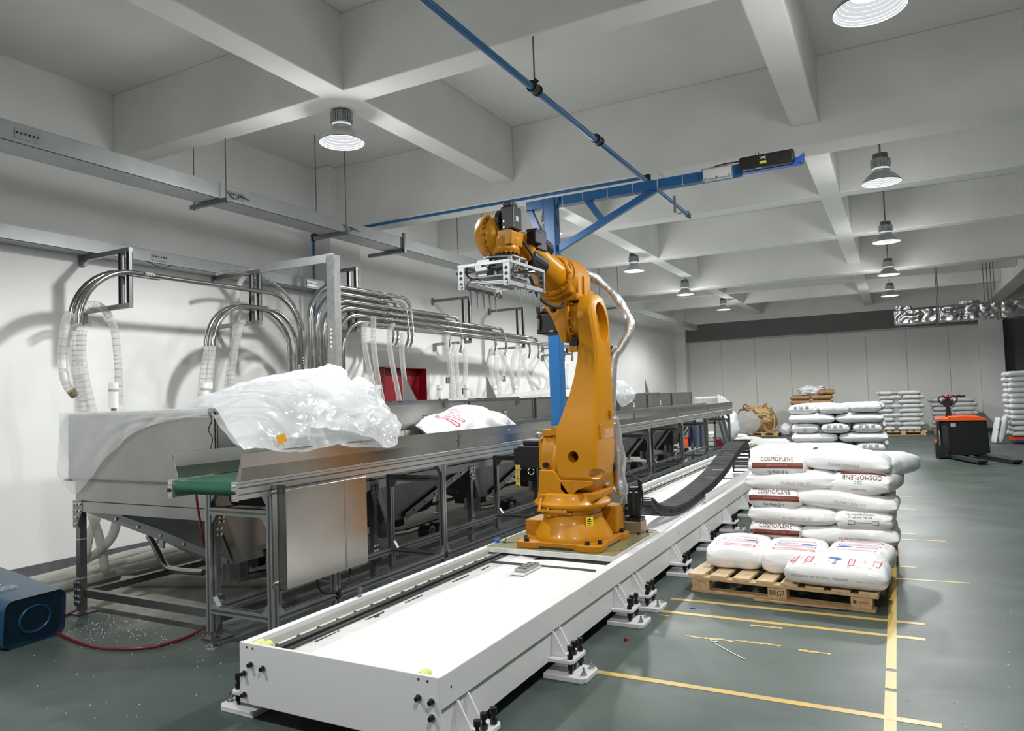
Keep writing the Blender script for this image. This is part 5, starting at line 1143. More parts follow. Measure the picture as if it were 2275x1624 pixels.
# ------------------------------------------------------------------ blue post and boom
ps = thing('blue_post', 'blue square steel post with a long cantilever boom carrying a black unit', 'post', (-3.03, 6.66, 0))
part('column', 'blue', ps, MB().box(-3.09, -2.965, 6.60, 6.725, .01, 3.515), bevel=.008); part('foot_plate', 'blue', ps, MB().box(-3.18, -2.875, 6.5, 6.82, 0, .014))
part('slot_window', 'slot', ps, MB().box(-2.965, -2.9635, 6.63, 6.69, 3.23, 3.31))
part('boom', 'blue', ps, MB().box(-2.964, -1.19, 6.612, 6.712, 3.425, 3.515), bevel=.004); part('boom', 'blue', ps, MB().box(-3.29, -3.091, 6.612, 6.712, 3.425, 3.515), bevel=.004)
part('boom_cap', 'bracket', ps, MB().box(-3.296, -3.29, 6.612, 6.712, 3.425, 3.515))
part('brace', 'blue', ps, MB().bar((-2.97, 6.66, 2.985), (-1.93, 6.66, 3.43), .06, .05, up=(0, 1, 0))); part('brace', 'blue', ps, MB().bar((-3.09, 6.66, 3.0), (-3.27, 6.66, 3.43), .06, .05, up=(0, 1, 0)))
part('brace', 'blue', ps, MB().bar((-2.62, 6.66, 3.43), (-2.47, 6.66, 3.205), .06, .045, up=(0, 1, 0)))
part('rail', 'bluebr', ps, MB().box(-1.19, -.64, 6.63, 6.70, 3.44, 3.50)); part('rail_plate', 'blue', ps, MB().box(-1.20, -1.12, 6.60, 6.612, 3.40, 3.52)); part('rail_end', 'bluebr', ps, MB().prism([(-.66, 3.45), (-.615, 3.45), (-.605, 3.53), (-.64, 3.50)], 'Y', 6.62, 6.71))
vt = MB()
for x in (-2.88, -2.66, -2.40, -2.14, -1.90, -1.66, -1.46): vt.box(x, x+.005, 6.609, 6.716, 3.421, 3.518)
part('cable_tie', 'pvc', ps, vt)
part('cable', 'blk', ps, MB().tube(smoothpath([(-2.90, 6.60, 3.51), (-2.93, 6.59, 3.42), (-2.95, 6.60, 3.33), (-2.958, 6.64, 3.30)], 4), .006, 6).tube(smoothpath([(-1.46, 6.62, 3.52), (-1.3, 6.62, 3.545), (-1.12, 6.64, 3.55)], 4), .006, 6))
bx = part('terminal_box', 'pvc', ps, MB().box(-1.45, -1.20, 6.53, 6.60, 3.405, 3.50), bevel=.004); lab(bx, 'pale grey terminal box'); part('box_frame', 'galv', bx, MB().box(-1.46, -1.19, 6.524, 6.53, 3.498, 3.508).box(-1.46, -1.19, 6.524, 6.53, 3.398, 3.408)); part('box_screw', 'bolt', bx, MB().cyl((-1.43, 6.53, 3.42), (-1.43, 6.52, 3.42), .006, 6).cyl((-1.33, 6.53, 3.415), (-1.33, 6.52, 3.415), .006, 6).cyl((-1.22, 6.53, 3.42), (-1.22, 6.52, 3.42), .006, 6))
bu = part('control_unit', 'blk', ps, MB().box(-1.13, -.675, 6.52, 6.60, 3.435, 3.55), bevel=.018, seg=3); lab(bu, 'black plastic control unit')
part('unit_fin', 'blkm', bu, MB().box(-.80, -.69, 6.517, 6.52, 3.465, 3.469).box(-.80, -.69, 6.517, 6.52, 3.48, 3.484).box(-.80, -.69, 6.517, 6.52, 3.495, 3.499).box(-.80, -.69, 6.517, 6.52, 3.51, 3.514))
part('label', 'yellab', bu, MB().box(-.955, -.90, 6.518, 6.5195, 3.462, 3.485)); part('emblem', 'pvc', bu, MB().prism([(-.955, 3.500), (-.935, 3.505), (-.927, 3.512), (-.919, 3.505), (-.898, 3.500), (-.915, 3.515), (-.895, 3.525), (-.92, 3.522), (-.935, 3.522), (-.958, 3.525), (-.938, 3.515)], 'Y', 6.518, 6.5195))
part('antenna', 'blk', bu, MB().cyl((-.99, 6.56, 3.55), (-.99, 6.56, 3.575), .004, 6).cyl((-.965, 6.56, 3.55), (-.965, 6.56, 3.575), .004, 6)); part('foot_pad', 'grey', bu, MB().box(-.99, -.94, 6.53, 6.56, 3.4325, 3.435).box(-1.1, -1.07, 6.53, 6.56, 3.4325, 3.435))
# blue compressed-air pipe
bp2 = thing('air_pipe', 'blue compressed air pipe running across under the ceiling beams', 'pipe', (-2.2, 4.6, 3.73), 'blue air pipes under the ceiling')
part('tube', 'bluep', bp2, MB().cyl((-2.2, -1.0, 3.73), (-2.2, 8.95, 3.71), .024, 14), smooth=True)
for y in (4.63, 5.88): 
    c = part('coupling', 'blk', bp2, MB().cyl((-2.2, y-.05, 3.727), (-2.2, y+.05, 3.727), .036, 14).cyl((-2.2, y-.055, 3.727), (-2.2, y-.035, 3.727), .042, 14).cyl((-2.2, y+.035, 3.727), (-2.2, y+.055, 3.727), .042, 14), smooth=True)
part('pipe_clip', 'blk', bp2, MB().cyl((-2.23, 4.61, 3.72), (-2.17, 4.61, 3.78), .02, 8)); part('hanger_rod', 'steeld', bp2, MB().cyl((-2.2, 4.63, 3.75), (-2.2, 4.63, ZS), .006, 6))
part('end_valve', 'chromed', bp2, MB().cyl((-2.2, 8.93, 3.71), (-2.2, 9.03, 3.71), .034, 14).cyl((-2.2, 8.98, 3.71), (-2.2, 8.98, 3.77), .012, 8), smooth=True); part('valve_lever', 'redbox', bp2, MB().box(-2.30, -2.2, 8.86, 8.87, 3.72, 3.728))
part('drop_stub', 'bracket', bp2, MB().cyl((-2.0, 7.6, 3.60), (-2.0, 7.6, 3.42), .014, 8))
bp3 = thing('air_pipe', 'thin blue air pipe from the tee across to the left wall and down it', 'pipe', (-4.5, 7.3, 3.79), 'blue air pipes under the ceiling')
part('tube', 'bluep', bp3, MB().cyl((-2.2, 7.34, 3.775), (-6.90, 7.34, 3.79), .018, 12), smooth=True); part('tee', 'blk', bp3, MB().cyl((-2.2, 7.28, 3.72), (-2.2, 7.40, 3.72), .038, 14).cyl((-2.2, 7.34, 3.74), (-2.2, 7.34, 3.80), .028, 12).cyl((-2.2, 7.34, 3.775), (-2.27, 7.34, 3.775), .028, 12), smooth=True)
part('elbow', 'blk', bp3, MB().cyl((-6.83, 7.34, 3.79), (-6.92, 7.34, 3.79), .030, 12).cyl((-6.9, 7.34, 3.81), (-6.9, 7.34, 3.71), .030, 12), smooth=True); part('drop_tube', 'bluep', bp3, MB().cyl((-6.9, 7.34, 3.75), (-6.9, 7.34, 2.0), .018, 12), smooth=True)
from mathutils.bvhtree import BVHTree
# ================================================================== SACKS
def sack_mesh(L, W, T, seed, pu=6, nx=30, na=28, bend=0, crimp=.02, ew=.5, wr=.010, flat=2.6, lump=.008):
    rnd = random.Random(seed); ph = [rnd.uniform(0, 6.28) for _ in range(8)]; vs = []; off = Vector((seed*3.1, seed*1.7, 0))
    us = [-1 + 2*i/nx for i in range(nx+1)]
    us = [math.copysign(abs(u)**.62, u) for u in us]
    for u in us:
        e = max(0, 1-abs(u)**pu)
        h = T/2*(e**ew) + .004; wd = W/2*(1-.10*abs(u)**4)*(.90+.10*e**.3); x = u*L/2
        for k in range(na):
            a = 2*PI*k/na; c, s = math.cos(a), math.sin(a)
            y = wd*math.copysign(abs(c)**(2/flat), c); z = h*math.copysign(abs(s)**(2/flat), s)
            q = abs(u)**4
            r = wr*q*(math.sin(a*7+ph[0])+.7*math.sin(a*11+ph[1]+u*4)) + lump*noise.noise(Vector((x*5, y*6, z*9))+off)
            r += .004*noise.noise(Vector((x*16, y*16, z*16))+off)
            d = Vector((0, y/max(wd, .01), z/max(h, .02)*.6)); d.normalize() if d.length > 0 else None
            p = Vector((x, y, z)) + d*r
            p.z += bend*(1-u*u) + T/2
            vs.append(p)
    fs = [(i*na+k, i*na+(k+1) % na, (i+1)*na+(k+1) % na, (i+1)*na+k) for i in range(nx) for k in range(na)]
    fs += [tuple(range(na))[::-1], tuple(range(nx*na, (nx+1)*na))]
    m = MB(); m.add(vs, fs)
    return m
def rectgrid(w, h, nx=14, ny=3, c=(0, 0)):
    vs = [(c[0]-w/2+w*i/nx, c[1]-h/2+h*j/ny) for j in range(ny+1) for i in range(nx+1)]
    fs = [(j*(nx+1)+i, j*(nx+1)+i+1, (j+1)*(nx+1)+i+1, (j+1)*(nx+1)+i) for j in range(ny) for i in range(nx)]
    return vs, fs
def framegrid(w, h, t, c=(0, 0)):
    V, Fc = [], []
    for (ww, hh, cc, nx, ny) in ((w, t, (c[0], c[1]+h/2), 14, 1), (w, t, (c[0], c[1]-h/2), 14, 1), (t, h, (c[0]-w/2, c[1]), 1, 4), (t, h, (c[0]+w/2, c[1]), 1, 4)):
        v, f = rectgrid(ww, hh, nx, ny, cc); k = len(V); V += v; Fc += [tuple(i+k for i in q) for q in f]
    return V, Fc
def txt(body, h, c=(0, 0), flip=False, wide=None):
    vs, fs = text2d(body)
    if not vs: return [], []
    w0 = max(v[0] for v in vs) - min(v[0] for v in vs); sx = wide/w0 if wide else h
    s = -1 if flip else 1
    return [(c[0]+s*x*sx, c[1]+s*y*h) for x, y in vs], fs
def project(sack, items, c, r, u, d, off=.0016):
    """lay flat artwork onto the sack's skin, as print on plastic film lies"""
    me = sack.data; bvh = BVHTree.FromPolygons([v.co for v in me.vertices], [tuple(p.vertices) for p in me.polygons])
    r = Vector(r).normalized(); u = Vector(u).normalized(); d = Vector(d).normalized(); c = Vector(c); out = {}
    for m, (vs, fs) in items:
        res = []
        for x, y in vs:
            hit, n, _, _ = bvh.ray_cast(c + r*x + u*y - d*.3, d, 1.5)
            if hit is not None:
                if n.dot(d) > 0: n = -n
                hit = hit + n*off - d*.0012
            res.append(hit)
        mb = out.setdefault(m, MB()); k = len(mb.v); ids = {}; 
        for i, p in enumerate(res):
            if p is not None: ids[i] = len(mb.v); mb.v.append(p)
        for f in fs:
            if all(i in ids for i in f):
                P = [mb.v[ids[i]] for i in f]
                if max((P[a]-P[b]).length for a in range(len(P)) for b in range(a)) < .30: mb.f.append(tuple(ids[i] for i in f))
    for m, mb in out.items():
        if mb.f:
            me2 = bpy.data.meshes.new('print'); me2.from_pydata([tuple(p) for p in mb.v], [], mb.f); me2.materials.append(M[m])
            o = bpy.data.objects.new('print', me2); C.objects.link(o); o.parent = sack; o['kind'] = 'stuff'
def sack(name, label, mb, m, loc, rot=(0, 0, 0), group=None, cat='sack'):
    me = bpy.data.meshes.new(name); me.from_pydata([tuple(p) for p in mb.v], [], mb.f); me.polygons.foreach_set('use_smooth', [True]*len(me.polygons)); me.materials.append(M[m])
    o = bpy.data.objects.new(name, me); C.objects.link(o); o.location = loc; o.rotation_euler = rot; o['_w'] = tuple(loc)
    md = o.modifiers.new('sub', 'SUBSURF'); md.levels = 1; md.render_levels = 1
    return tag(o, label, cat, group)
# --- pallets
def pallet(label, x0, x1, y0, y1, H, loc=None, rz=0, boards=9, blk=True, text=False, m='woodt', grp=None):
    t = thing('wooden_pallet', label, 'pallet', (0, 0, 0), grp)
    t.location = (loc[0], loc[1], 0) if loc else (0, 0, 0); 
    w = x1-x0; bw = w/(boards*1.0+(boards-1)*.42); gap = bw*.42
    for k in range(boards):
        xa = x0+k*(bw+gap); part('board', m, t, MB().box(xa, xa+bw, y0, y1, H-.020, H), bevel=.002)
    for yy in (y0, (y0+y1)/2-.045, y1-.09): part('stringer_board', 'wood', t, MB().box(x0, x1, yy, yy+.09, H-.040, H-.0205), bevel=.002)
    for xx in (x0+.03, (x0+x1)/2-.065, x1-.17):
        for yy in (y0+.005, (y0+y1)/2-.045, y1-.095):
            b = part('block', 'wood', t, MB().box(xx, xx+.13, yy, yy+.09, .0225, H-.0405), bevel=.002)
            if text and yy < y0+.01:
                mb = MB(); k = [x0+.03, (x0+x1)/2-.065, x1-.17].index(xx)
                if k == 1: text_on(mb, 'BRG7', (xx+.065, yy-.001, (H-.018)/2), (1, 0, 0), (0, 0, 1), .038, .10)
                elif k == 0: text_on(mb, 'L', (xx+.055, yy-.001, .038), (1, 0, 0), (0, 0, 1), .014); text_on(mb, 'IPPC', (xx+.065, yy-.001, H-.055), (1, 0, 0), (0, 0, 1), .012, .08)
                else: mb.cyl((xx+.025, yy-.001, H*.45), (xx+.025, yy-.0005, H*.45), .012, 12); text_on(mb, 'RADIS', (xx+.08, yy-.001, H*.45), (1, 0, 0), (0, 0, 1), .010, .06)
                part('stencil', 'ink' if k == 1 else 'brown', b, mb)
    for yy in (y0, (y0+y1)/2-.045, y1-.09): part('bottom_board', 'wood2', t, MB().box(x0+.02, x1-.02, yy, yy+.09, .001, .022), bevel=.002)
    t.rotation_euler = (0, 0, rz); return t
p1 = pallet('pine pallet at the front carrying four printed sacks, middle block stencilled BRG7', 0, 1.29, 0, 1.02, .135, (-1.46, 5.455), -.09, boards=8, text=True)
spl = MB().bar((.50, -.06, .012), (1.10, -.03, .018), .018, .012); part('split_strip', 'wood2', p1, spl)
pallet('pallet under the brown banded sack stack, only glimpsed behind the front pallet', 0, 1.18, 0, 1.05, .14, (-1.24, 6.72), 0, boards=8)
pallet('pallet under the tall stack of shiny sacks in the middle', 0, 1.12, 0, 1.1, .14, (-1.28, 10.22), 0, boards=8)
# --- the four sacks on the front pallet
def borouge_art(s, W, side=1):
    red = framegrid(W*.68, .052, .010, (0, 0)); it = []
    def sh(g, dx, dy): return ([(x+dx, y+dy) for x, y in g[0]], g[1])
    it.append(('red', sh(red, 0, -.17))); it.append(('redl', sh(txt('بلاستيكية لدائن', .028, wide=W*.46), 0, -.17)))
    it.append(('red', sh(framegrid(W*.68, .038, .007), 0, -.04))); it.append(('redl', sh(txt('POLYPROPYLENE', .014, wide=W*.40), 0, -.04)))
    it.append(('redl', sh(txt('صنع في الإمارات', .013, wide=W*.25), 0, -.085))); it.append(('redl', sh(txt('MADE IN UAE', .011, wide=W*.28), 0, -.112)))
    it.append(('navy', sh(txt('Borouge', .036, wide=.15), -.055, .035)))
    it.append(('navy', sh(txt('بروج', .018, wide=.05), -.07, .075)))
    sw = [(.03, .02), (.05, .035), (.075, .05), (.10, .052), (.135, .045), (.155, .035), (.13, .03), (.12, .018), (.09, .010), (.06, .012)]
    it.append(('bluei', (sw, [tuple(range(len(sw)))]))); it.append(('navy', ([(.075, .03), (.09, .04), (.105, .038), (.10, .025), (.085, .02)], [(0, 1, 2, 3, 4)])))
    it.append(('redl', sh(framegrid(W*.6, .03, .006), 0, .125))); it.append(('redl', sh(txt('POLYPROPYLENE', .010, wide=W*.35), 0, .125)))
    for sx in (-1, 1):
        for yy in (-.16, -.105, -.05, .11, .15): it.append(('inkg', sh(framegrid(.018, .014, .003), sx*W*.40, yy)))
    return it
specs = [('b_left', (-1.17, 5.97, .137), PI/2+.03, 'sack of the left corner on the front pallet, red framed print facing up', 1),
         ('b_mid', (-.74, 5.93, .137), PI/2+.02, 'middle sack of the rear row on the front pallet, blue logo right way up', 1),
         ('b_right', (-.31, 5.96, .137), PI/2-.10, 'right rear sack on the front pallet, blue logo upside down', -1)]
for nm, loc, rz, lb, fl_ in specs:
    s = sack('resin_sack', lb, sack_mesh(.68, .455, .165, len(nm)*7, pu=10, ew=.36, wr=.006, flat=3.8, crimp=0, lump=.010), 'bag', loc, (0, 0, rz), 'printed sacks on the front pallet')
    # local -x end faces the viewer
    art = borouge_art(s, .42)
    r = Vector((0, -1, 0)); u = Vector((1, 0, 0))
    if fl_ < 0: r = -r; u = -u
    project(s, art, (-.03 if fl_ > 0 else .02, 0, .35), r, u, (.0, 0, -1))
    if fl_ > 0 and nm == 'b_left': part('heat_seam', 'pvc', s, MB()) if False else None
s = sack('resin_sack', 'long front sack on the front pallet with a code printed on its side', sack_mesh(.66, .40, .165, 31, pu=9, ew=.42, wr=.010, flat=2.9, lump=.006), 'bag', (-.425, 5.50, .137), (0, 0, -.07), 'printed sacks on the front pallet')
project(s, [('inkg', txt('RD265CF PP COPO  4424075', .017, (-.09, 0), wide=.36)), ('inkg', txt('13-01  21:31', .010, (.19, -.004), wide=.10))], (0, -.5, .078), (1, 0, 0), (0, 0, 1), (0, 1, 0))
def rot90(g, c, sgn=1): return ([(c[0]+sgn*y, c[1]-sgn*x) for x, y in g[0]], g[1])
it = []
for cx in (-.265, -.17, .10, .255):
    it.append(('red', rot90(framegrid(.15, .040 if cx in (-.17, .255) else .034, .006), (cx, -.03), -1))); it.append(('redl', rot90(txt('لدائن بلاستيكية', .018, wide=.11), (cx, -.03), -1)))
for cx in (-.225, .18): it.append(('redl', rot90(txt('MADE IN UAE', .009, wide=.08), (cx, -.02), -1)))
it.append(('navy', rot90(txt('Borouge', .026, wide=.11), (-.0, -.045), -1))); it.append(('bluei', ([(-.065, .045), (-.03, .065), (.01, .06), (.03, .03), (.025, -.01), (.0, .01), (-.03, .02)], [tuple(range(7))]))); it.append(('navy', rot90(txt('بروج', .016, wide=.04), (-.04, -.05), -1)))
for cx in (-.26, -.19, -.12, .09, .15, .22): it.append(('inkg', ([(x+cx, y-.125) for x, y in framegrid(.014, .011, .0025)[0]], framegrid(.014, .011, .0025)[1])))
project(s, it, (0, -.02, .5), (1, 0, 0), (0, 1, 0), (0, .0, -1))

# --- the brown banded stack
COS = dict(pu=5, ew=.50, wr=.014, flat=2.7, lump=.016)
Z0 = .142; PZ = .148
def cos_end(z, x, lb, seed, y=7.03, rz=0, tilt=0, mode='up', W=.44, rx=0):
    s = sack('resin_sack', lb, sack_mesh(.72, W+.03, .190, seed, pu=8, ew=.42, wr=.010, flat=3.1, lump=.014), 'bag', (x, y, z), (tilt, rx, PI/2+rz), 'brown banded sacks stacked behind the front pallet')
    r = Vector((0, -1, 0)); u = Vector((.55, 0, .84)); d = Vector((.84, 0, -.55)); c = Vector((-.36, 0, .12))
    if mode == 'up':
        project(s, [('brown', txt('COSMOPLENE', .042, (0, .045), wide=.27)), ('brown', rectgrid(.42, .040, 18, 3, (0, -.012))), ('redl', txt('PROPYLENE COPOLYMER', .012, (0, -.012), wide=.17)), ('ink', txt('Net Weight 25 kg', .018, (0, -.055), wide=.17)), ('teal', txt('tpc', .024, (0, .095), wide=.05))], c, r, u, d)
    elif mode == 'down':
        project(s, [('brown', txt('COSMOPLENE', .042, (.03, .035), True, wide=.30)), ('brown', rectgrid(.34, .022, 18, 2, (.03, .078))), ('teal', txt('tpc', .032, (0, -.005), True, wide=.06)), ('ink', txt('Made in Singapore', .010, (.0, -.055), True, wide=.12))], c, r, u, d)
    elif mode == 'co':
        project(s, [('ink', txt('The Polyolefin Company', .017, (-.02, .03), wide=.22)), ('ink', txt('(Singapore) Pte. Ltd.', .017, (-.02, .008), wide=.18)), ('ink', framegrid(.05, .022, .003, (-.09, -.03))), ('ink', framegrid(.05, .022, .003, (.09, -.03))), ('ink', rectgrid(.12, .003, 6, 1, (0, -.03)))], c, r, u, d)
    return s
def cos_long(z, x, lb, seed, y=6.90, rz=0, roll=0, L=.74, bars=(-.2, .22), code='PL7643 DI6157', rear=False, bend=0):
    s = sack('resin_sack', lb, sack_mesh(L, .45, .192, seed, bend=bend, **COS), 'bag', (x, y, z), (0, roll, rz), 'brown banded sacks stacked behind the front pallet')
    if not rear:
        project(s, [('inkg', txt(code, .022, (.05, 0), wide=.24))], (0, -.5, .085), (1, 0, 0), (0, 0, 1), (0, 1, 0))
        for b in bars: project(s, [('brown', rectgrid(.036, .10, 3, 8))], (b, -.165, .5), (1, 0, 0), (0, 1, 0), (0, .25, -1))
    return s
cos_end(Z0, -1.0, 'lower left sack, brown band and black name, at the bottom of the stack', 3, mode='up')
cos_long(Z0-.002, -.42, 'bottom right sack of the banded stack, long side to the viewer', 5, rz=-.02, bars=(.05,), L=.78)
cos_long(Z0-.002, -.42, 'bottom rear sack of the banded stack, hidden behind the long one', 6, y=7.33, rear=True)
cos_long(Z0+PZ, -.86, 'long left sack in the second layer of the banded stack', 7, bars=(-.16, .30), L=.76, bend=.004)
cos_end(Z0+PZ-.01, -.30, 'right sack of the second layer, printed with a company address', 8, mode='co', W=.46)
cos_long(Z0+PZ, -.86, 'rear left sack in the second layer of the banded stack', 9, y=7.33, rear=True)
cos_end(Z0+2*PZ, -1.0, 'middle left sack of the banded stack with clear brown name and band', 10, mode='up', W=.46)
cos_long(Z0+2*PZ+.0, -.44, 'long right sack in the third layer, sagging to the right', 11, rz=-.05, roll=.085, bars=(-.16, .28), L=.82)
cos_long(Z0+2*PZ, -.42, 'rear right sack in the third layer of the banded stack', 12, y=7.33, rear=True)
cos_long(Z0+3*PZ+.005, -.86, 'long left sack in the fourth layer with two brown bars over its top edge', 13, bars=(-.17, .17), L=.78, bend=.01)
cos_end(Z0+3*PZ+.0, -.27, 'tilted right sack of the fourth layer, name upside down', 14, mode='down', W=.50, rx=0, rz=-.15, y=7.02)
cos_long(Z0+3*PZ, -.86, 'rear left sack in the fourth layer of the banded stack', 15, y=7.33, rear=True)
cos_end(Z0+4*PZ-.01, -.98, 'top left sack with brown band and net weight, slumping outward', 16, mode='up', W=.50, rz=.06)
cos_long(Z0+4*PZ+.02, -.46, 'top long sack of the banded stack, one brown bar, in front', 17, rz=-.10, roll=.07, bars=(-.2,), L=.80, bend=.012, y=6.93)
cos_end(Z0+4*PZ-.03, -.16, 'top right sack behind the long one, bulging over the right edge', 18, mode='down', W=.46, rz=-.35, y=7.22)
cos_long(Z0+4*PZ+.02, -.70, 'rearmost top sack of the banded stack, only its back visible', 19, y=7.55, rear=True, L=.82, bend=.01)
cos_end(Z0+3*PZ, -.25, 'rear right lower sack under the bulging one', 20, mode='', y=7.55, W=.45)

# --- tall stack of shiny sacks
end_m = sack_mesh(.60, .36, .128, 41, pu=9, ew=.42, wr=.007, flat=2.8, lump=.006); long_m = sack_mesh(.575, .38, .130, 42, pu=5, ew=.55, wr=.012, flat=2.5, lump=.007)
protoE = {}
def endsack(kind, loc, rz, lb, first):
    if kind in protoE: 
        o = copy_tree(protoE[kind]); o.location = loc; o.rotation_euler = (0, 0, rz); o['label'] = lb; return o
    s = sack('shiny_sack', lb, end_m, 'bag2', loc, (0, 0, rz), 'shiny white sacks in the tall middle stack')
    r, u, d, c = Vector((0, -1, 0)), Vector((.45, 0, .89)), Vector((.89, 0, -.45)), Vector((-.31, 0, .085))
    if kind == 'cn': project(s, [('ink', txt('聚 丙 烯', .034, (0, .01), True, wide=.19)), ('inkg', rectgrid(.28, .003, 10, 1, (0, -.035)))], c, r, u, d)
    elif kind == 'lines': project(s, [('inkg', rectgrid(.20, .005, 8, 1, (0, .02))), ('inkg', rectgrid(.26, .004, 8, 1, (0, -.012))), ('ink', txt('合 格', .012, (0, -.035), True, wide=.05))], c, r, u, d)
    protoE[kind] = s; return s
protoL = {}
def longsack(kind, loc, rz, lb):
    if kind in protoL:
        o = copy_tree(protoL[kind]); o.location = loc; o.rotation_euler = (0, 0, rz); o['label'] = lb; return o
    s = sack('shiny_sack', lb, long_m, 'bag2', loc, (0, 0, rz), 'shiny white sacks in the tall middle stack')
    if kind == 'code': project(s, [('inkg', txt('PP-25KG 2024-03 21', .011, (.06, 0), wide=.22))], (0, -.5, .07), (1, 0, 0), (0, 0, 1), (0, 1, 0))
    protoL[kind] = s; return s
ordn = ['bottom', 'second', 'third', 'fourth', 'fifth', 'sixth', 'seventh', 'eighth', 'top']
for k in range(9):
    z = .142 + k*.1255; j = random.Random(k); ox = .045*(8-k)/8 - .01
    if k % 2 == 0:
        kinds = {8: ('cn', 'plain', 'plain'), 6: ('lines', 'cn', 'cn'), 4: ('lines', 'lines', 'cn')}.get(k, ('plain', 'lines', 'plain'))
        for i, nm in enumerate(('left', 'middle', 'right')):
            endsack(kinds[i], (-1.105+i*.375+ox+j.uniform(-.01, .01), 10.53+j.uniform(-.02, .02), z + (.012 if k == 8 and i == 2 else 0)), PI/2+j.uniform(-.04, .04), '%s layer of the tall shiny stack, %s sack' % (ordn[k], nm), 0)
        for i, nm in enumerate(('left', 'right')):
            longsack('plain', (-1.0+i*.57+ox, 11.05, z), j.uniform(-.03, .03), '%s layer of the tall shiny stack, rear %s sack' % (ordn[k], nm))
    else:
        for i, nm in enumerate(('left', 'right')):
            longsack('code' if (i == 1 and k in (3, 5)) else 'plain', (-1.005+i*.575+ox+j.uniform(-.012, .012), 10.42+j.uniform(-.02, .02), z), j.uniform(-.03, .03), '%s layer of the tall shiny stack, long %s sack' % (ordn[k], nm))
        for i, nm in enumerate(('left', 'middle', 'right')):
            if i > 0 or k > 5: endsack('plain', (-1.105+i*.375+ox, 10.93, z), PI/2, '%s layer of the tall shiny stack, rear %s sack' % (ordn[k], nm), 0)

# --- far stacks
far_m = sack_mesh(.60, .40, .135, 51, pu=7, ew=.45, wr=.008, flat=2.6, nx=16, na=16, lump=.006)
protoF = {}
def farsack(kind, loc, rz, lb, grp):
    if kind in protoF:
        o = copy_tree(protoF[kind]); o.location = loc; o.rotation_euler = (0, 0, rz); o['label'] = lb; o['group'] = grp; return o
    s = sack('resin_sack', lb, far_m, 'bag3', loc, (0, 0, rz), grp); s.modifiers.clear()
    if kind == 'bar': project(s, [('navy', rectgrid(.20, .022, 6, 1, (-.06, .012))), ('inkg', rectgrid(.09, .012, 4, 1, (-.02, -.02)))], (0, -.5, .07), (1, 0, 0), (0, 0, 1), (0, 1, 0), off=.003)
    elif kind == 'zhi': project(s, [('ink', txt('JX', .035, (.14, 0), wide=.075)), ('inkg', rectgrid(.10, .010, 4, 1, (-.1, 0)))], (0, -.5, .07), (1, 0, 0), (0, 0, 1), (0, 1, 0), off=.003)
    protoF[kind] = s; return s
def farstack(x0, x1, y, n, tn, pl, seed):
    pallet(pl, 0, x1-x0, 0, 1.0, .135, (x0, y), 0, boards=7)
    rj = random.Random(seed); lay = ['bottom', 'second', 'third', 'fourth', 'fifth', 'sixth', 'seventh', 'eighth', 'ninth']
    for k in range(n):
        z = .137+k*.131; alt = k % 2
        cols = [(x0+.30, 0), (x0+.30+.60, 0)] if alt else [(x0+.22, 1), (x0+.22+.58, 0)]
        for i, (x, e) in enumerate(cols):
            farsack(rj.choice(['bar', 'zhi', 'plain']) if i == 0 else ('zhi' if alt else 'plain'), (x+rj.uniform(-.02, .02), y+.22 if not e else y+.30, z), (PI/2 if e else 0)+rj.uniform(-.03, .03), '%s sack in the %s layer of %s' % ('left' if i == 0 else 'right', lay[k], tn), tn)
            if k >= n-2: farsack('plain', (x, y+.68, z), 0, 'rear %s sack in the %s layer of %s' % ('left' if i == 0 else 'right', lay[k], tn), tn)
farstack(-.50, .72, 24.1, 9, 'the far stack left of the electric truck', 'pallet under the far stack left of the electric truck', 1)
farstack(.88, 2.08, 24.85, 7, 'the far stack behind the electric truck handle', 'pallet under the far stack behind the electric truck', 2)
bl = tag(MB().tube(smoothpath([(1.52, 25.0, 1.075), (1.60, 24.98, 1.10), (1.68, 25.0, 1.08), (1.75, 25.02, 1.095)], 4), .03, 8).build('black_strap', 'rubber'), 'small black thing lying on the stack behind the truck handle', 'strap')
lay12 = ['lowest', 'second', 'third', 'fourth', 'fifth', 'sixth', 'seventh', 'eighth', 'ninth', 'tenth', 'eleventh', 'topmost']
for k in range(12):
    z = .16+k*.130
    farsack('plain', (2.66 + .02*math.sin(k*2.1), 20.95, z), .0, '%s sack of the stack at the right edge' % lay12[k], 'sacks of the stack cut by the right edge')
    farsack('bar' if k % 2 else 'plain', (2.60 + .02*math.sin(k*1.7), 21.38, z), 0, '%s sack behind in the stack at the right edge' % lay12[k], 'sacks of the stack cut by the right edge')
ot = thing('hand_pallet_truck', 'orange pallet truck under the stack at the right edge', 'pallet truck', (2.6, 20.9, 0))
part('body', 'orange', ot, MB().box(2.36, 3.0, 20.85, 21.3, .06, .155), bevel=.01); part('wheel', 'navy', ot, MB().cyl((2.45, 20.84, .05), (2.6, 20.84, .05), .045, 14)); part('fork', 'navy', ot, MB().box(2.4, 2.95, 20.83, 21.2, .012, .058))
ls = sack('leaning_sack', 'white sack leaning upright against the stack at the right edge', sack_mesh(.66, .34, .15, 61, pu=5, nx=20, na=18), 'bag3', (2.22, 20.95, .05), (0, -1.30, .35)); ls.location = (2.27, 20.80, .33)
ls.rotation_euler = (.0, -1.35, .0)
lf = sack('leaning_sack', 'flat printed sack standing beside the leaning white sack', sack_mesh(.62, .30, .06, 62, pu=5, nx=20, na=18), 'bag3', (2.08, 20.8, .32), (0, -1.38, .25))
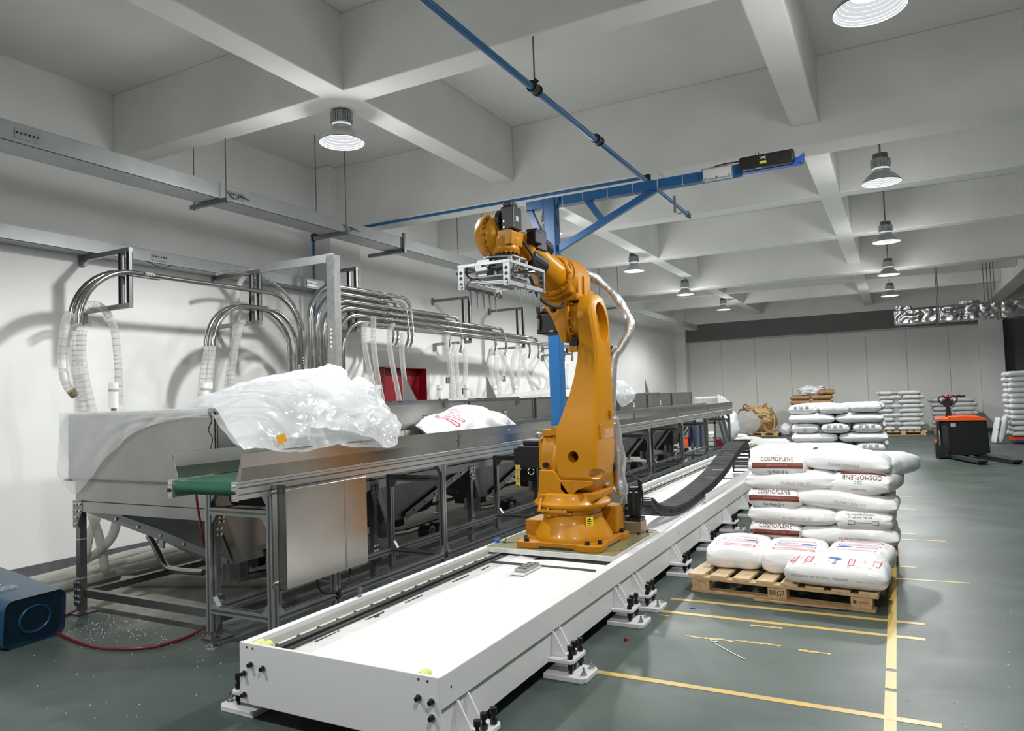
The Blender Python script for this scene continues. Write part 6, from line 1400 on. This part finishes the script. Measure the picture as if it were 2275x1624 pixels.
project(lf, [('ink', rot90(txt('Topland', .03, wide=.13), (0.02, 0), 1))], (0, 0, -.3), (1, 0, 0), (0, 1, 0), (0, 0, 1), off=.003); project(lf, [('ink', rot90(txt('Topland', .03, wide=.13), (0.02, 0), 1))], (0, -.4, .03), (1, 0, 0), (0, 0, 1), (0, 1, 0), off=.003)

# --- kraft sacks, bulk bag
kp = pallet('pallet under the brown kraft sacks by the back wall', 0, 1.25, 0, 1.0, .135, (-3.05, 24.55), 0, boards=7)
for k in range(7):
    for i in range(2):
        top = k == 6
        if not top or i >= 0:
            sack('kraft_sack', '%s kraft paper sack in the %s layer by the back wall' % (('left', 'right')[i], ['bottom', 'second', 'third', 'fourth', 'fifth', 'sixth', 'seventh'][k]), sack_mesh(.64, .45, .165, 70+k*2+i, pu=6, nx=14, na=14, lump=.02), 'kraft', (-2.75+i*.63, 24.95, .137+k*.160), (0, 0, .05*(i-.5)), 'kraft sacks by the back wall')
sack('kraft_sack', 'crumpled kraft sack lying on top of the others, right', sack_mesh(.50, .42, .16, 90, pu=4, nx=18, na=16, lump=.05), 'kraft', (-1.98, 24.9, 1.255), (0, 0, .2), 'kraft sacks by the back wall')
def blob(c, r, seed, amp=.25, n=22, m=28, crush=1.0):
    vs = []; o = Vector((seed, seed*2, seed*3))
    for i in range(n+1):
        t = PI*i/n
        for k in range(m):
            a = 2*PI*k/m; d = Vector((math.sin(t)*math.cos(a), math.sin(t)*math.sin(a), math.cos(t)))
            f = 1 + amp*(abs(noise.noise(d*2.3+o))*1.6-.35) + amp*.5*(abs(noise.noise(d*5.1+o))*1.4-.3)
            vs.append(Vector(c) + Vector((d.x*r[0], d.y*r[1], d.z*r[2]))*f)
    return MB().add(vs, [(i*m+k, i*m+(k+1) % m, (i+1)*m+(k+1) % m, (i+1)*m+k) for i in range(n) for k in range(m)])
tag(blob((-2.45, 24.9, 1.40), (.36, .22, .15), 5, .5).build('crumpled_sack', 'bag', smooth='all'), 'crumpled empty white sack on top of the kraft sacks', 'sack')
pallet('pallet under the big brown bulk bag', 0, .95, 0, 1.0, .13, (-4.30, 24.1), 0, boards=6)
bbg = thing('bulk_bag', 'big slumped brown bulk bag with open crumpled top and rope loops', 'bulk bag', (-4.05, 24.6, .135))
bv = []; n, m = 26, 44
for i in range(n+1):
    t = i/n
    for k in range(m):
        a = 2*PI*k/m; rr = (.62*(math.sin(PI*min(1, .18+t*.72)))**.6) if t < .8 else .62*(math.sin(PI*(.18+.8*.72)))**.6*(1-.15*(t-.8)/.2)
        q = 1+.10*noise.noise(Vector((math.cos(a)*1.6, math.sin(a)*1.6, t*2.5)))
        if t > .72: q += .20*(t-.72)/.28*noise.noise(Vector((math.cos(a)*4, math.sin(a)*4, t*6)))
        z = .137 + .66*t + (.16*(t-.72)/.28*abs(noise.noise(Vector((math.cos(a)*2.2+5, math.sin(a)*2.2, 1))))*2.2 if t > .72 else 0)
        bv.append((-4.05+rr*q*math.cos(a), 24.62+rr*.72*q*math.sin(a), z))
part('bag_body', 'kraft', bbg, MB().add(bv, [(i*m+k, i*m+(k+1) % m, (i+1)*m+(k+1) % m, (i+1)*m+k) for i in range(n) for k in range(m)]), smooth='all')
part('inner_top', 'kraftl', bbg, blob((-3.85, 24.35, .72), (.26, .22, .18), 9, .55), smooth='all'); part('inner_top', 'kraftl', bbg, blob((-4.15, 24.5, .84), (.36, .22, .10), 12, .6), smooth='all')
part('torn_flap', 'kraftl', bbg, blob((-3.72, 24.25, .52), (.16, .10, .14), 19, .6), smooth='all')
part('rope_loop', 'kraftl', bbg, MB().tube(smoothpath([(-3.62, 24.25, .62), (-3.50, 24.12, .66), (-3.46, 24.06, .45), (-3.50, 24.04, .24), (-3.66, 24.06, .15), (-3.78, 24.1, .28)], 5), .018, 8), smooth='all')
part('strap', 'brown', bbg, MB().tube(smoothpath([(-4.45, 24.3, .72), (-4.42, 24.28, .96), (-4.37, 24.26, 1.02), (-4.28, 24.28, .94)], 5), .016, 6).tube(smoothpath([(-3.86, 24.3, .84), (-3.80, 24.28, .95), (-3.74, 24.26, 1.0)], 4), .014, 6).tube(smoothpath([(-4.62, 24.3, .72), (-4.50, 24.2, .86), (-4.40, 24.2, .80)], 4), .014, 6), smooth='all')
tag(blob((-4.28, 24.0, .44), (.40, .16, .36), 21, .22).build('film_ball', 'wrap', smooth='all'), 'ball of clear stretch film in front of the brown bulk bag', 'plastic film')
tag(blob((-3.17, 24.25, .19), (.17, .16, .20), 33, .3).build('rubbish_bag', 'bag2', smooth='all'), 'small white plastic bag on the floor right of the bulk bag', 'bag')

# --- things beyond the conveyor's far end
for i, (z, x, L, lb) in enumerate(((.02, -4.1, 1.25, 'lowest layer of the white sack pile on the floor'), (.10, -4.45, 1.2, 'middle white sack of the floor pile'), (.17, -4.65, 1.1, 'top white sack of the floor pile'))):
    sack('empty_sacks', lb, sack_mesh(L, .5, .13, 80+i, pu=4, nx=20, na=16, lump=.035), 'bag', (x, 21.6, z), (0, .02, .1*i), 'pile of white sacks on the floor', 'sack')
dr = thing('wrapped_drum', 'steel drum wrapped in clear film beyond the conveyor', 'drum', (-4.15, 17.9, 0))
part('barrel', 'steel', dr, MB().lathe([(.75, .26), (1.30, .26), (1.31, .27), (1.325, .27)], (-4.15, 17.9, 0), 36), smooth=True); part('film', 'wrap', dr, MB().lathe([(.95, .275), (1.34, .285), (1.36, .25)], (-4.15, 17.9, 0), 30, cap=False), smooth=True); part('stand', 'steeld', dr, MB().box(-4.4, -4.36, 17.66, 17.70, 0, .75).box(-3.94, -3.9, 17.66, 17.70, 0, .75).box(-4.4, -3.9, 17.66, 18.1, .70, .75))
tag(blob((-3.95, 19.2, .56), (.32, .25, .42), 41, .2).build('plastic_bag', 'bag2', smooth='all'), 'large bulging white plastic bag behind the end of the conveyor', 'bag')
tag(blob((-4.1, 19.2, 1.15), (.24, .18, .20), 44, .35).build('film_bundle', 'wrap', smooth='all'), 'bundle of film above the white plastic bag', 'plastic film')
tb_ = thing('platform_stand', 'grey steel stand with slanted legs behind the conveyor end', 'stand', (-4.2, 18.6, 0))
for a, b in (((-3.98, 18.4, .85), (-3.80, 18.4, 0)), ((-4.5, 18.4, .85), (-4.5, 18.4, 0)), ((-3.98, 18.9, .85), (-3.8, 18.9, 0)), ((-4.5, 18.9, .85), (-4.5, 18.9, 0))): part('leg', 'bracket', tb_, MB().bar(a, b, .06, .06))
part('top', 'bracket', tb_, MB().box(-4.55, -3.95, 18.35, 18.95, .85, .90))
bd = thing('blue_barrel', 'deep blue plastic barrel seen under the conveyor', 'barrel', (-4.85, 19.8, 0))
part('shell', 'bluebr', bd, MB().lathe([(.0, .24), (.05, .26), (.75, .26), (.80, .22)], (-4.85, 19.8, 0), 28), smooth=True); bd.children[0].data.materials[0] = mat('deep_blue_plastic', (.005, .02, .16), .35)
for x, y, lb in ((-5.2, 19.6, 'small orange-red crate left of the blue barrel'), (-4.35, 19.9, 'small dark red crate right of the blue barrel')): tag(MB().box(x-.1, x+.12, y, y+.2, 0, .25).box(x-.12, x+.14, y-.02, y+.22, .22, .25).build('plastic_crate', 'redbox' if x > -5 else 'orange', bevel=.006), lb, 'crate')
tag(blob((-4.35, 15.2, .15), (.42, .3, .19), 47, .3).build('rubbish_heap', 'bag', smooth='all'), 'white plastic sack heap on the floor seen through the conveyor legs', 'bag')
for x, lb in ((-4.02, 'tall brown bottle in front of the white heap'), (-3.96, 'short brown bottle in front of the white heap')):
    tag(MB().lathe([(0, .022), (.20 if x < -4 else .12, .022), (.24 if x < -4 else .16, .010), (.27 if x < -4 else .18, .010)], (x, 14.6, 0), 12).build('bottle', 'brown', smooth=True), lb, 'bottle')

# --- electric pallet truck
jk = thing('electric_pallet_truck', 'black electric pallet truck with orange hood and looped handle', 'pallet truck', (1.05, 16.9, 0))
bodyp = [(.68, .76), (1.50, .76), (1.525, .10), (.90, .10), (.72, .12), (.64, .30)]
part('battery_cover', 'jackblk', jk, MB().prism([(.86, .06), (.88, .745), (1.50, .745), (1.535, .12), (1.30, .07)], 'Y', 16.66, 17.25), bevel=.012)
part('front_cover', 'blkm', jk, MB().prism([(.655, .08), (.665, .745), (.72, .745), (.74, .05)], 'Y', 16.62, 17.28), bevel=.01); part('side_recess', 'slot', jk, MB().box(.74, .86, 16.72, 17.2, .10, .745))
part('corner_post', 'blkm', jk, MB().box(.845, .875, 16.64, 16.70, .05, .745), bevel=.004); part('bumper', 'blkm', jk, MB().prism([(.62, .05), (.62, .30), (.66, .33), (.74, .33), (.90, .10), (.90, .02), (.66, .02)], 'Y', 16.64, 17.28), bevel=.008)
part('bumper_cap', 'orange', jk, MB().box(.615, .66, 16.68, 16.80, .30, .37), bevel=.008)
hd = [(.655, .745), (.655, .80), (.70, .805), (.80, .79), (.84, .765), (.90, .76), (.86, .80), (.84, .82), (.90, .835), (1.15, .84), (1.35, .825), (1.47, .79), (1.52, .765), (1.51, .745)]
part('hood', 'orange', jk, MB().prism([(.655, .745), (.655, .80), (.70, .808), (.83, .80), (.88, .838), (1.15, .845), (1.35, .83), (1.47, .795), (1.52, .765), (1.51, .745)], 'Y', 16.62, 17.28), bevel=.014, smooth=True)
part('sticker', 'grey', jk, MB().box(.90, .99, 16.655, 16.659, .63, .70))
vm = MB(); text_on(vm, 'HANGCHA', (.70, 16.615, .42), (0, 0, -1), (1, 0, 0), .022, .30); part('lettering', 'pvc', jk, vm)
part('tiller', 'blkm', jk, MB().prism([(.83, .82), (.945, .82), (.925, 1.02), (.99, 1.12), (.97, 1.18), (.80, 1.18), (.78, 1.12), (.85, 1.02)], 'Y', 16.86, 16.93), bevel=.012)
part('handle_loop', 'blk', jk, MB().tube(smoothpath([(.86, 16.88, 1.04), (.76, 16.88, 1.10), (.73, 16.88, 1.17), (.75, 16.88, 1.22), (.82, 16.88, 1.235), (.86, 16.88, 1.20), (.89, 16.88, 1.235), (.92, 16.88, 1.20), (.96, 16.88, 1.235), (1.03, 16.88, 1.22), (1.05, 16.88, 1.17), (1.02, 16.88, 1.10), (.92, 16.88, 1.04)], 5), .014, 10), smooth='all')
part('handle_pad', 'red', jk, MB().box(.79, .84, 16.85, 16.87, 1.14, 1.175).box(.93, .98, 16.85, 16.87, 1.14, 1.175), bevel=.006); part('stop_button', 'red', jk, MB().lathe([(1.225, .028), (1.265, .028), (1.275, .018)], (.89, 16.88, 0), 16), smooth=True); part('key_head', 'blk', jk, MB().box(.86, .92, 16.86, 16.90, 1.15, 1.225), bevel=.006)
part('neck', 'blkm', jk, MB().cyl((.89, 16.89, .80), (.89, 16.89, 1.0), .035, 12))
for (x0, y0, x1, y1) in ((.90, 16.62, 1.30, 15.45), (1.35, 16.9, 1.84, 15.62)):
    f = part('fork', 'blkm', jk, MB().bar((x0, y0, .065), (x1, y1, .055), .17, .05), bevel=.006); part('fork_wear', 'steeld', f, MB().bar(Vector((x0, y0, .091)).lerp(Vector((x1, y1, .081)), .15), Vector((x0, y0, .091)).lerp(Vector((x1, y1, .081)), .97), .13, .002))
    part('roller', 'rubber', f, MB().cyl(Vector((x1, y1, .04))+Vector((-.08, .06, 0)), Vector((x1, y1, .04))+Vector((.04, .1, 0)), .037, 14))
part('wheel', 'rubber', jk, MB().cyl((.70, 16.75, .06), (.78, 16.75, .06), .06, 18).cyl((1.1, 17.0, .08), (1.2, 17.0, .08), .08, 18))

# --- foil duct
du = thing('foil_duct', 'air duct wrapped in silver foil hanging at the right under the beams', 'duct', (1.6, 19.6, 2.9))
def foilbox(x0, x1, y0, y1, z0, z1, nx, seed):
    sec = []; per = []
    for t in range(10): per.append((y0, z0+(z1-z0)*t/10))
    for t in range(8): per.append((y0+(y1-y0)*t/8, z1))
    for t in range(10): per.append((y1, z1-(z1-z0)*t/10))
    for t in range(8): per.append((y1-(y1-y0)*t/8, z0))
    rows = []
    for i in range(nx+1):
        x = x0+(x1-x0)*i/nx; sq = 1 - (.10 if i in (0, nx) else 0)
        row = []
        for y, z in per:
            cy0, cz0 = (y0+y1)/2, (z0+z1)/2; d = .030*(abs(noise.noise(Vector((x*4.5, y*6, z*6+seed))))*2-.5) + .012*noise.noise(Vector((x*14, y*14, z*14)))
            dy, dz = (y-cy0)*sq, (z-cz0)*sq; v = Vector((0, dy, dz)).normalized()
            row.append(Vector((x, cy0+dy, cz0+dz)) + v*d)
        row.append(row[0].copy()); rows.append(row)
    mb = MB().grid(rows); k = len(mb.v); n = len(rows[0]); mb.f.append(tuple(range(n-1))); mb.f.append(tuple(range((nx)*n, (nx)*n+n-1))); return mb
part('duct_section', 'foil', du, foilbox(.03, .93, 19.5, 20.1, 2.95, 3.27, 40, 0), smooth='all'); part('duct_section', 'foil', du, foilbox(.95, 2.15, 19.5, 20.1, 2.95, 3.30, 50, 5), smooth='all'); part('duct_section', 'foil', du, foilbox(2.16, 6.0, 19.48, 20.12, 2.93, 3.32, 100, 9), smooth='all')
part('top_branch', 'foil', du, foilbox(.08, .42, 19.6, 20.0, 3.27, 3.37, 14, 12), smooth='all'); part('top_branch', 'foil', du, foilbox(1.40, 1.78, 19.6, 20.0, 3.30, 3.38, 14, 15), smooth='all')
for x in (.94, 2.155): part('strap', 'bracket', du, MB().box(x-.012, x+.012, 19.47, 19.485, 2.92, 3.30).box(x-.012, x+.012, 19.47, 20.13, 2.91, 2.925))
for x in (.925, .955, 1.86, 1.93, 2.0, 2.06): part('hanger_rod', 'steeld', du, MB().cyl((x, 19.46, 3.25), (x, 19.46, ZC), .010, 6))
dp = MB()
for x, z in ((.30, 3.15), (.62, 3.02), (.78, 3.19), (1.15, 3.17), (1.38, 3.02), (1.72, 3.10), (2.4, 3.16), (2.9, 3.05), (.14, 2.99)):
    text_on(dp, '保温材料', (x, 19.455, z), (1, 0, 0), (0, 0, 1), .035, .16); text_on(dp, '铝箔', (x, 19.455, z-.045), (1, 0, 0), (0, 0, 1), .03, .08); dp.cyl((x, 19.455, z-.085), (x, 19.453, z-.085), .018, 10)
part('print', 'navy', du, dp)
duct_plane = None

# ================================================================== SACK AND FILM ON THE CONVEYOR
ws = sack('printed_sack', 'half empty printed white sack slumped on the conveyor', sack_mesh(.84, .50, .27, 101, pu=3.2, ew=.7, nx=34, na=30, lump=.05, wr=.02, flat=2.2), 'bag', (-3.66, 5.80, 1.12), (.50, -.16, 1.35))
project(ws, [('red', framegrid(.26, .034, .006, (0, .10))), ('redl', txt('بلاستيكية', .016, (0, .10), wide=.14)), ('navy', txt('Borouge', .028, (-.02, .03), wide=.12)), ('red', framegrid(.20, .03, .006, (.02, -.03))), ('red', framegrid(.26, .03, .009, (0, -.10))), ('inkg', framegrid(.014, .012, .003, (-.15, 0))), ('inkg', framegrid(.014, .012, .003, (-.16, -.08))), ('inkg', framegrid(.014, .012, .003, (.16, .05)))], (-.12, -.05, .6), (.1, -1, 0), (1, .1, 0), (.0, .25, -1))
sack('printed_sack', 'crumpled white end of a second sack behind the slumped one on the conveyor', sack_mesh(.60, .46, .27, 103, pu=3.5, ew=.7, nx=26, na=24, lump=.05, wr=.02, flat=2.2), 'bag', (-3.66, 6.25, 1.10), (.2, .05, 1.5))
def ridge(p, f=1.0):
    a = 0; s = 1
    for k in range(4):
        a += s*(1-abs(noise.noise(p*f))*2.4); f *= 2.0; s *= .42; p = p + Vector((.13, .07, .11))*noise.noise(p*1.3)*2
    return a-1
def heap(rows, name, label, m, amp, nu=110, nv=80, seed=0, freq=2.2):
    R = [smoothpath(r, 12) for r in rows]
    def samp(P, t): q = t*(len(P)-1); i = min(int(q), len(P)-2); return P[i].lerp(P[i+1], q-i)
    grid = []
    cols = []
    for j in range(nu+1):
        pts = [samp(P, j/nu) for P in R]; cols.append(smoothpath(pts, 12))
    out = []
    for i in range(nv+1):
        row = []
        for j in range(nu+1):
            p = samp(cols[j], i/nv)
            row.append(p)
        out.append(row)
    # push along the local normal with creased noise
    res = []
    for i in range(nv+1):
        row = []
        for j in range(nu+1):
            a = out[i][min(j+1, nu)]-out[i][max(j-1, 0)]; b = out[min(i+1, nv)][j]-out[max(i-1, 0)][j]; n = a.cross(b)
            n = n.normalized() if n.length > 1e-9 else Vector((0, 0, 1))
            if n.dot(Vector((.5, -.6, .6))) < 0: n = -n
            p = out[i][j]; s = min(1, min(j, nu-j)/6+.35)
            row.append(p + n*amp*s*ridge(p+Vector((seed, seed, 0)), freq))
        res.append(row)
    return tag(MB().grid(res).build(name, m, smooth='all'), label, 'plastic film')
heap([[at(540, 992, X=-3.27), at(600, 998, X=-3.26), at(680, 996, X=-3.26), at(760, 988, X=-3.26), at(830, 990, X=-3.26), at(872, 994, X=-3.27), at(884, 975, X=-3.30)],
      [at(510, 955, X=-3.42), at(590, 950, X=-3.36), at(680, 955, X=-3.34), at(760, 945, X=-3.34), at(830, 950, X=-3.34), at(868, 958, X=-3.36), at(886, 945, X=-3.40)],
      [at(490, 925, X=-3.75), at(580, 905, X=-3.66), at(670, 908, X=-3.62), at(750, 900, X=-3.62), at(815, 905, X=-3.62), at(862, 915, X=-3.66), at(882, 922, X=-3.70)],
      [at(470, 897, X=-4.15), at(560, 872, X=-4.05), at(650, 862, X=-4.0), at(735, 862, X=-4.0), at(795, 872, X=-4.0), at(838, 890, X=-4.0), at(855, 905, X=-4.0)],
      [at(452, 884, X=-4.55), at(540, 856, X=-4.5), at(640, 835, X=-4.45), at(725, 826, X=-4.4), at(770, 842, X=-4.3), at(800, 862, X=-4.2), at(826, 880, X=-4.15)],
      [at(445, 880, X=-4.75), at(540, 851, X=-4.75), at(640, 829, X=-4.7), at(718, 818, X=-4.7), at(756, 818, X=-4.6), at(772, 846, X=-4.45), at(800, 868, X=-4.35)],
      [Vector((-4.9, 3.7, 1.50)), Vector((-4.95, 4.2, 1.51)), Vector((-4.95, 4.8, 1.52)), Vector((-4.9, 5.3, 1.53)), Vector((-4.8, 5.5, 1.52)), Vector((-4.6, 5.6, 1.52)), Vector((-4.4, 5.55, 1.52))]],
     'crumpled_film', 'big crumpled heap of milky plastic film thrown over the near hopper and conveyor', 'film', .040, nu=200, nv=140, seed=3, freq=1.7)
heap([[at(690, 948, X=-3.31), at(760, 958, X=-3.25), at(830, 976, X=-3.22), at(862, 992, X=-3.22), at(886, 984, X=-3.24)],
      [at(700, 905, X=-3.5), at(770, 905, X=-3.42), at(830, 915, X=-3.36), at(868, 930, X=-3.33), at(890, 948, X=-3.34)],
      [at(735, 880, X=-3.8), at(775, 868, X=-3.75), at(815, 872, X=-3.7), at(850, 885, X=-3.65), at(880, 930, X=-3.62)],
      [at(765, 870, X=-4.1), at(785, 845, X=-4.1), at(800, 836, X=-4.08), at(820, 845, X=-4.05), at(850, 895, X=-3.95)]],
     'crumpled_film', 'peaked bunch of crumpled film at the right end of the film heap', 'film', .042, nu=110, nv=90, seed=11, freq=2.2)
# thin sheet lying over the hopper with a flap hanging down its end panel
r1 = []
for i in range(27):
    row = []
    for j in range(61):
        x = -5.64 + 1.66*j/60; u = j/60; s = i/26
        drop = .06+.34*math.exp(-((u-.10)/.16)**2) + .30*math.exp(-((u-.30)/.2)**2)*.55 + .16*max(0, 1-u*1.15)
        z = 1.496 - drop*s + .0*u; y = 3.244 - .012 - .02*s*abs(math.sin(u*17+s*2)) - .010*noise.noise(Vector((x*6, s*4, 2)))
        row.append((x, y, z))
    r1.append(row)
top = []
for i in range(20):
    top.append([(-5.64+1.66*j/60, 4.9-(4.9-3.232)*i/19, 1.498+.008*noise.noise(Vector((j*.15, i*.3, 0)))+(.0)) for j in range(61)])
tag(MB().grid(top[:-1]+[[(x, y, z) for x, y, z in r1[0]]]+r1[1:]).build('film_sheet', 'filmc', smooth='all'), 'thin clear film sheet lying over the near hopper and hanging down its end', 'plastic film')
# corner flap beyond the left edge of the hopper
fl2 = []
for i in range(10):
    fl2.append([(-5.58-.10*math.sin(PI*i/9)*(1-j/8), 3.25+.32*j/8, 1.49-.33*i/9) for j in range(9)])
tag(MB().grid(fl2).build('film_flap', 'filmc', smooth='all'), 'small clear film flap hanging off the left corner of the near hopper', 'plastic film')
# tail of film draping from the hopper edge to the conveyor
heap([[at(470, 918, X=-3.96), at(500, 925, X=-3.90), at(545, 938, X=-3.80)], [at(490, 950, X=-3.85), at(525, 958, X=-3.75), at(575, 965, X=-3.6)], [at(520, 985, X=-3.6), at(560, 992, X=-3.5), at(620, 990, X=-3.4)]], 'film_drape', 'clear film drape running from the hopper edge to the conveyor guard', 'filmc', .02, nu=30, nv=30, seed=21)
o = tag(MB().prism([(0, 0), (.055, .02), (.04, .07), (-.012, .052)], 'Y', 0, .002).build('orange_tag', 'tag'), 'small orange-yellow tag on the conveyor guard below the film', 'tag'); a = at(626, 988, X=-3.262); o.location = a; o.rotation_euler = (0, 0, 1.2)
o.data.materials[0] = mat('orange_tag_paper', (.75, .38, .02), .5)
heap([[Vector((-3.93, 8.2, 1.50)), Vector((-3.93, 10, 1.52)), Vector((-3.93, 11.2, 1.50))], [Vector((-4.4, 8.0, 1.52)), Vector((-4.5, 10, 1.60)), Vector((-4.4, 11.5, 1.56))], [Vector((-5.3, 7.6, 1.50)), Vector((-5.3, 10, 1.54)), Vector((-5.3, 12.2, 1.50))]], 'film_cover', 'white film laid over the hoppers behind the blue post', 'film', .03, nu=50, nv=30, seed=31)
heap([[at(1372, 892, X=-3.90), at(1385, 904, X=-3.88), at(1408, 888, X=-3.90)], [at(1366, 868, X=-3.93), at(1388, 872, X=-3.90), at(1412, 874, X=-3.93)], [at(1362, 843, X=-4.1), at(1388, 847, X=-4.1), at(1400, 858, X=-4.1)], [at(1362, 856, X=-4.7), at(1380, 858, X=-4.7), at(1400, 866, X=-4.7)]], 'film_bulge', 'bulge of clear film hanging over the hopper edge right of the robot hose', 'film', .03, nu=40, nv=40, seed=41)
tag(MB().tube(smoothpath([at(465, 915, Y=3.22), at(470, 935, Y=3.22), at(463, 955, Y=3.22), at(472, 975, Y=3.22), at(466, 1000, Y=3.2)], 4), .004, 5).build('loose_cord', 'dark', smooth='all'), 'thin dark cord hanging beside the hopper corner', 'cord')

# ------------------------------------------------------------------ bin and red air hose
bn = thing('blue_bin', 'dark blue plastic bin lying on its side at the left edge', 'bin', (-5.3, 2.75, 0))
def rr(cx, cz, w, h, r=.05, n=5):
    out = []
    for qx, qz, a0 in ((1, 1, 0), (-1, 1, 90), (-1, -1, 180), (1, -1, 270)):
        for k in range(n+1):
            a = math.radians(a0+90*k/n); out.append((cx+qx*(w/2-r)+r*math.cos(a), cz+qz*(h/2-r)+r*math.sin(a)))
    return out
# axis from open mouth (left, outside the frame) to the closed base at the right
ax0 = Vector((-6.35, 2.66, .245)); ax1 = Vector((-5.06, 2.74, .165)); dd = (ax1-ax0).normalized(); sy = Vector((-dd.y, dd.x, 0)).normalized(); sz = dd.cross(sy)
sz = Vector((0, 0, 1)) - dd*dd.z; sz.normalize(); sy = sz.cross(dd)
rows = []
for t in (0, .02, .3, .6, .9, .985, 1.0):
    c = ax0.lerp(ax1, t); w = .56*(1-t)+.40*t; h = .46*(1-t)+.31*t
    rows.append([c + sy*p[0] + sz*p[1] for p in rr(0, 0, w, h, .06)])
mb = MB(); n = len(rows[0]); mb.add([p for r in rows for p in r], [(i*n+k, i*n+(k+1) % n, (i+1)*n+(k+1) % n, (i+1)*n+k) for i in range(len(rows)-1) for k in range(n)])
part('shell', 'bin', bn, mb, smooth=True)
c = ax1; lip = [c + sy*p[0] + sz*p[1] for p in rr(0, 0, .40, .31, .06)]; inn = [c - dd*.012 + sy*p[0] + sz*p[1] for p in rr(0, 0, .35, .26, .05)]
mb = MB(); mb.add(lip+inn, [(k, (k+1) % n, n+(k+1) % n, n+k) for k in range(n)] + [tuple(range(n, 2*n))]); part('base_rim', 'bini', bn, mb)
part('base_ring', 'bin', bn, MB().tube([c - dd*.008 + sy*(.10*math.cos(a)) + sz*(.085*math.sin(a)) for a in [2*PI*k/28 for k in range(29)]], .010, 6, caps=False), smooth='all')
bt_ = MB(); rt = dd; cc_ = ax0.lerp(ax1, .78) + sz*.178 - sy*.06
text_on(bt_, '工业桶', ax0.lerp(ax1, .52)+sz*.197-sy*.05, rt, sy, .06, .20); bt_.cyl(ax0.lerp(ax1, .73)+sz*.185-sy*.06, ax0.lerp(ax1, .73)+sz*.1852-sy*.06, .035, 16)
for k in range(5): text_on(bt_, '优质塑料制品', ax0.lerp(ax1, .81)+sz*.180-sy*(.12-.03*k), rt, sy, .014, .09)
lg_ = part('white_print', 'pvc', bn, bt_)
# seat the bin on the floor
mn = min(p.z for r in rows for p in r); bn.location.z -= mn
tag(MB().tube(smoothpath([at(436, 1088, Y=3.18), at(437, 1110, Y=3.18), at(443, 1150, Y=3.18), at(452, 1200, Y=3.18), at(470, 1250, Y=3.3)], 5) , .008, 8).build('air_hose', 'redhose', smooth='all'), 'dark red air hose hanging down inside the near conveyor leg', 'hose')
tag(MB().tube(smoothpath([(-5.55, 3.35, .012), (-5.42, 3.08, .012), (-5.25, 2.95, .012), (-4.92, 2.86, .012), (-4.5, 2.83, .012), (-4.22, 2.95, .012), (-4.16, 3.18, .012), (-4.20, 3.42, .03), (-4.1, 3.5, .06)], 8), .010, 8).build('air_hose', 'redhose', smooth='all'), 'dark red air hose curving over the floor in front of the hopper', 'hose')
# pellets spilled on the floor
pm = MB(); rp = random.Random(5)
for k in range(260):
    if k < 150: x, y = rp.gauss(-4.85, .28), rp.gauss(3.12, .14)
    elif k < 200: x, y = rp.uniform(-5, -3.2), rp.uniform(2.1, 3.4)
    else: x, y = rp.uniform(-.3, .9), rp.uniform(3.6, 6.5)
    r = .0035; pm.add([(x-r, y, .0005), (x+r, y, .0005), (x, y-r, .0005), (x, y+r, .0005), (x, y, r*2)], [(0, 2, 4), (2, 1, 4), (1, 3, 4), (3, 0, 4), (0, 3, 1, 2)])
tag(pm.build('spilled_pellets', 'pvc'), 'white plastic pellets scattered over the floor', 'pellets', kind='stuff')
